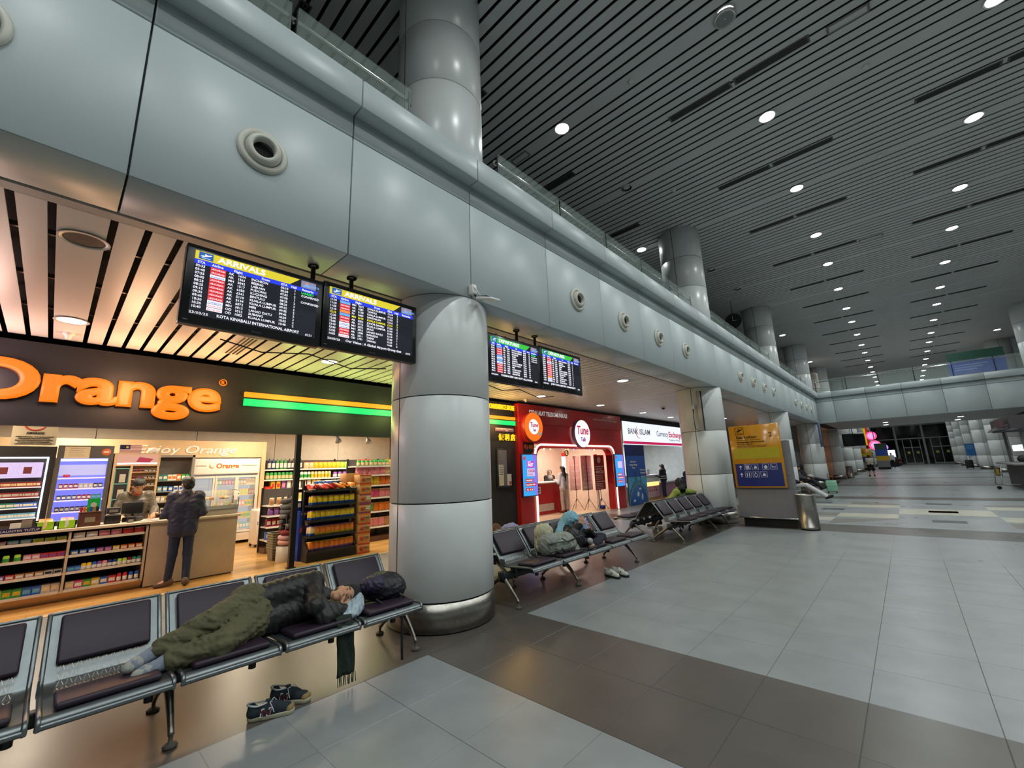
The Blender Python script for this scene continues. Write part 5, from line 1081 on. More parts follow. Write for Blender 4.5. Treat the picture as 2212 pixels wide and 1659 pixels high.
# wall clock hanging over the mezzanine
t = thing('hanging_clock', 'round black hanging clock above the mezzanine left of the third column', 'clock', (-4.6, 19.5, 7.58))
MB().lathe([(.30, -.04), (.33, -.04), (.33, .04), (.30, .04), (.30, -.04)], 28, axis='y').build('rim', BK, t); MB().lathe([(.30, -.03), (.001, -.03)], 28, axis='y').build('dial', M('dial_dark', '30322F', .5), t)
MB().box(-.01, -.04, 0, .01, -.032, .22).build('hand', WHITEP, t); MB().box(0, -.042, -.008, .17, -.034, .008).build('hand', WHITEP, t); MB().cyl((0, 0, .33), (0, 0, .93), .012).build('hanger', BK, t)
for k in range(12): MB().box(.26*math.sin(k*PI/6)-.008, -.04, .26*math.cos(k*PI/6)-.008, .26*math.sin(k*PI/6)+.008, -.034, .26*math.cos(k*PI/6)+.008).build('hour_mark', WHITEP, t)
# ================================================================== RED TELECOM SHOP
TX = -8.2
RED = M('shop_red', 'BE1C22', .35, noise=.05, coat=.2); REDD = M('shop_red_dark', '7C1218', .4); PINKW = M('shop_wall_cream', 'E8D3C0', .6); NEON = EM('neon_cream', 'FFF0D8', 2.0)
struct(MB().box(-13.0, 9.2, -.05, TX+.0, 15.3, .005).build('floor_telecom', M('shop_tile', 'CDB396', .25, noise=.1, nscale=1)), 'glossy beige floor of the red telecom shop', 'floor')
tw = thing('wall_telecom', 'cream inner walls of the red telecom shop', 'wall', kind='structure')
MB().box(-11.2, 9.25, 0, -11.1, 15.3, 3.0).build('rear_panel', PINKW, tw); MB().box(-11.1, 9.2, 0, TX-.3, 9.3, 3.0).build('side_panel', PINKW, tw); MB().box(-11.1, 15.1, 0, TX-.3, 15.2, 3.0).build('side_panel', PINKW, tw); MB().box(-11.1, 9.3, 2.75, TX-.3, 15.2, 2.85).build('ceiling_panel', PINKW, tw)
for i, (x, y) in enumerate(((-9.6, 10.8), (-9.6, 13.4))):
    t = thing('ceiling_panel_light', f'ceiling light panel inside the red shop, {["left","right"][i]} one', 'ceiling light', (x, y, 2.75)); MB().box(-.6, -.3, -.02, .6, .3, 0).build('frame', WHITEP, t); MB().box(-.57, -.27, -.025, .57, .27, -.018).build('diffuser', EM('panel_glow'), t)
    l = area('lamp', (0, 0, -.05), TUNE_W, .9, (1, .85, .74), shape='SQUARE'); l.parent = t
sf = thing('red_shop_front', 'bright red shop front with a rounded light-edged opening', 'shop front', (0, 0, 0))
y0, y1, ya, yb, zt = 9.14, 15.22, 9.86, 14.50, 2.30
MB().box(TX-.30, y0, 0, TX, ya-.02, 3.50).build('left_pier', RED, sf); MB().box(TX-.30, yb+.02, 0, TX, y1, 3.50).build('right_pier', RED, sf); MB().box(TX-.30, ya-.02, zt+.02, TX, yb+.02, 3.50).build('header', RED, sf)
MB().box(TX-.001, y0, 2.93, TX+.04, y1, 3.50).build('upper_band', RED, sf); MB().box(TX-.5, y0-.02, 0, TX-.02, y0+.04, 3.4).build('side_edge', EM('edge_red', 'C41A14', .12), sf)
R0 = .32; arc = [(ya-.03, .02), (ya-.03, zt-R0)]+[(ya-.03+R0*(1-math.cos(a)), zt-R0+R0*math.sin(a)) for a in [PI/2*k/8 for k in range(1, 9)]]+[(yb+.03-R0, zt)]+[(yb+.03-R0*(1-math.sin(a)), zt-R0+R0*math.cos(a)) for a in [PI/2*k/8 for k in range(1, 9)]]+[(yb+.03, .02)]
MB().tube([(TX+.03, a, b_) for a, b_ in arc], .030, 8).build('light_tube', NEON, sf)
arc2 = [(a+(.1 if a < 12 else -.1), b_-(.1 if b_ > 2.0 else 0)) for a, b_ in arc]
m = MB(); n_ = len(arc2); m.add([(TX-.28, a, b_) for a, b_ in arc2]+[(TX+.0, a, b_) for a, b_ in arc2], [(i, i+1, n_+i+1, n_+i) for i in range(n_-1)], True); m.build('inner_reveal', RED, sf)
m = MB(); m.add([(TX-.02, a, b_) for a, b_ in arc]+[(TX-.01, a, b_) for a, b_ in arc2], [(i, i+1, n_+i+1, n_+i) for i in range(n_-1)], True); m.build('reveal_face', RED, sf)
text('KEDAI ALAT TELEKOMUNIKASI', .19, M('letter_white_bright', 'F4F0F0', .4, emit=.25), sf, (TX+.042, 9.62, 3.20), *YF, bold=.005, width=1.95); text('Authorised Tune Talk Center', .09, WHITEP, sf, (TX+.042, 13.2, 3.24), *YF, width=1.75)
for i, (yy, zz, rr, ry, lab) in enumerate(((12.26, 2.70, .48, .40, 'large white oval lit sign with pink script over the red shop'), (9.66, 2.81, .44, .40, 'round orange sign with white centre on the red shop front'))):
    t = thing('oval_sign' if i == 0 else 'round_sign', lab, 'sign', (TX+.04, yy, zz))
    WL = EM('sign_white_lit', 'FFF6FA', 1.1); OG = EM('sign_orange_lit', 'F0701C', 1.1)
    o = MB().lathe([(rr, 0), (rr, .12), (rr*.97, .13)], 40, axis='x').build('drum', M('sign_violet_side', '6A4A70', .4) if i == 0 else M('sign_red_side', 'B02A1A', .4), t); f = MB().lathe([(rr*.97, .125), (.001, .13)], 40, axis='x').build('face', WL if i == 0 else OG, t)
    if i == 0: o.scale = (1, 1.0, 1.0)
    if i: MB().lathe([(rr*.52, .131), (.001, .133)], 32, axis='x').build('inner_face', WL, t)
    k = 1 if i == 0 else .52; PK = EM('script_pink', 'D0205A', .6); PU = EM('script_purple', '9040B0', .6)
    text('Tune', .40*k, PK, t, (.135, -.36*k, -.02*k), *YF, shear=.15, bold=.010*k, width=.70*k); text('Talk', .2*k, PU, t, (.135, -.14*k, -.26*k), *YF, bold=.006*k, width=.32*k)
    if i: MB().box(.126, .18, -.24, .13, .36, -.16).build('small_badge', WHITEP, t)
def ad_screen(y, label, seed):
    rnd = random.Random(seed); t = thing('advert_screen', label, 'screen', (TX+.01, y, .79)); w_, h_ = .70, 1.23
    MB().rbox(0, 0, 0, .05, w_, h_, .01, 1).build('housing', M('screen_navy_frame', '14143A', .3), t); s = MB().box(.05, .03, .03, .052, w_-.03, h_-.03).build('display', EM('ad_blue', '3FA4F0', 1.0), t)
    MB().prism([(.55, .03), (.67, .03), (.67, 1.2), (.45, 1.2), (.58, .8), (.48, .5)], .052, .053, 'yz').build('violet_area', EM('ad_violet', '8A78E8', 1.0), s)
    MB().lathe([(.06, 0), (.06, .001), (.001, .001)], 16, (.053, .12, 1.10), 'x').build('ad_logo', EM('ad_pinkred', 'C8486A', .9), s)
    if seed == 1:
        MB().rbox(.0525, .22, .82, .056, .52, 1.02, .0015, 1).build('ad_block', EM('ad_magenta', 'C048C8', 1.0), s); text('FAST', .13, EM('ad_white', 'FFFFFF', 1.1), s, (.0575, .25, .86), *YF, bold=.003, shear=.15, width=.24); text('SUPER', .05, EM('ad_white'), s, (.0575, .25, .97), *YF, width=.14)
        MB().rbox(.0525, .22, .58, .055, .56, .80, .0015, 1).build('ad_block', EM('ad_lilac', 'D8C8F4', 1.0), s); text('150GB', .12, EM('ad_red_text', 'C03A50', .9), s, (.0565, .24, .69), *YF, bold=.002, width=.29); text('RM35', .08, EM('ad_red_text'), s, (.0565, .26, .60), *YF, width=.2)
    else: MB().box(.0525, .22, .70, .055, .55, .95).build('ad_block', EM('ad_lilac'), s)
    for k, (a, z) in enumerate(((.13, .42), (.14, .30), (.13, .16))):
        o = MB().box(.0525, a, z, .056, a+(.46 if k == 1 else .34), z+.09).build('ad_banner', EM('ad_crimson', 'C02848', .9), s); text(['UNLIMITED', 'CALLS AND DATA', '5G'][k], .06, EM('ad_white'), s, (.057, a+.02, z+.02), *YF, width=(.40 if k == 1 else .28))
ad_screen(9.17, 'tall blue advert screen on the left pier of the red shop', 1); ad_screen(14.47, 'tall blue advert screen on the right pier of the red shop', 2)
t = thing('black_notice_panel', 'small black notice panel with red and orange badges under the round sign', 'sign', (TX+.005, 9.32, 2.06)); MB().box(0, 0, 0, .02, .44, .30).build('panel', BLACK, t); MB().lathe([(.09, 0), (.09, .002), (.001, .003)], 18, (.02, .12, .16), 'x').build('red_badge', M('badge_red', '9A2A26', .4), t); MB().box(.02, .24, .1, .023, .42, .22).build('orange_badge', M('badge_orange', 'C06A2A', .4), t)
t = thing('red_service_counter', 'red service counter with a white base panel and white top', 'counter', (0, 0, 0))
MB().box(-10.2, 11.2, .0, -9.55, 13.28, .10).build('red_plinth', RED, t); MB().box(-10.2, 11.2, .10, -9.56, 13.28, 1.05).build('body', RED, t); MB().box(-9.565, 11.3, .12, -9.54, 12.4, .36).build('white_panel', M('base_white', 'CFC6C0', .4), t); MB().rbox(-10.25, 11.15, 1.05, -9.50, 13.34, 1.10, .008, 1).build('top', WHITEP, t); MB().box(-10.2, 13.28, 0, -9.5, 13.33, 1.06).build('end_panel', WHITEP, t)
t = thing('counter_paper', 'white paper notice taped to the red counter', 'notice', (-9.54, 11.42, .72)); MB().box(0, 0, 0, .003, .26, .24).build('sheet', PAP, t)
for k in range(2): MB().box(.003, .05, .06+.08*k, .004, .21, .10+.08*k).build('print_line', M('print_dark'), t)
t = thing('shop_door', 'grey door with lanterns in the cream wall of the red shop', 'door', (-11.09, 12.2, 0)); MB().box(0, 0, 0, .04, .95, 2.02).build('door_leaf', M('door_taupe', '9C8A7E', .5), t)
for a in ((-.06, 0, 0, 2.06), (.95, 0, 1.01, 2.06), (-.06, 2.02, 1.01, 2.08)): MB().box(-.01, a[0], a[1], .05, a[2], a[3]).build('door_frame', WHITEP, t)
for k in range(2): MB().sph((.08, .3+.3*k, 1.75), (.04, .05, .08), 10, 6).build('lantern', M('lantern', 'F0D8B8', .5, emit=.3), t); MB().cyl((.08, .3+.3*k, 1.83), (.08, .3+.3*k, 2.02), .004).build('lantern_cord', BK, t)
t = thing('wreath', 'dark gold wreath ornament hanging in the red shop', 'wreath', (-9.3, 13.0, 2.12))
R2 = [((.10+.03*math.cos(b_))*math.cos(a), (.10+.03*math.cos(b_))*math.sin(a), .03*math.sin(b_)) for a in [2*PI*i/16 for i in range(16)] for b_ in [2*PI*j/6 for j in range(6)]]
MB().add([(z, x, y) for x, y, z in R2], [((i*6+j), (i*6+(j+1) % 6), (((i+1) % 16)*6+(j+1) % 6), (((i+1) % 16)*6+j)) for i in range(16) for j in range(6)], True).build('ring', M('wreath_gold', '8A6A2A', .5, .4), t); MB().cyl((0, 0, .12), (0, 0, .62), .004).build('cord', BK, t)
# fairy lights
t = thing('fairy_lights', 'string of small coloured fairy lights along the red shop opening', 'string lights', (TX-.32, 10.2, 2.2))
pts = [(0, 4.0*i/24, .05-.07*math.sin(PI*(i % 8)/8)) for i in range(25)]; MB().tube(pts, .005, 5).build('cord', WHITEP, t)
for i in range(1, 24, 2): MB().sph(pts[i], .022, 8, 6).build('bulb', [EM('bulb_violet', '9A7AFF', 4), EM('bulb_white', 'FFFBE8', 4), EM('bulb_green', 'B8F090', 3)][i//2 % 3], t)
# banner stands
def banner(x, y, label, m, mirrored, txts, red=False, h_=1.25):
    t = thing('banner_stand', label, 'banner', (x, y, 0)); SB = M('stand_black', '121010', .5)
    MB().cyl((-.03, 0, .3), (-.03, 0, 2.0), .012).build('pole', SB, t)
    for a in (0, 2.1, 4.2): MB().tube([(-.03, 0, .42), (-.03+.26*math.cos(a+.3), .26*math.sin(a+.3), .012)], .009, 6).build('leg', SB, t)
    MB().cyl((-.03, -.1, 1.99), (-.03, .1, 1.99), .01).build('top_bar', SB, t); MB().cyl((-.03, -.1, .73), (-.03, .1, .73), .01).build('bottom_bar', SB, t)
    s = MB().box(-.018 if red else -.050, -.36, .72, -.012 if red else -.044, .36, 2.0).build('sheet', m, t)
    for k, (tx, sz, z) in enumerate(txts):
        if red: text(tx, sz, WHITEP, s, (-.010, -.30, z), *YF, bold=.002, width=.6 if sz > .05 else .5)
        else: text(tx, sz, M('banner_print', 'F6E4DC', .5), s, (-.0425, .30, z), (0, -1, 0), (0, 0, 1), bold=.002, width=.56)
    return t
BNP = M('banner_back', 'E4BEB6', .6)
banner(-9.45, 13.75, 'back of a pale pink banner on a tripod, left of two in the red shop', BNP, True, [('TOURIST', .09, 1.62), ('PREPAID', .09, 1.4), ('INTERNET', .08, 1.15), ('UNLIMITED', .08, .9)])
banner(-8.95, 13.82, 'back of a pale pink banner with mirrored prices in the red shop', BNP, True, [('RM25', .15, 1.52), ('(40GB)', .1, 1.4), ('RM35', .15, 1.22), ('(150GB)', .1, 1.1), ('RM50', .15, .92), ('(350GB)', .1, .8)])
t = banner(-8.62, 14.15, 'dark red banner stand lettered with a large data offer', M('banner_red', '9A1A1A', .5), False, [('TOURIST SIM', .06, 1.55), ('UNLIMITED INTERNET', .04, 1.47), ('40GB', .15, 1.32), ('high speed data for all', .04, 1.24), ('and free calls to local', .04, 1.17), ('numbers included', .04, 1.10), ('TOP UP & RENEW', .06, 1.0), ('bring your passport', .04, .93), ('validity thirty days', .04, .87), ('ask our staff for help', .04, .81), ('terms apply', .035, .755)], True)
MB().lathe([(.10, 0), (.13, .002), (.06, .004), (.001, .004)], 14, (-.012, 0, 1.82), 'x').build('crest', WHITEP, t)
t = thing('light_column', 'white glowing light column beside the banners, nearer the counter', 'light', (-9.7, 13.35, .0)); MB().box(-.05, -.05, 0, .05, .05, .9).build('base', WHITEP, t); MB().box(-.05, -.05, .9, .05, .05, 2.0).build('glow_tube', EM('tube_white', 'F0F4FF', 3), t); MB().box(-.055, -.055, 2.0, .055, .055, 2.14).build('red_cap', RED, t)
t = thing('light_column', 'white glowing light column between the pink and red banners', 'light', (-8.9, 14.35, .0)); MB().box(-.04, -.04, 0, .04, .04, .9).build('base', WHITEP, t); MB().box(-.04, -.04, .9, .04, .04, 1.95).build('glow_tube', EM('tube_white'), t); MB().box(-.045, -.045, 1.95, .045, .045, 2.05).build('red_cap', RED, t)
t = thing('shop_display_wall', 'pink poster wall left inside the red shop', 'poster', (-9.6, 9.32, .9)); MB().box(-.6, 0, 0, .4, .03, 1.3).build('board', M('poster_pink', 'E8A0B0', .5), t); MB().box(-.4, .03, .7, .2, .035, 1.1).build('white_patch', WHITEP, t); MB().box(-.5, .03, .1, .3, .036, .25).build('red_patch', RED, t)
t = thing('blue_tub', 'small blue tub on the floor by the red banner', 'tub', (-8.75, 14.38, .005)); MB().lathe([(.001, 0), (.09, 0), (.11, .12), (.10, .12), (.08, .02)], 14).build('tub_body', M('tub_blue', '1E3AA0', .4), t)
# ================================================================== BANK COUNTER
BX = -8.3
WB = M('bank_white', 'E4E8E8', .45)
struct(MB().box(-11.0, 15.3, -.05, BX, 22.4, .005).build('floor_bank', M('bank_tile', 'C9A878', .3)), 'tan floor of the bank counter', 'floor')
bw = thing('wall_bank', 'white inner walls of the bank counter', 'wall', kind='structure')
MB().box(-10.6, 15.3, 0, -10.5, 22.4, 3.0).build('rear_panel', WB, bw); MB().box(-10.5, 21.9, 0, BX-.02, 22.0, 3.0).build('side_panel', WB, bw); MB().box(-10.5, 15.3, 2.6, BX-.1, 22, 2.7).build('ceiling_panel', WB, bw); MB().box(BX-.3, 15.28, 0, BX, 15.50, 3.5).build('side_panel', M('bank_beige', 'B8AAA0', .5), bw)
t = thing('ceiling_panel_light', 'ceiling light panel inside the bank counter', 'ceiling light', (-9.4, 19, 2.6)); MB().box(-.3, -1.2, -.02, .3, 1.2, 0).build('frame', WHITEP, t); MB().box(-.27, -1.17, -.025, .27, 1.17, -.018).build('diffuser', EM('panel_cool', 'F4FAFF', 4), t); l = area('lamp', (0, 0, -.05), BANK_W, 1.0, (.95, 1, 1), shape='SQUARE'); l.parent = t
t = thing('bank_sign', 'large white lit bank sign with grey and magenta lettering', 'sign', (0, 0, 0)); MB().box(BX-.3, 15.5, 2.44, BX+.02, 15.56, 3.5).build('sign_return', M('bank_beige'), t)
MB().box(BX-.25, 15.56, 2.44, BX+.02, 22.0, 3.36).build('sign_box', EM('bank_lit', 'EEF4FF', 1.05), t); MB().box(BX+.02, 15.58, 2.44, BX+.03, 22.0, 2.55).build('magenta_strip', EM('bank_magenta', 'D01A58', .8), t); MB().box(BX-.28, 15.3, 3.36, BX+.04, 22.2, 3.58).build('black_track', BLACK, t)
GT = EM('bank_grey_text', '70767C', .5); text('BANK', .34, GT, t, (BX+.022, 16.0, 2.86), *YF, bold=.004, width=.92); text('ISLAM', .34, GT, t, (BX+.022, 17.05, 2.86), *YF, bold=.004, width=1.0)
pts = [(BX+.03, 17.0+.30*math.cos(a), 2.96+.27*math.sin(a)) for a in [PI*.62+PI*1.0*i/14 for i in range(15)]]; MB().tube(pts, [.004+.012*math.sin(PI*i/14) for i in range(15)], 6).build('crescent_mark', EM('bank_crescent', 'D05A60', .8), t)
text('Currency', .36, GT, t, (BX+.022, 18.75, 2.84), *YF, bold=.003, width=1.25); text('Exchange', .36, EM('bank_magenta'), t, (BX+.022, 20.1, 2.84), *YF, bold=.008, width=1.6); text('Pengurup Wang', .12, GT, t, (BX+.022, 20.1, 2.66), *YF, width=1.3)
t = thing('globe_poster_panel', 'tall blue poster panel with a globe and city towers beside the bank', 'poster', (BX, 15.60, 0)); GB = MB().box(0, 0, .01, .05, 1.62, 2.40)
GB.build('panel', M('poster_blue_mid', '2A5FB8', .4), t); MB().box(.05, 0, 1.95, .052, 1.62, 2.40).build('dark_top', M('poster_navy', '1C2566', .4), t); MB().box(.05, 0, .55, .0515, 1.62, 1.10).build('sky_band', M('poster_sky', '5AB4DC', .4), t); MB().box(.05, 0, .01, .0515, 1.62, .55).build('sky_band', M('poster_pale_sky', '8AD0E4', .4), t)
MB().lathe([(.78, 0), (.78, .001), (.001, .001)], 40, (.052, .82, .012), 'x', a0=0, a1=PI).build('globe', M('globe_blue', '1E5AA8', .4), t); MB().lathe([(.78, 0), (.84, 0), (.84, .001)], 40, (.052, .82, .012), 'x', a0=0, a1=PI).build('globe_rim', M('globe_green', '7AB89A', .4), t)
for (yy, zz, a, b_) in ((.75, .42, .22, .22), (1.1, .3, .16, .28), (.4, .18, .22, .12), (.95, .62, .25, .1)): MB().prism([(yy-a/2, zz), (yy-a/4, zz-b_/2), (yy+a/3, zz-b_/3), (yy+a/2, zz+b_/4), (yy, zz+b_/2)], .0535, .0545, 'yz').build('continent', M('continent_pale', 'D8E8E0', .4), t)
rnd = random.Random(3)
for k in range(22): a = PI*(.12+.76*k/21); yy = .82+.84*math.cos(a); zz = .84*math.sin(a); h_ = rnd.uniform(.08, .2) if k not in (12, 13, 8) else .5; MB().box(.052, yy-.02, zz, .0535, yy+.02, zz+h_).build('tower_print', M('tower_dark', '2E4A66', .5), t)
for (s, sz, yy, zz, w_) in (('Visit Bank', .10, .3, 1.68, .5), ('Foreign Exchange', .10, .22, 1.56, .66), ('Rates', .10, .42, 1.44, .26), ('Currency', .10, 1.1, 1.34, .45), ('Exchange', .10, 1.1, 1.22, .45), ('tukaran wang', .06, 1.15, 1.08, .36)): text(s, sz, WHITEP, t, (.0535, yy, zz), *YF, bold=.002, width=w_)
t = thing('bank_counter', 'white bank counter with flag-printed front and lit shelf edge', 'counter', (0, 0, 0)); MB().box(-9.3, 17.3, .12, -8.72, 19.4, .62).build('printed_front', M('front_pink', 'C8A8B8', .4), t); MB().box(-9.3, 17.3, .80, -8.66, 19.4, 1.08).build('upper_body', WB, t); MB().box(-8.72, 17.3, .62, -8.70, 19.4, .80).build('lit_edge', EM('edge_warm', 'FFC878', 1.6), t); MB().box(-9.35, 17.3, 0, -8.8, 21.8, .12).build('plinth', WOODL, t); MB().box(-9.3, 19.4, .12, -8.72, 21.8, .70).build('low_front', M('front_mauve', 'A87A98', .4), t); MB().rbox(-9.4, 19.4, .70, -8.60, 21.8, .78, .01, 1).build('low_top', WB, t); MB().rbox(-9.4, 17.25, 1.08, -8.60, 19.42, 1.12, .01, 1).build('top', WB, t)
for k in range(8): MB().lathe([(.06, 0), (.06, .002), (.001, .002)], 12, (-8.72, 17.55+.22*k, .42), 'x').build('flag_dot', M('dot_red', 'B83A3A', .5), t)
text('most competitive rates', .12, M('print_red2', 'B85A40', .5), t, (-8.718, 17.4, .52), *YF, width=1.7)
for k in range(2): MB().box(-8.85, 17.9+.7*k, 1.12, -8.83, 18.1+.7*k, 1.36).build('monitor_stand', M('stand_grey', '9AA4A8', .4), t)
t = thing('red_cards', 'low red card holder on the bank counter', 'holder', (-8.8, 18.2, 1.12)); MB().box(-.1, 0, 0, 0, .35, .05).build('holder_tray', RED, t); MB().box(-.08, .02, .05, -.03, .30, .09).build('cards', PAP, t)
t = thing('blue_folder_rack', 'small glass rack with blue folders on the low bank counter', 'rack', (-8.8, 20.0, .78)); 
for k in range(4): MB().box(-.15, .16*k, 0, .05, .16*k+.012, .34).build('glass_divider', M('divider_teal', '6A9AA0', .3), t)
MB().box(-.15, 0, 0, .05, .5, .02).build('tray', WB, t)
t = thing('wall_panel_red', 'small dark red notice on the white bank wall', 'notice', (-10.49, 21.0, 1.35)); MB().box(0, 0, 0, .02, .30, .55).build('plate', M('plate_maroon', '7A1E3A', .5), t); text('RATES', .07, WHITEP, t, (.022, .05, .4), *YF, width=.2)
# ================================================================== FAR HALL
# other shops beyond the bank: dim rear wall, a warm lit kiosk and a hanging yellow sign
struct(MB().box(-9.2, 22.4, 0, -9.0, 100, 5.3).build('wall_far_shops', M('far_shop_wall', '8C8A86', .6)), 'grey wall behind the far shop aisle')
t = thing('lit_kiosk', 'warm orange lit kiosk between the third and fourth columns', 'kiosk', (-7.6, 36.5, 0)); MB().box(-1.2, -2, 0, .6, 3, .9).build('counter', WOODL, t); MB().box(-1.4, -2, .9, -1.2, 3, 2.6).build('back_panel', EM('kiosk_glow', 'FF9A3A', .7), t); MB().rbox(-1.4, -2.2, 2.6, .8, 3.2, 3.0, .03, 1).build('canopy', EM('kiosk_canopy', 'F07A20', .5), t); MB().cyl((.4, -1.9, .9), (.4, -1.9, 2.6), .05).build('post', BK, t); MB().box(.6, -1.6, .1, .62, 2.6, .8).build('front_print', M('kiosk_red', 'A8321A', .5), t)
t = thing('hanging_yellow_sign', 'yellow hanging direction sign with a black arrow in the far aisle', 'sign', (-6.3, 26.5, 2.5)); MB().box(-.5, 0, 0, .6, .08, .42).build('plate', EM('sign_amber', 'E8B41A', .7), t); MB().prism([(-.3, .21), (-.15, .32), (-.15, .25), (.1, .25), (.1, .17), (-.15, .17), (-.15, .10)], -.004, .0, 'xz').build('arrow', BLKT, t); MB().cyl((0, .04, .42), (0, .04, 1.1), .015).build('hanger', BK, t)
t = thing('hanging_monitor', 'dark hanging monitor between the fifth and sixth columns', 'screen', (-3.1, 46, 2.45)); MB().rbox(-.75, 0, 0, .75, .12, 1.05, .02, 1).build('housing', BEZ, t); MB().cyl((0, .06, 1.05), (0, .06, 6.0), .03).build('pole', BK, t); MB().box(-.68, -.004, .08, .68, 0, .98).build('screen', M('screen_off', '0E1012', .15), t)
# neon signs and coloured shop at the far left end
ns = thing('neon_shop_front', 'far shop front with red and yellow boards at the end of the hall', 'shop front', (-5.2, 74, 0)); MB().box(-2.0, 0, 0, 1.6, .3, 4.6).build('front_board', M('front_dark_red', '6A1A16', .5), ns); MB().box(.9, -.1, 3.0, 1.6, 0, 6.2).build('yellow_board', EM('board_yellow_lit', 'D8B820', .7), ns); MB().box(1.6, -.1, 2.6, 1.85, .0, 6.6).build('red_board', EM('board_red_lit', 'C02A2A', .6), ns); MB().box(-1.2, -.1, 0.1, .2, 0, 2.4).build('glass_front', EM('front_glow', 'C8B4C0', .5), ns); MB().box(-.6, -.14, 2.6, .6, -.02, 3.2).build('blue_board', M('board_blue2', '2A3E9A', .4), ns)
for i, (x, y, z, r, lab) in enumerate(((-3.0, 72, 4.15, .55, 'upper pink neon round sign at the far end'), (-2.75, 71, 2.9, .60, 'lower pink neon round sign at the far end'), (-2.1, 78, 2.7, .40, 'small violet neon round sign at the far end'))):
    t = thing('neon_sign', lab, 'sign', (x, y, z)); MB().lathe([(r, 0), (r, .2), (.001, .2)], 24, axis='y').build('drum', M('drum_dark', '3A1A3A', .5), t); c = ['FF3A78', 'FF4A80', '9A60FF'][i]; MB().lathe([(r*.72, -.01), (r, -.01), (r, .01)], 24, axis='y').build('neon_ring', EM('neon_'+c, c, 2.2), t); MB().lathe([(r*.7, -.005), (.001, -.006)], 24, axis='y').build('face', EM('neon_face', 'F0B0E8', 1.0), t); MB().cyl((-.0, .1, r*.9), (0, .1, 8.49-z), .04).build('arm', BK, t)
t = thing('blue_totem', 'green, blue and yellow panel stand beyond the far information board', 'sign', (-2.7, 66.5, 0)); MB().box(0, 0, 0, 1.1, .5, .25).build('plinth', BLACK, t); MB().box(.0, 0, .25, 1.1, .5, 1.0).build('grey_body', GRY, t)
for (z0, z1, c) in ((1.0, 1.55, 'C8A020'), (1.55, 2.3, '2A4A9A'), (2.3, 3.0, '2A4A3A')): MB().box(0, 0, z0, 1.1, .5, z1).build('colour_panel', M('totem_'+c, c, .4), t)
t = thing('lit_vending_stand', 'small white lit stand among dark goods at the far end', 'stand', (-1.6, 80, 0)); MB().rbox(-.6, 0, 0, .6, .6, 1.3, .05, 1).build('body', BK, t); MB().box(-.45, -.02, 1.35, .45, .1, 2.3).build('lit_face', EM('stand_lit', 'E0E8FF', 1.5), t); MB().box(-.55, .1, 1.3, .55, .3, 2.4).build('frame', BK, t)
t = thing('red_lit_pile', 'pile of red sacks beside the far glass wall', 'sacks', (-1.7, 84, 0))
for k in range(7): MB().sph((.5*(k % 3)-.3, .3*(k//3), .35+.55*(k//3)), (.4, .35, .32), 10, 6).build('sack', M('ware_red_light', '561E1A', .7), t)  # red light falling on the stack is put into its dark red colour
# right side: poster column, suitcase, dark kiosk
t = thing('blue_poster', 'blue poster on the white column beyond the bridge', 'poster', (4.72, 66.95, 1.23)); MB().box(0, 0, 0, .80, .03, 1.25).build('sheet', M('poster_blue3', '2F74B8', .4), t)
for k in range(3): MB().box(.1, -.004, 1.0-.12*k, .6, 0, 1.05-.12*k).build('print_line', M('print_pale_blue', '8AB4DC', .5), t)
t = thing('black_suitcase', 'black wheeled suitcase standing alone by the right columns', 'suitcase', (4.4, 62.0, 0)); MB().rbox(-.28, -.15, .08, .28, .15, .85, .06).build('shell', BK, t); MB().tube([(-.12, 0, .85), (-.12, 0, 1.25), (.12, 0, 1.25), (.12, 0, .85)], .02, 6).build('handle', CHROME, t)
for s in (-.2, .2): MB().cyl((s, -.05, .05), (s, .05, .05), .05).build('wheel', BK, t)
kx, ky = 2.95, 25.5
t = thing('service_kiosk', 'dark grey service kiosk with overhanging roof at the right edge', 'kiosk', (kx, ky, 0)); KG = M('kiosk_grey', '4A4648', .5)
MB().box(.35, .3, 0, 3.4, 4.6, 1.0).build('counter_body', M('kiosk_dark', '2E2C30', .5), t); MB().rbox(.05, .1, 1.0, 3.4, 4.7, 1.08, .01, 1).build('counter_top', M('kiosk_top', '8A8888', .3), t); MB().box(.2, .0, 2.42, 3.6, 4.8, 2.95).build('roof_fascia', KG, t); MB().prism([(0, 2.45), (.5, 2.45), (.5, 2.9)], .1, 4.6, 'xz').build('roof_edge', KG, t)
for (x, y) in ((.5, .5), (.5, 4.4), (3.2, .5), (3.2, 4.4)): MB().box(x-.04, y-.04, 1.08, x+.04, y+.04, 2.42).build('post', M('post_grey', '77767A', .4), t)
for k, c in enumerate(('4A2A34', '4A2A34')): MB().box(.02+.0, -.02+.9*k, 2.5, .06, .75+.9*k, 2.85).build('roof_sign', M('sign_mauve', '5A3A44', .5), t)
MB().box(1.6, .28, 1.1, 1.66, 4.4, 2.4).build('colour_board', M('board_navy', '24308A', .4), t)
for k, c in enumerate(('2A3A9A', '5A2A8A', '2A6A4A', 'A83030')): MB().box(1.2, .25, 2.05-.28*k, 3.2, .29, 2.32-.28*k).build('colour_panel', M('kp_'+c, c, .4), t)
for k in range(2): MB().rbox(.45, .9+1.1*k, 1.55, .55, 1.7+1.1*k, 1.80, .02, 1).build('lit_display', EM('display_white', 'F0F6FF', 2.0), t)
for k in range(5): MB().sph((.7, .8+.6*k, 1.2), (.16, .2, .16), 8, 6).build('stored_goods', M('goods_dark', '26262A', .6), t)
t = thing('luggage_trolley', 'steel luggage trolley parked at the end of the service kiosk', 'trolley', (2.72, 27.2, 0), .2)
TB = M('trolley_steel', '9A9A98', .3, .8)
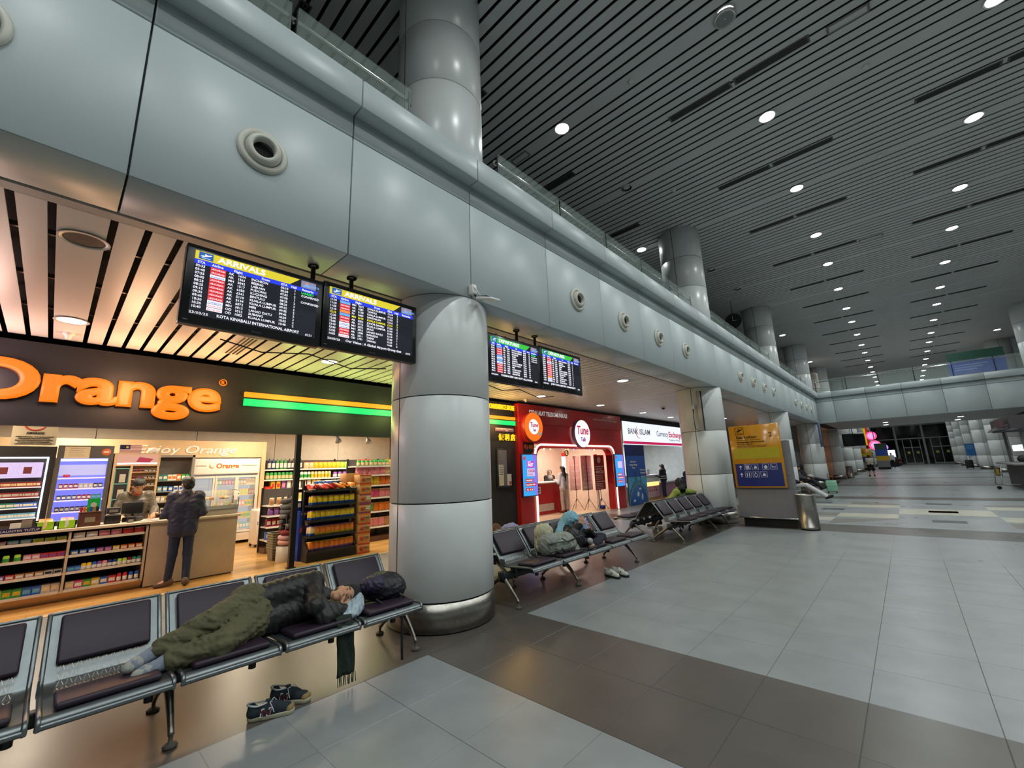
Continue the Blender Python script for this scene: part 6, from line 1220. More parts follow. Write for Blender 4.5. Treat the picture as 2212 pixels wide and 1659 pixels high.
MB().tube([(-.1, -.3, .2), (.0, -.3, .95), (.0, .3, .95), (-.1, .3, .2)], .018, 6).build('push_frame', TB, t); MB().tube([(-.1, -.3, .2), (.9, -.25, .15), (.9, .25, .15), (-.1, .3, .2)], .018, 6).build('base_frame', TB, t); MB().box(-.02, -.28, .55, .0, .28, .9).build('ad_panel', M('trolley_panel', '2A2A26', .4), t); MB().box(-.025, -.1, .6, -.02, .2, .85).build('ad_print', M('trolley_yellow', 'A88A1A', .4), t)
for (x, y) in ((.85, -.2), (.85, .2), (-.1, 0)): MB().cyl((x, y-.03, .07), (x, y+.03, .07), .07).build('wheel', BK, t)
# boards on the bridge
t = thing('bridge_notice', 'green and blue notice board standing on the footbridge', 'sign', (2.35, 31.35, 5.42)); MB().box(0, 0, .05, 2.0, .05, .78).build('blue_field', M('notice_blue', '2440A8', .4), t); MB().box(0, 0, .78, 2.0, .05, 1.25).build('green_field', M('notice_green', '1E4A3C', .4), t); MB().box(-.0, -.02, .0, 2.0, .04, .07).build('amber_edge', M('notice_amber', 'C8902A', .4), t)
for k in range(3): MB().box(.2, -.004, .55-.12*k, 1.4-.2*k, 0, .58-.12*k).build('print_line', M('print_pale', 'A0B0E0', .5), t)
t = thing('round_planter', 'pale round drum standing on the mezzanine corner behind the bridge', 'drum', (-4.6, 36.5, 5.41)); MB().lathe([(.001, 0), (.85, 0), (.85, .9), (.86, .91), (.85, .92), (.85, 2.1), (.001, 2.1)], 28).build('drum_body', M('drum_cream', 'B8B0A4', .5), t); MB().lathe([(.87, .98), (.87, 1.02), (.85, 1.02)], 28).build('band', BK, t)
t = thing('round_planter', 'pale round drum standing behind the notice on the bridge', 'drum', (4.1, 38.5, 5.41)); MB().lathe([(.001, 0), (1.0, 0), (1.0, 1.4), (.001, 1.4)], 28).build('drum_body', M('drum_cream'), t); MB().lathe([(1.02, .6), (1.02, .64), (1.0, .64)], 28).build('band', BK, t)
# ================================================================== PEOPLE
V = lambda *a: np.array(a, float)
def unit(v): v = np.array(v, float); return v/max(1e-9, np.linalg.norm(v))
SKIN = M('skin_tan', 'B98A6C', .5, noise=.05, nscale=30); SKIN2 = M('skin_light', 'C99A7C', .5, noise=.05, nscale=30); HAIRM = M('hair_black', '120E0D', .45, noise=.2, nscale=60, bump=.5)
def cloth(name, c='808080', bump=.25, ns=14, rough=.8): return M(name, c, rough, noise=.12, nscale=ns, bump=bump)
def folds(a=.004, f=24., ph=0.):
    f = f*2.2
    return lambda P: a*np.sin(P[..., 0]*f+2.1*np.sin(P[..., 2]*f*.37+ph)+ph)*np.cos(P[..., 2]*f*.8+1.7*np.sin(P[..., 1]*f*.31))+.5*a*np.sin(P[..., 1]*f*1.7+P[..., 2]*f*.9+ph)
def wrinkle(a=.008, f=20., seed=0, n=5):
    rg = np.random.RandomState(seed); D = rg.normal(size=(n, 3)); D /= np.linalg.norm(D, axis=1)[:, None]; ph = rg.uniform(0, 6.28, (n, 2)); W = rg.normal(size=(n, 3)); W /= np.linalg.norm(W, axis=1)[:, None]
    def g(P):
        o = 0
        for i in range(n):
            ff = 3.6*f*(1+.35*i); q = np.sin(P@D[i]*ff+1.6*np.sin(P@W[i]*ff*.45+ph[i, 1])+ph[i, 0]); o = o+(np.abs(q)-.6)/(1+.25*i)
        return -a*o*.42
    return g
def hand_prims(w, d, n, s=1.0, curl=.5, thumb=1):
    """w wrist, d direction of the hand, n palm normal"""
    d = unit(d); n = unit(n-np.dot(n, d)*d); e = np.cross(d, n); P = []
    c = w+d*.05*s
    P += [('c', w, w+d*.03*s, .024*s, .026*s)]
    for i in range(4):
        o = (i-1.5)*.019*s; L = [.068, .078, .074, .058][i]*s
        P.append(('c', w+d*.02*s+e*o*.6, w+d*.088*s+e*o, .014*s, .0115*s))
        a = w+d*.09*s+e*o; b = a+unit(d*(1-curl*.5)+n*curl*.8)*L*.55; q = b+unit(d*(1-curl*1.3)+n*curl*1.3)*L*.45
        P += [('c', a, b, .0105*s, .0095*s), ('c', b, q, .0095*s, .0075*s)]
    t0 = w+d*.025*s+e*.03*s*thumb; t1 = t0+unit(d*.6+e*.8*thumb+n*.4)*.045*s; t2 = t1+unit(d*.9+e*.1*thumb+n*.5)*.032*s
    return P+[('c', t0, t1, .014*s, .011*s), ('c', t1, t2, .011*s, .0085*s)]
def frame(f, u):
    f = unit(f); u = unit(np.array(u, float)-np.dot(u, f)*f); r = np.cross(f, u); return r, f, u, np.stack([r, f, u], 1)
def head_prims(c, f, u, s=1.0):
    r, f, u, R = frame(f, u); c = np.array(c, float)
    return [('e', c+u*.015*s, (.074*s, .092*s, .098*s), R), ('e', c+f*.018*s-u*.05*s, (.056*s, .07*s, .066*s), R), ('c', c+f*.088*s+u*.012*s, c+f*.104*s-u*.022*s, .009*s, .015*s),
            ('e', c+r*.076*s-u*.01*s, (.012*s, .022*s, .032*s), R), ('e', c-r*.076*s-u*.01*s, (.012*s, .022*s, .032*s), R), ('e', c+f*.075*s-u*.062*s, (.028*s, .016*s, .012*s), R),
            ('e', c+f*.07*s+u*.03*s, (.05*s, .022*s, .012*s), R), ('e', c+f*.055*s-u*.095*s, (.03*s, .028*s, .02*s), R)]
def face_parts(t, c, f, u, s=1.0, closed=False):
    r, f, u, R = frame(f, u); c = np.array(c, float)
    for k in (-1, 1):
        p = c+f*.083*s+u*.006*s+r*.031*s*k
        m = MB(); m.sph((0, 0, 0), (.013*s, .006*s, .0035*s if closed else .007*s), 10, 6); o = m.build('eye', M('eye_dark', '1C1210', .3), t); o.matrix_world = Matrix(((R[0,0], R[0,1], R[0,2], p[0]), (R[1,0], R[1,1], R[1,2], p[1]), (R[2,0], R[2,1], R[2,2], p[2]), (0, 0, 0, 1)))
        p = c+f*.088*s+u*.03*s+r*.032*s*k
        m = MB(); m.sph((0, 0, 0), (.019*s, .006*s, .004*s), 10, 6); o = m.build('eyebrow', HAIRM, t); o.matrix_world = Matrix(((R[0,0], R[0,1], R[0,2], p[0]), (R[1,0], R[1,1], R[1,2], p[1]), (R[2,0], R[2,1], R[2,2], p[2]), (0, 0, 0, 1)))
    p = c+f*.086*s-u*.062*s; m = MB(); m.sph((0, 0, 0), (.022*s, .006*s, .006*s), 10, 6); o = m.build('mouth', M('lips', '8E5048', .5), t); o.matrix_world = Matrix(((R[0,0], R[0,1], R[0,2], p[0]), (R[1,0], R[1,1], R[1,2], p[1]), (R[2,0], R[2,1], R[2,2], p[2]), (0, 0, 0, 1)))
def hair_prims(c, f, u, s=1.0, long=0.0, back=True):
    r, f, u, R = frame(f, u); c = np.array(c, float)
    P = [('e', c+u*.050*s-f*.018*s, (.085*s, .099*s, .080*s), R), ('e', c-f*.050*s-u*.005*s, (.079*s, .058*s, .09*s), R), ('e', c+u*.085*s+f*.03*s, (.06*s, .06*s, .045*s), R)]
    if long: P += [('c', c-f*.05*s, c-f*.085*s-V(0, 0, long*.5), .075*s, .07*s), ('c', c-f*.085*s-V(0, 0, long*.5), c-f*.09*s-V(0, 0, long), .085*s, .05*s)]
    return P
def body(t, J, skin, s=1.0, h=.014, hands=True, curl=.6):
    P = head_prims(J['head'], J['face'], J['hup'], s)+[('c', J['neck'], J['head']-unit(J['hup'])*.04*s, .05*s, .046*s)]
    P += [('c', J['neck'], J['chest'], .05*s, .065*s), ('c', J['chest'], J['pelvis'], .065*s, .07*s)]
    for k in 'LR':
        P += [('c', J['neck'], J['sh'+k], .04*s, .036*s), ('c', J['sh'+k], J['el'+k], .036*s, .030*s), ('c', J['el'+k], J['wr'+k], .030*s, .024*s)]
        P += [('c', J['pelvis'], J['hip'+k], .07*s, .07*s), ('c', J['hip'+k], J['kn'+k], .065*s, .048*s), ('c', J['kn'+k], J['an'+k], .046*s, .033*s), ('c', J['an'+k], J['to'+k], .036*s, .03*s)]
        if hands:
            d = J.get('hd'+k, unit(J['wr'+k]-J['el'+k])); n = J.get('hn'+k, unit(J['face'])); P += hand_prims(J['wr'+k], d, n, s, curl, 1 if k == 'L' else -1)
    return sdf('body', P, skin, t, h=h, k=.012*s)
def top(t, J, mat, s=1.0, loose=1.0, h=.016, sleeves=True, hem=.0, name='jacket', disp=None, collar=True):
    side = unit(J['shR']-J['shL']); dn = unit(J['pelvis']-J['chest']); P = []
    for k, q in (('L', -1), ('R', 1)):
        P += [('c', J['chest']+side*q*.085*s, J['pelvis']+side*q*.075*s+dn*hem, .105*s*loose, .105*s*loose), ('c', J['chest']+side*q*.04*s, J['sh'+k], .085*s, .07*s*loose)]
        if sleeves: P += [('c', J['sh'+k], J['el'+k], .068*s*loose, .055*s*loose), ('c', J['el'+k], J['wr'+k], .055*s*loose, .042*s*loose)]
        else: P += [('c', J['sh'+k], J['sh'+k]*.45+J['el'+k]*.55, .068*s*loose, .062*s*loose)]
    P.append(('c', J['chest'], J['neck']-unit(J['hup'])*.02*s, .10*s, .075*s))
    if collar: P.append(('c', J['neck']-unit(J['hup'])*.03*s, J['neck']+unit(J['hup'])*.012*s, .066*s, .062*s))
    return sdf(name, P, mat, t, h=h, k=.04*s, disp=disp or wrinkle(.007, 20, 3))
def trousers(t, J, mat, s=1.0, loose=1.0, h=.016, cut=1.0, name='trousers', disp=None, k_=.03):
    P = [('c', J['hipL'], J['hipR'], .105*s*loose, .105*s*loose), ('c', J['pelvis'], (J['hipL']+J['hipR'])/2, .11*s*loose, .10*s*loose)]
    for k in 'LR':
        kn = J['kn'+k]; an = J['an'+k]; P.append(('c', J['hip'+k], kn, .09*s*loose, .066*s*loose))
        if cut > .5: P.append(('c', kn, kn+(an-kn)*cut, .066*s*loose, .055*s*loose))
    return sdf(name, P, mat, t, h=h, k=k_*s, disp=disp or wrinkle(.007, 18, 5))
def shoes(t, J, mat, s=1.0, h=.012):
    for k in 'LR':
        a, b = J['an'+k], J['to'+k]; d = unit(V(*(b-a)[:2], 0)) if np.linalg.norm((b-a)[:2]) > .02 else unit(b-a)
        sdf('shoe', [('c', a-d*.04*s+V(0, 0, -.035*s), b, .045*s, .038*s), ('c', a, a-d*.02*s, .045*s, .045*s)], mat, t, h=h, k=.03)
def stand(x, y, rz, H=1.66, sp=.10, z0=0.0):
    f = V(math.cos(rz), math.sin(rz), 0); r = V(math.sin(rz), -math.cos(rz), 0); o = V(x, y, z0); U = V(0, 0, 1); s = H/1.7; J = {'face': f, 'hup': U}
    J['head'] = o+f*.03+U*(H-.115*s); J['neck'] = o+U*.855*H; J['chest'] = o+U*.735*H; J['pelvis'] = o+U*.555*H
    for k, q in (('L', -1), ('R', 1)):
        J['sh'+k] = o+r*q*.165*s+U*.815*H; J['el'+k] = o+r*q*.215*s-f*.03+U*.63*H; J['wr'+k] = o+r*q*.21*s+f*.05+U*.485*H
        J['hip'+k] = o+r*q*.085*s+U*.525*H; J['kn'+k] = o+r*q*sp*.95+f*.02+U*.285*H; J['an'+k] = o+r*q*sp+U*.055*H; J['to'+k] = o+r*q*(sp+.03)+f*.15*s+U*.026
    J['s'] = s; return J, f, r
DENIM = cloth('denim_dark', '1E2740'); BLKC = cloth('cloth_black', '141418'); 
# 1 customer at the till
J, f, r = stand(-8.62, 1.53, PI-.15, 1.66, .10, .004); s = J['s']
J['head'] += V(0, 0, -.015)+r*.0; J['face'] = unit(f-r*.35+V(0, 0, -.1)); J['elL'] = J['shL']+V(0, 0, -.27)-r*.07+f*.04; J['wrL'] = J['elL']+f*.20+r*.05+V(0, 0, .05); J['elR'] = J['shR']+V(0, 0, -.27)+r*.07-f*.02; J['wrR'] = J['elR']+f*.22-r*.09+V(0, 0, .03)
J['toL'] = J['anL']+V(-.08, -.14, -.06); J['anL'] += -r*.02+f*.03; J['anR'] += -f*.06
t = thing('person', 'customer in navy jacket and dark jeans standing at the till counter, back turned', 'person', (-8.62, 1.53, 0))
KEEP = []
def finish(t):
    # parts were made in world space: give them the right parent inverse
    inv = Matrix.Translation(-Vector(t.location))
    for c in t.children: c.matrix_parent_inverse = inv
body(t, J, SKIN2, s); top(t, J, cloth('jacket_navy', '272B42', .5, 10, .55), s, 1.12, hem=.10, disp=wrinkle(.018, 13, 1)); trousers(t, J, DENIM, s, .95, cut=.96); shoes(t, J, M('sandal_brown', '5A4638', .6), s)
sdf('hair', hair_prims(J['head'], J['face'], J['hup'], s*1.03), HAIRM, t, .011, .02, folds(.004, 60)); face_parts(t, J['head'], J['face'], J['hup'], s); finish(t)
t = thing('mobile_phone', 'small phone with a yellow lit screen in the hands of the till customer', 'phone', (J['wrL'][0]-.10, J['wrL'][1]+.03, J['wrL'][2]+.05)); o = MB().rbox(-.035, -.07, -.004, .035, .07, .004, .003, 1).build('body', BK, t); o.rotation_euler = (.2, -.5, .3); o = MB().box(-.03, -.06, .004, .03, .06, .0055).build('screen', EM('phone_yellow', 'F0C848', 1.2), t); o.rotation_euler = (.2, -.5, .3)
# 2 cashier
J, f, r = stand(-9.98, 1.06, .05, 1.68, .1, .004); s = J['s']; J['head'] += f*.05+V(0, 0, -.03); J['face'] = unit(f+V(0, 0, -.65)-r*.1); J['hup'] = unit(V(.5, 0, .85))
for k, q in (('L', -1), ('R', 1)): J['el'+k] = J['sh'+k]+r*q*.09+V(0, 0, -.25)+f*.06; J['wr'+k] = J['el'+k]+f*.22-r*q*.05+V(0, 0, -.06)
t = thing('person', 'cashier in an olive zip jacket looking down behind the till', 'person', (-9.98, 1.06, 0))
body(t, J, SKIN2, s); top(t, J, cloth('jacket_olive', '5A5244', .5, 10, .5), s, 1.12, disp=wrinkle(.010, 16, 4)); trousers(t, J, BLKC, s); shoes(t, J, BLKC, s)
sdf('collar', [('c', J['neck']-V(0, 0, .03)+f*.02, J['neck']+V(0, 0, .015)+f*.02, .064, .058)], cloth('shirt_orange', 'B8502A'), t, .01, .01); sdf('lanyard', [('c', J['shL']*.4+J['chest']*.6+f*.14, J['pelvis']-r*.06+f*.14, .02)], cloth('strap_slate', '4A4A66'), t, .008, .0)
sdf('hair', hair_prims(J['head'], J['face'], J['hup'], s*1.05), HAIRM, t, .010, .02, folds(.007, 55)); face_parts(t, J['head'], J['face'], J['hup'], s, True); finish(t)
# 3 sleeper on the bench
J = dict(head=V(-3.70, 1.815, .575), face=unit(V(.80, -.05, .35)), hup=unit(V(.10, 1, .05)), neck=V(-3.77, 1.68, .59), chest=V(-3.80, 1.50, .61), pelvis=V(-3.79, 1.17, .59),
         shL=V(-3.80, 1.60, .72), elL=V(-3.53, 1.50, .60), wrL=V(-3.56, 1.70, .535), shR=V(-3.74, 1.62, .53), elR=V(-3.50, 1.58, .505), wrR=V(-3.56, 1.76, .50),
         hipL=V(-3.80, 1.12, .675), knL=V(-3.66, .86, .63), anL=V(-3.70, .58, .515), toL=V(-3.62, .47, .50), hipR=V(-3.72, 1.12, .545), knR=V(-3.50, .90, .525), anR=V(-3.60, .63, .475), toR=V(-3.55, .51, .465))
J['hdL'] = unit(V(-.35, .9, -.1)); J['hnL'] = unit(V(-.9, 0, .3)); J['hdR'] = unit(V(-.3, .95, 0)); J['hnR'] = unit(V(-.8, 0, .5))
t = thing('person', 'sleeper in black quilted jacket and olive trousers lying along the near bench', 'person', (-3.78, 1.2, .44)); s = .97
body(t, J, SKIN, s, .010, True, .35)
def quilt(P): q = np.abs(np.sin((P[..., 1]*.94+P[..., 2]*.25)*62)); return .010*(1-q)**2-.003
top(t, J, cloth('quilted_black', '1A181A', .2, 20, .5), s, 1.10, .011, True, .03, 'quilted_jacket', lambda P: quilt(P)+wrinkle(.006, 16, 9)(P))
trousers(t, J, cloth('trousers_olive', '5C5A40', .35, 12, .85), s, 1.26, .010, .84, disp=wrinkle(.020, 14, 2, 6), k_=.014)
for k in 'LR': sdf('sock', [('c', J['an'+k]*.75+J['kn'+k]*.25, J['an'+k], .045, .042), ('c', J['an'+k], J['to'+k]*1.0, .044, .038)], cloth('sock_blue_grey', '7A8494', .3, 40), t, .009, .02, folds(.002, 60)); sdf('sock_toe', [('c', J['to'+k]*.8+J['an'+k]*.2, J['to'+k]+unit(J['to'+k]-J['an'+k])*.02, .041, .034)], cloth('sock_grey', 'A0A29C', .3, 40), t, .008, .01)
sdf('knit_cap', [('e', J['head']+unit(J['hup'])*.055-unit(J['face'])*.02, (.098, .10, .09)), ('e', J['head']+unit(J['hup'])*.0-unit(J['face'])*.055, (.085, .085, .09)), ('-', [('e', J['head']+unit(J['face'])*.11-unit(J['hup'])*.035, (.10, .10, .10))], .01, .01)], cloth('cap_black', '17161A', .4, 40), t, .009, .02)
face_parts(t, J['head'], J['face'], J['hup'], s, True); finish(t)
# scarf hanging from the bench
t = thing('scarf', 'dark green fringed scarf hanging down from the near bench', 'scarf', (-3.42, 1.70, .0)); SCM = cloth('scarf_green', '1C2A1E', .5, 30, .9)
v = []; NS = 16
for i in range(NS+1):
    z = .085+.405*i/NS; wv = .004*math.sin(i*.5); wd = .066+.004*math.cos(i*.5)
    for j in range(7): u = -1+2*j/6; v.append((.012+.012*math.sin(u*5+i*.4)+(.0 if i < NS-1 else -.03), u*wd+wv+.02*(1-i/NS), z))
for j in range(7): u = -1+2*j/6; v.append((-.12, u*.075, .50))
me = [(i*7+j, i*7+j+1, (i+1)*7+j+1, (i+1)*7+j) for i in range(NS+1) for j in range(6)]
o = MB().add(v, me, True).build('cloth', SCM, t); md = o.modifiers.new('s', 'SOLIDIFY'); md.thickness = .012
for j in range(14): u = -1+2*j/13; MB().tube([(.012, u*.068+.022, .09), (.014+.004*math.sin(j), u*.068+.024+.006*math.sin(j*2), .02)], .003, 5).build('fringe', SCM, t)
# pillow bag under the head
t = thing('plastic_bag', 'pale blue plastic bag used as a pillow by the sleeper', 'bag', (-3.58, 1.80, .43)); sdf('bag_body', [('e', (-3.60, 1.83, .50), (.10, .11, .055)), ('e', (-3.52, 1.78, .475), (.06, .09, .04)), ('c', (-3.56, 1.86, .50), (-3.62, 1.92, .56), .05, .03)], M('bag_pale_blue', '9FB2BC', .35, noise=.1, bump=.6, nscale=20), t, .009, .03, wrinkle(.018, 22, 17)); finish(t)
# dark backpack at the bench end
NVY = cloth('nylon_navy', '15141E', .4, 16, .5); t = thing('backpack', 'navy and black backpack at the end of the near bench beside the column', 'backpack', (-3.78, 2.2, .44))
sdf('main_body', [('e', (-3.78, 2.22, .56), (.15, .19, .12)), ('e', (-3.74, 2.28, .53), (.14, .15, .10))], NVY, t, .012, .05, wrinkle(.022, 13, 12)); sdf('top_pocket', [('e', (-3.72, 2.12, .60), (.09, .10, .08)), ('e', (-3.74, 2.04, .60), (.05, .05, .06))], cloth('nylon_violet', '2C2640', .5, 20, .5), t, .010, .04, wrinkle(.020, 20, 18))
MB().tube([(-3.62, 2.08, .50), (-3.52, 2.10, .46), (-3.42, 2.16, .43), (-3.40, 2.2, .36), (-3.41, 2.21, .10), (-3.42, 2.22, .03)], .012, 6).build('hanging_strap', NVY, t); MB().tube([(-3.60, 2.3, .5), (-3.5, 2.36, .44), (-3.55, 2.4, .42)], .012, 6).build('strap', NVY, t); finish(t)
# 4 person under a blanket on the second bench
J = dict(head=V(-3.86, 5.42, .80), face=unit(V(.9, -.3, -.3)), hup=unit(V(.2, 0, 1)), neck=V(-3.93, 5.45, .70), chest=V(-3.93, 5.48, .62), pelvis=V(-3.86, 5.52, .53), shL=V(-3.88, 5.60, .68), elL=V(-3.66, 5.64, .56), wrL=V(-3.55, 5.44, .66), shR=V(-3.90, 5.32, .68), elR=V(-3.70, 5.14, .64), wrR=V(-3.60, 5.26, .75),
         hipL=V(-3.82, 5.62, .52), knL=V(-3.56, 5.74, .52), anL=V(-3.48, 5.42, .475), toL=V(-3.47, 5.28, .47), hipR=V(-3.82, 5.42, .52), knR=V(-3.60, 5.22, .53), anR=V(-3.50, 5.52, .48), toR=V(-3.49, 5.66, .48))
J['hdL'] = unit(V(.05, -.35, .9)); J['hdR'] = unit(V(.05, .3, .95)); J['hnL'] = unit(V(-.3, -1, 0)); J['hnR'] = unit(V(-.3, 1, 0))
t = thing('person', 'traveller under a pale blue shawl holding up a phone on the second bench', 'person', (-3.85, 5.45, .44)); body(t, J, SKIN, .95, .011, True, .5)
top(t, J, cloth('knit_black', '151518', .3, 18, .8), .95, 1.05, .013); trousers(t, J, cloth('trousers_navy', '15182A', .3, 14), .95, 1.1, .014); 
sdf('sock', [('c', V(-3.50, 5.34, .51), V(-3.44, 5.24, .56), .038, .040)], cloth('sock_pale_grey', 'A6A8A4', .3, 40), t, .009, .02)
sdf('shawl', [('e', (-3.87, 5.42, .80), (.125, .13, .13)), ('c', (-3.96, 5.42, .76), (-3.93, 5.22, .62), .10, .08), ('c', (-3.93, 5.50, .76), (-3.84, 5.70, .60), .11, .09), ('c', (-3.80, 5.62, .68), (-3.72, 5.72, .56), .07, .06), ('-', [('e', (-3.70, 5.36, .70), (.12, .11, .11))], .02, .03)], cloth('shawl_blue', '7FB0C4', .4, 14, .8), t, .012, .05, wrinkle(.026, 13, 11))
sdf('grey_wrap', [('c', (-3.80, 5.72, .60), (-3.68, 5.80, .50), .075, .06), ('c', (-3.68, 5.80, .52), (-3.66, 5.83, .40), .05, .03)], cloth('wrap_grey', 'A8AAA4', .4, 14, .8), t, .012, .04, folds(.008, 30)); finish(t)
t = thing('mobile_phone', 'mobile phone with a lilac case held by the shawled traveller', 'phone', (-3.55, 5.35, .775)); o = MB().rbox(-.004, -.037, -.075, .004, .037, .075, .0035, 2).build('body', M('phone_lilac', 'A49AB8', .3), t); o.rotation_euler = (.15, -.35, -.2); o = MB().lathe([(.012, 0), (.012, .002), (.001, .002)], 12, axis='x').build('camera_lens', BK, t, (.006, .012, .05)); o.rotation_euler = (.15, -.35, -.2)
# backpacks on the second bench
KH = cloth('canvas_grey', '8C9088', .35, 14, .8); KY = cloth('canvas_cream', 'B4B092', .35, 14, .8); DK = cloth('nylon_black', '121214', .3, 16, .5)
t = thing('backpack', 'large pale grey backpack with cream top and black cords on the second bench', 'backpack', (-3.68, 4.80, .44))
sdf('main_body', [('b', (-3.70, 4.78, .56), (.13, .25, .13), .08), ('e', (-3.64, 4.92, .55), (.14, .20, .13)), ('e', (-3.70, 4.62, .60), (.12, .12, .14))], KH, t, .012, .06, wrinkle(.026, 13, 13)); sdf('rolled_top', [('e', (-3.78, 4.66, .73), (.11, .13, .10)), ('c', (-3.80, 4.60, .55), (-3.80, 4.62, .74), .09, .08)], KY, t, .012, .05, wrinkle(.026, 16, 14)); sdf('front_pocket', [('e', (-3.57, 4.80, .54), (.05, .19, .10))], KH, t, .011, .03, wrinkle(.014, 18, 15)); sdf('side_bottle', [('c', (-3.56, 5.06, .47), (-3.60, 5.10, .60), .045, .04), ('e', (-3.54, 5.04, .46), (.05, .06, .05))], cloth('scarf_pattern', '8A8A84', .6, 60, .8), t, .011, .03, folds(.008, 60))
MB().tube([(-3.52, 4.70, .66), (-3.50, 4.80, .60), (-3.50, 4.90, .62), (-3.53, 5.0, .56)], .007, 6).build('cord', DK, t); MB().tube([(-3.50, 4.66, .54), (-3.49, 4.74, .49), (-3.51, 4.7, .46)], .007, 6).build('cord', DK, t); MB().tube([(-3.55, 5.10, .47), (-3.46, 5.2, .45), (-3.42, 5.32, .44), (-3.46, 5.42, .46)], .014, 6).build('strap', cloth('strap_grey', '4A4A48', .2), t); MB().box(-3.83, 4.55, .44, -3.58, 5.0, .47).build('base_panel', DK, t)
for z in (.50, .60): MB().tube([(-3.60, 4.50, z), (-3.52, 4.62, z+.02), (-3.50, 4.80, z+.01), (-3.51, 4.98, z+.02), (-3.56, 5.08, z)], .008, 6).build('compression_strap', M('strap_dark_grey', '3A3C3A', .6), t)
finish(t)
t = thing('backpack', 'small black backpack leaning between the grey pack and the traveller', 'backpack', (-3.62, 5.14, .44)); sdf('main_body', [('e', (-3.66, 5.12, .60), (.11, .13, .15)), ('e', (-3.58, 5.16, .56), (.08, .10, .12))], DK, t, .012, .05, wrinkle(.018, 16, 16)); MB().tube([(-3.52, 5.10, .68), (-3.50, 5.16, .71), (-3.52, 5.22, .68)], .010, 6).build('handle', DK, t); MB().tube([(-3.54, 5.06, .62), (-3.49, 5.15, .64), (-3.53, 5.24, .60)], .004, 5).build('zip', M('zip_grey', '5A5A5C', .4), t); finish(t)
# bundle on the rear-facing bench
t = thing('clothes_bundle', 'lavender clothes bundle with a brown bag behind the second bench', 'bundle', (-4.55, 4.75, .44)); sdf('lavender_jacket', [('e', (-4.56, 4.82, .66), (.14, .20, .12)), ('e', (-4.58, 4.86, .54), (.16, .24, .10))], cloth('jacket_lavender', '8A8AB0', .4, 14), t, .014, .05, folds(.008, 24)); sdf('brown_bag', [('e', (-4.54, 4.50, .66), (.09, .09, .16)), ('e', (-4.54, 4.5, .54), (.11, .1, .11))], cloth('bag_brown', '6A4630', .4, 14), t, .014, .04, folds(.006, 30)); finish(t)
# 5 person in green seen from behind
J = dict(head=V(-4.34, 10.86, 1.06), face=unit(V(-1, .15, .0)), hup=V(0, 0, 1), neck=V(-4.37, 10.86, .93), chest=V(-4.42, 10.86, .76), pelvis=V(-4.55, 10.86, .53), shL=V(-4.36, 10.66, .87), elL=V(-4.50, 10.52, .68), wrL=V(-4.72, 10.60, .60), shR=V(-4.36, 11.06, .87), elR=V(-4.27, 11.34, .84), wrR=V(-4.26, 11.60, .82),
         hipL=V(-4.6, 10.77, .53), knL=V(-5.0, 10.72, .52), anL=V(-5.05, 10.70, .10), toL=V(-5.2, 10.69, .035), hipR=V(-4.6, 10.95, .53), knR=V(-5.0, 11.0, .52), anR=V(-5.05, 11.02, .10), toR=V(-5.2, 11.03, .035))
t = thing('person', 'seated person in a lime green top seen from behind near the second column', 'person', (-4.5, 10.86, .44)); body(t, J, SKIN, 1.0, .015); top(t, J, cloth('top_lime', '8A9A48', .4, 12), 1.0, 1.2, .015, disp=wrinkle(.011, 15, 6)); trousers(t, J, BLKC, 1.0); shoes(t, J, BLKC)
sdf('hair', [('e', (-4.33, 10.86, 1.09), (.11, .11, .125)), ('e', (-4.28, 10.86, .98), (.09, .115, .11)), ('c', (-4.28, 10.80, .95), (-4.27, 10.88, .90), .07, .06)], HAIRM, t, .011, .03, folds(.010, 50)); face_parts(t, J['head'], J['face'], J['hup']); finish(t)
# 6 woman at the red counter
J, f, r = stand(-9.30, 12.72, PI-.12, 1.62, .095, .005); s = J['s']
for k, q in (('L', -1), ('R', 1)): J['el'+k] = J['sh'+k]+V(0, 0, -.27)+r*q*.06+f*.03; J['wr'+k] = J['el'+k]+f*.20-r*q*.05+V(0, 0, .08)
t = thing('person', 'woman in a white blouse and grey trousers with long dark hair at the red counter', 'person', (-9.3, 12.72, 0)); body(t, J, SKIN2, s, .016); top(t, J, cloth('blouse_white', 'C9CED8', .4, 10), s, 1.15, .017, hem=.06, name='blouse', disp=wrinkle(.010, 15, 7)); trousers(t, J, cloth('trousers_pale', 'B4AAA0', .4, 10), s, 1.12, .017, .98); shoes(t, J, M('slipper_red', '7A2A26', .6), s); sdf('hair', hair_prims(J['head'], f, V(0, 0, 1), s*1.05, .40), HAIRM, t, .013, .04, folds(.004, 40)); finish(t)
# 7 staff member behind the red counter
J, f, r = stand(-10.55, 13.5, -.45, 1.58, .095, -.06); s = J['s']
for k, q in (('L', -1), ('R', 1)): J['el'+k] = J['sh'+k]+V(0, 0, -.26)+r*q*.06+f*.06; J['wr'+k] = J['el'+k]+f*.22-r*q*.06+V(0, 0, .02)
J['kn'+'L'] += V(0, 0, .0)
t = thing('person', 'staff member in a dark dress and grey headscarf behind the red counter', 'person', (-10.55, 13.5, 0)); body(t, J, SKIN2, s, .016); top(t, J, cloth('dress_dark', '2A2024', .5, 40), s, 1.2, .018, hem=.1, name='dress'); trousers(t, J, cloth('dress_dark'), s, 1.25, .02); r_, f_, u_, R_2 = frame(J['face'], J['hup'])
sdf('headscarf', [('e', J['head']+u_*.02, (.10, .11, .125), R_2), ('c', J['neck'], J['chest']+f*.06+V(0, 0, .1), .09, .11), ('-', [('e', J['head']+f_*.10-u_*.01, (.062, .08, .082), R_2)], .01, .012)], cloth('scarf_grey', '8A857E', .5, 30), t, .013, .04, folds(.004, 40)); face_parts(t, J['head'], J['face'], J['hup'], s); shoes(t, J, BLKC, s); finish(t)
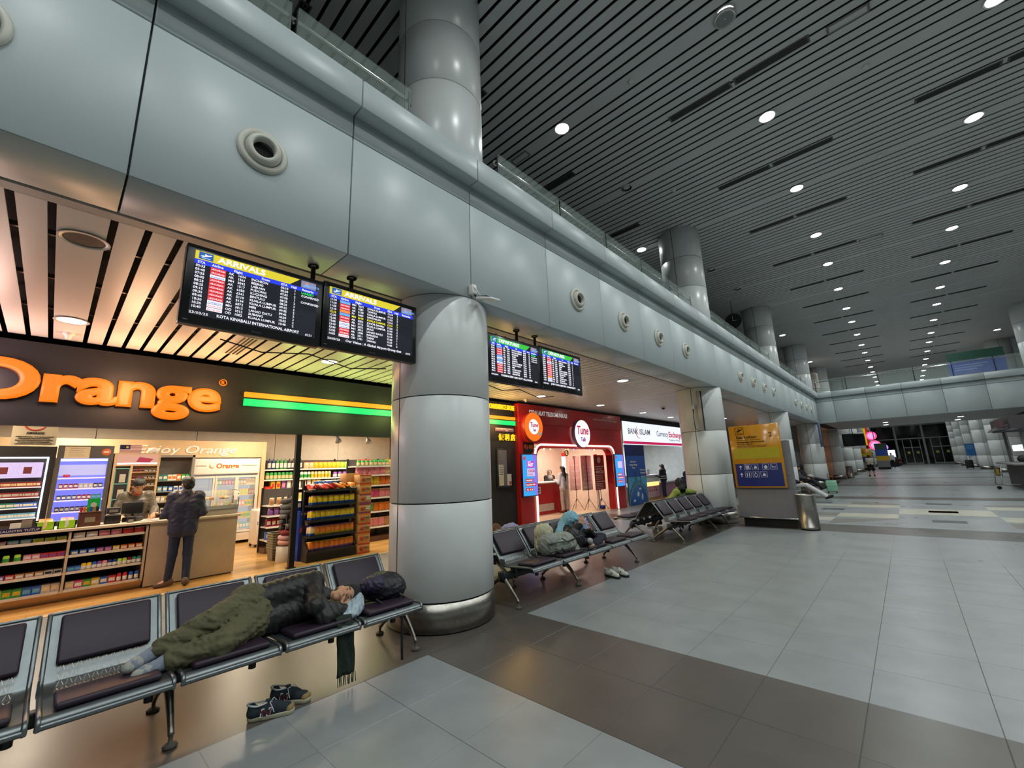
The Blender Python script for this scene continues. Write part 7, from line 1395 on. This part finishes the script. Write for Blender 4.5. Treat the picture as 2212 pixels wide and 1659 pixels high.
# 8 woman at the bank counter
J, f, r = stand(-8.36, 19.15, PI-.1, 1.56, .07, .0); s = J['s']; J['face'] = unit(f+r*.0+V(0, 0, -.3))
for k, q in (('L', -1), ('R', 1)): J['el'+k] = J['sh'+k]+V(0, 0, -.26)+r*q*.05+f*.04; J['wr'+k] = J['el'+k]+f*.2-r*q*.05+V(0, 0, .06)
t = thing('person', 'woman in a black jacket with pale stripes standing at the bank counter', 'person', (-8.36, 19.15, 0)); body(t, J, SKIN2, s, .018); top(t, J, BLKC, s, 1.12, .02); trousers(t, J, DENIM, s, .95, .02, .98); shoes(t, J, M('shoe_tan', 'B08A6A', .6), s); sdf('hair', hair_prims(J['head'], J['face'], J['hup'], s*1.05, .34), HAIRM, t, .015, .04)
for z in (.66, .60): sdf('stripe_band', [('c', J['chest']*0+V(-8.36, 19.15, z*1.56)-r*.10, V(-8.36, 19.15, z*1.56)+r*.10, .128), ('-', [('b', V(-8.36, 19.15, z*1.56+.07), (.4, .4, .055), .001)], 0, .001), ('-', [('b', V(-8.36, 19.15, z*1.56-.07), (.4, .4, .055), .001)], 0, .001)], cloth('stripe_white', 'B8B8B8'), t, .012, 0)
finish(t)
# 9 navy clad person half hidden by the second column
J, f, r = stand(-6.15, 16.1, PI/2, 1.25, .1); t = thing('person', 'navy clad person half hidden behind the second column', 'person', (-6.15, 16.1, 0)); body(t, J, SKIN, J['s'], .02); top(t, J, cloth('coat_navy', '1C2440'), J['s'], 1.2, .02, hem=.1); trousers(t, J, DENIM, J['s'], 1., .022); shoes(t, J, BLKC, J['s']); sdf('hood', [('e', J['head'], (.12, .12, .13))], cloth('coat_navy'), t, .015, .02); finish(t)
# 10 seated travellers far along the hall
def sit(x, y, z=.44, reach=.9, H=1.0, rise=.02):
    o = V(x, y, 0); return dict(head=o+V(-.02, 0, z+.72), face=unit(V(1, .1, -.25)), hup=V(0, 0, 1), neck=o+V(-.08, 0, z+.58), chest=o+V(-.08, 0, z+.40), pelvis=o+V(.0, 0, z+.11), shL=o+V(-.06, .18, z+.50), elL=o+V(.06, .24, z+.28), wrL=o+V(.28, .12, z+.22), shR=o+V(-.06, -.18, z+.50), elR=o+V(.06, -.24, z+.28), wrR=o+V(.28, -.12, z+.22),
        hipL=o+V(.04, .09, z+.10), knL=o+V(.48, .10, z+.12+rise), anL=o+V(reach, .08, .14+rise*6), toL=o+V(reach+.14, .08, .16+rise*6), hipR=o+V(.04, -.09, z+.10), knR=o+V(.48, -.11, z+.12+rise), anR=o+V(reach, -.10, .12+rise*6), toR=o+V(reach+.14, -.10, .14+rise*6))
J = sit(-3.82, 24.9, reach=1.15, rise=.05); t = thing('person', 'traveller in black hood and dark clothes reclining on the far bench with legs out', 'person', (-3.8, 24.9, .44)); body(t, J, SKIN, 1., .02); top(t, J, BLKC, 1., 1.15, .022); trousers(t, J, cloth('trousers_navy'), 1., 1.05, .022); shoes(t, J, BLKC); sdf('hood', [('e', J['head']+V(-.02, 0, .02), (.13, .13, .15)), ('c', J['neck'], J['chest'], .12, .14), ('-', [('e', J['head']+V(.13, 0, -.02), (.09, .09, .10))], 0, .02)], BLKC, t, .018, .03); sdf('pale_bag', [('e', J['pelvis']+V(.25, 0, .18), (.14, .16, .10))], cloth('bag_pale', 'B0B0A8'), t, .02, .02); finish(t)
J = sit(-3.55, 20.15, reach=1.10, rise=0.0); J['head'] += V(-.35, 0, -.1); t = thing('person', 'traveller in white trousers and black shoes stretched on the bench behind the bin', 'person', (-3.6, 20.15, .44)); body(t, J, SKIN, 1., .02); top(t, J, BLKC, 1., 1.1, .022); trousers(t, J, cloth('trousers_white', 'C4C6C6'), 1., 1.05, .02, .95); shoes(t, J, BLKC); sdf('hair', hair_prims(J['head'], J['face'], J['hup'], 1.05), HAIRM, t, .016, .02); finish(t)
J = sit(-3.85, 23.9, reach=.8); t = thing('person', 'traveller in grey sitting upright beside the hooded one on the far bench', 'person', (-3.85, 23.9, .44)); body(t, J, SKIN, 1., .02); top(t, J, cloth('top_charcoal', '3A3A40'), 1., 1.15, .022); trousers(t, J, BLKC, 1., 1.05, .022); shoes(t, J, BLKC); sdf('hair', hair_prims(J['head'], J['face'], J['hup'], 1.05), HAIRM, t, .016, .02); finish(t)
t = thing('suitcase', 'mint green cabin suitcase beside the far bench', 'suitcase', (-2.72, 24.1, 0)); MB().rbox(-.20, -.13, .07, .20, .13, .56, .05).build('shell', M('case_mint', '8FC8A8', .4), t); MB().tube([(-.08, 0, .56), (-.08, 0, .86), (.08, 0, .86), (.08, 0, .56)], .012, 6).build('pull_handle', M('handle_dark', '3A4048', .4), t)
for (x, y) in ((-.15, -.09), (.15, -.09), (-.15, .09), (.15, .09)): MB().cyl((x-.015, y, .035), (x+.015, y, .035), .035).build('wheel', BK, t)
MB().rbox(-.19, -.135, .30, .19, -.13, .32, .002, 1).build('groove_band', M('case_mint_dark', '6FA88A', .4), t)
# 11 man walking far away, 12 person at the far stand
J, f, r = stand(-2.26, 44.2, PI/2+.1, 1.66, .14); t = thing('person', 'man in white t-shirt and black shorts standing far down the hall', 'person', (-2.26, 44.2, 0)); body(t, J, SKIN, J['s'], .022); top(t, J, cloth('tshirt_white', 'CFCBC2'), J['s'], 1.2, .025, False, name='tshirt'); trousers(t, J, BLKC, J['s'], 1.2, .025, .3, 'shorts'); shoes(t, J, BLKC, J['s'], .018); sdf('hair', hair_prims(J['head'], f, V(0, 0, 1), 1.05), HAIRM, t, .018, .02); finish(t)
J, f, r = stand(-1.45, 70.5, -PI/2, 1.85, .14); t = thing('person', 'distant person in white top and dark trousers near the end doors', 'person', (-1.45, 70.5, 0)); body(t, J, SKIN, J['s'], .03); top(t, J, cloth('tshirt_white'), J['s'], 1.1, .03, name='shirt'); trousers(t, J, BLKC, J['s'], 1.05, .03); shoes(t, J, M('shoe_white', 'D8D8D8', .5), J['s'], .02); sdf('hair', hair_prims(J['head'], f, V(0, 0, 1), 1.05), HAIRM, t, .025, .02); finish(t)
# ================================================================== SHOES ON THE FLOOR
def sneaker(label, loc, rz, upper, sole, lin_, accent, style, group):
    t = thing('sneaker', label, 'shoe', loc, rz, group)
    sdf('sole', [('c', (-.10, 0, .022), (-.02, 0, .020), .034, .032), ('c', (-.02, 0, .020), (.11, .004, .020), .034, .042), ('-', [('b', (0, 0, -.03), (.3, .3, .03), .001)], 0, .002), ('-', [('b', (0, 0, .075), (.3, .3, .045), .001)], 0, .003)], sole, t, .005, .02)
    sdf('upper', [('c', (-.095, 0, .05), (-.02, 0, .045), .036, .036), ('c', (-.02, 0, .045), (.10, .004, .038), .037, .036), ('c', (-.10, 0, .05), (-.105, 0, .088), .036, .028), ('c', (-.04, 0, .06), (.04, 0, .06), .033, .03), ('c', (.0, 0, .075), (.05, 0, .062), .024, .02), ('-', [('e', (-.075, 0, .105), (.055, .024, .06))], 0, .006), ('-', [('b', (0, 0, -.02), (.3, .3, .045), .001)], 0, .002)], upper, t, .005, .02)
    MB().tube([(-.075+.062*math.cos(a), .031*math.sin(a), .092+.012*math.cos(a*1.0)*-1*(1 if math.cos(a) < 0 else -.6)) for a in [2*PI*i/20 for i in range(21)]], .006, 6).build('collar', lin_, t); MB().rbox(-.11, -.02, .05, -.02, .02, .055, .002, 1).build('insole', M('insole_dark', '2A2A2A', .8), t)
    for k in range(4): x = .005+.018*k; z = .096-.008*k-.004*(k > 1); MB().tube([(x, -.030, z-.022), (x+.004, -.012, z), (x+.008, .012, z), (x+.012, .030, z-.022)], .0035, 5).build('lace', lin_, t)
    MB().tube([(.005, 0, .098), (.0, -.03, .102), (.02, -.05, .075), (.03, -.055, .05)], .003, 5).build('lace', lin_, t); MB().tube([(.005, 0, .098), (.015, .03, .104), (.035, .045, .075)], .003, 5).build('lace', lin_, t)
    MB().rbox(-.03, -.017, .085, .0, .017, .112, .005, 2).build('tongue', upper, t)
    if style == 'N':
        for sgn in (-1,):
            text('N', .062, WHITEP, t, (-.055, sgn*.0415, .030), (1, 0, 0), (.2, .12, 1), bold=.004, depth=.001, width=.060, name='letter_outline'); text('N', .055, accent, t, (-.052, sgn*.0435, .033), (1, 0, 0), (.2, .12, 1), bold=.001, depth=.0012, width=.052, name='letter')
        sdf('toe_patch', [('c', (.115, -.01, .035), (.125, .01, .038), .026, .024)], M('gum_tan', '8A7448', .7), t, .005, .01)
    else:
        for k in range(3):
            for sg_ in (-1, 1): MB().tube([(-.03+.024*k, sg_*.041, .030), (-.012+.024*k, sg_*.036, .062), (-.004+.024*k, sg_*.026, .078)], .006, 5).build('stripe', accent, t)
    return t
UP = M('suede_navy', '16242E', .8, noise=.15, nscale=40); SOLE = M('sole_cream', 'A8A48C', .6); LN = M('lace_white', 'B8BCC0', .7); RDN = M('accent_maroon', '5A1A26', .6)
sneaker('navy sneaker with maroon letter, nearer one of the pair under the near bench', (-3.43, 1.20, .0), 1.12, UP, SOLE, LN, RDN, 'N', 'navy sneakers')
sneaker('navy sneaker with maroon letter, farther one of the pair under the near bench', (-3.53, 1.36, .0), .72, UP, SOLE, LN, RDN, 'N', 'navy sneakers')
UW = M('leather_white', 'C9C8B8', .5, noise=.05); SB_ = M('sole_black', '1A1A1A', .6)
sneaker('white sneaker with black stripes, left one of the pair near the second bench', (-3.40, 5.68, .0), -.25, UW, SB_, LN, M('stripe_black', '141414', .6), 'S', 'white sneakers')
sneaker('white sneaker with black stripes, right one of the pair near the second bench', (-3.34, 5.82, .0), -.20, UW, SB_, LN, M('stripe_black'), 'S', 'white sneakers')
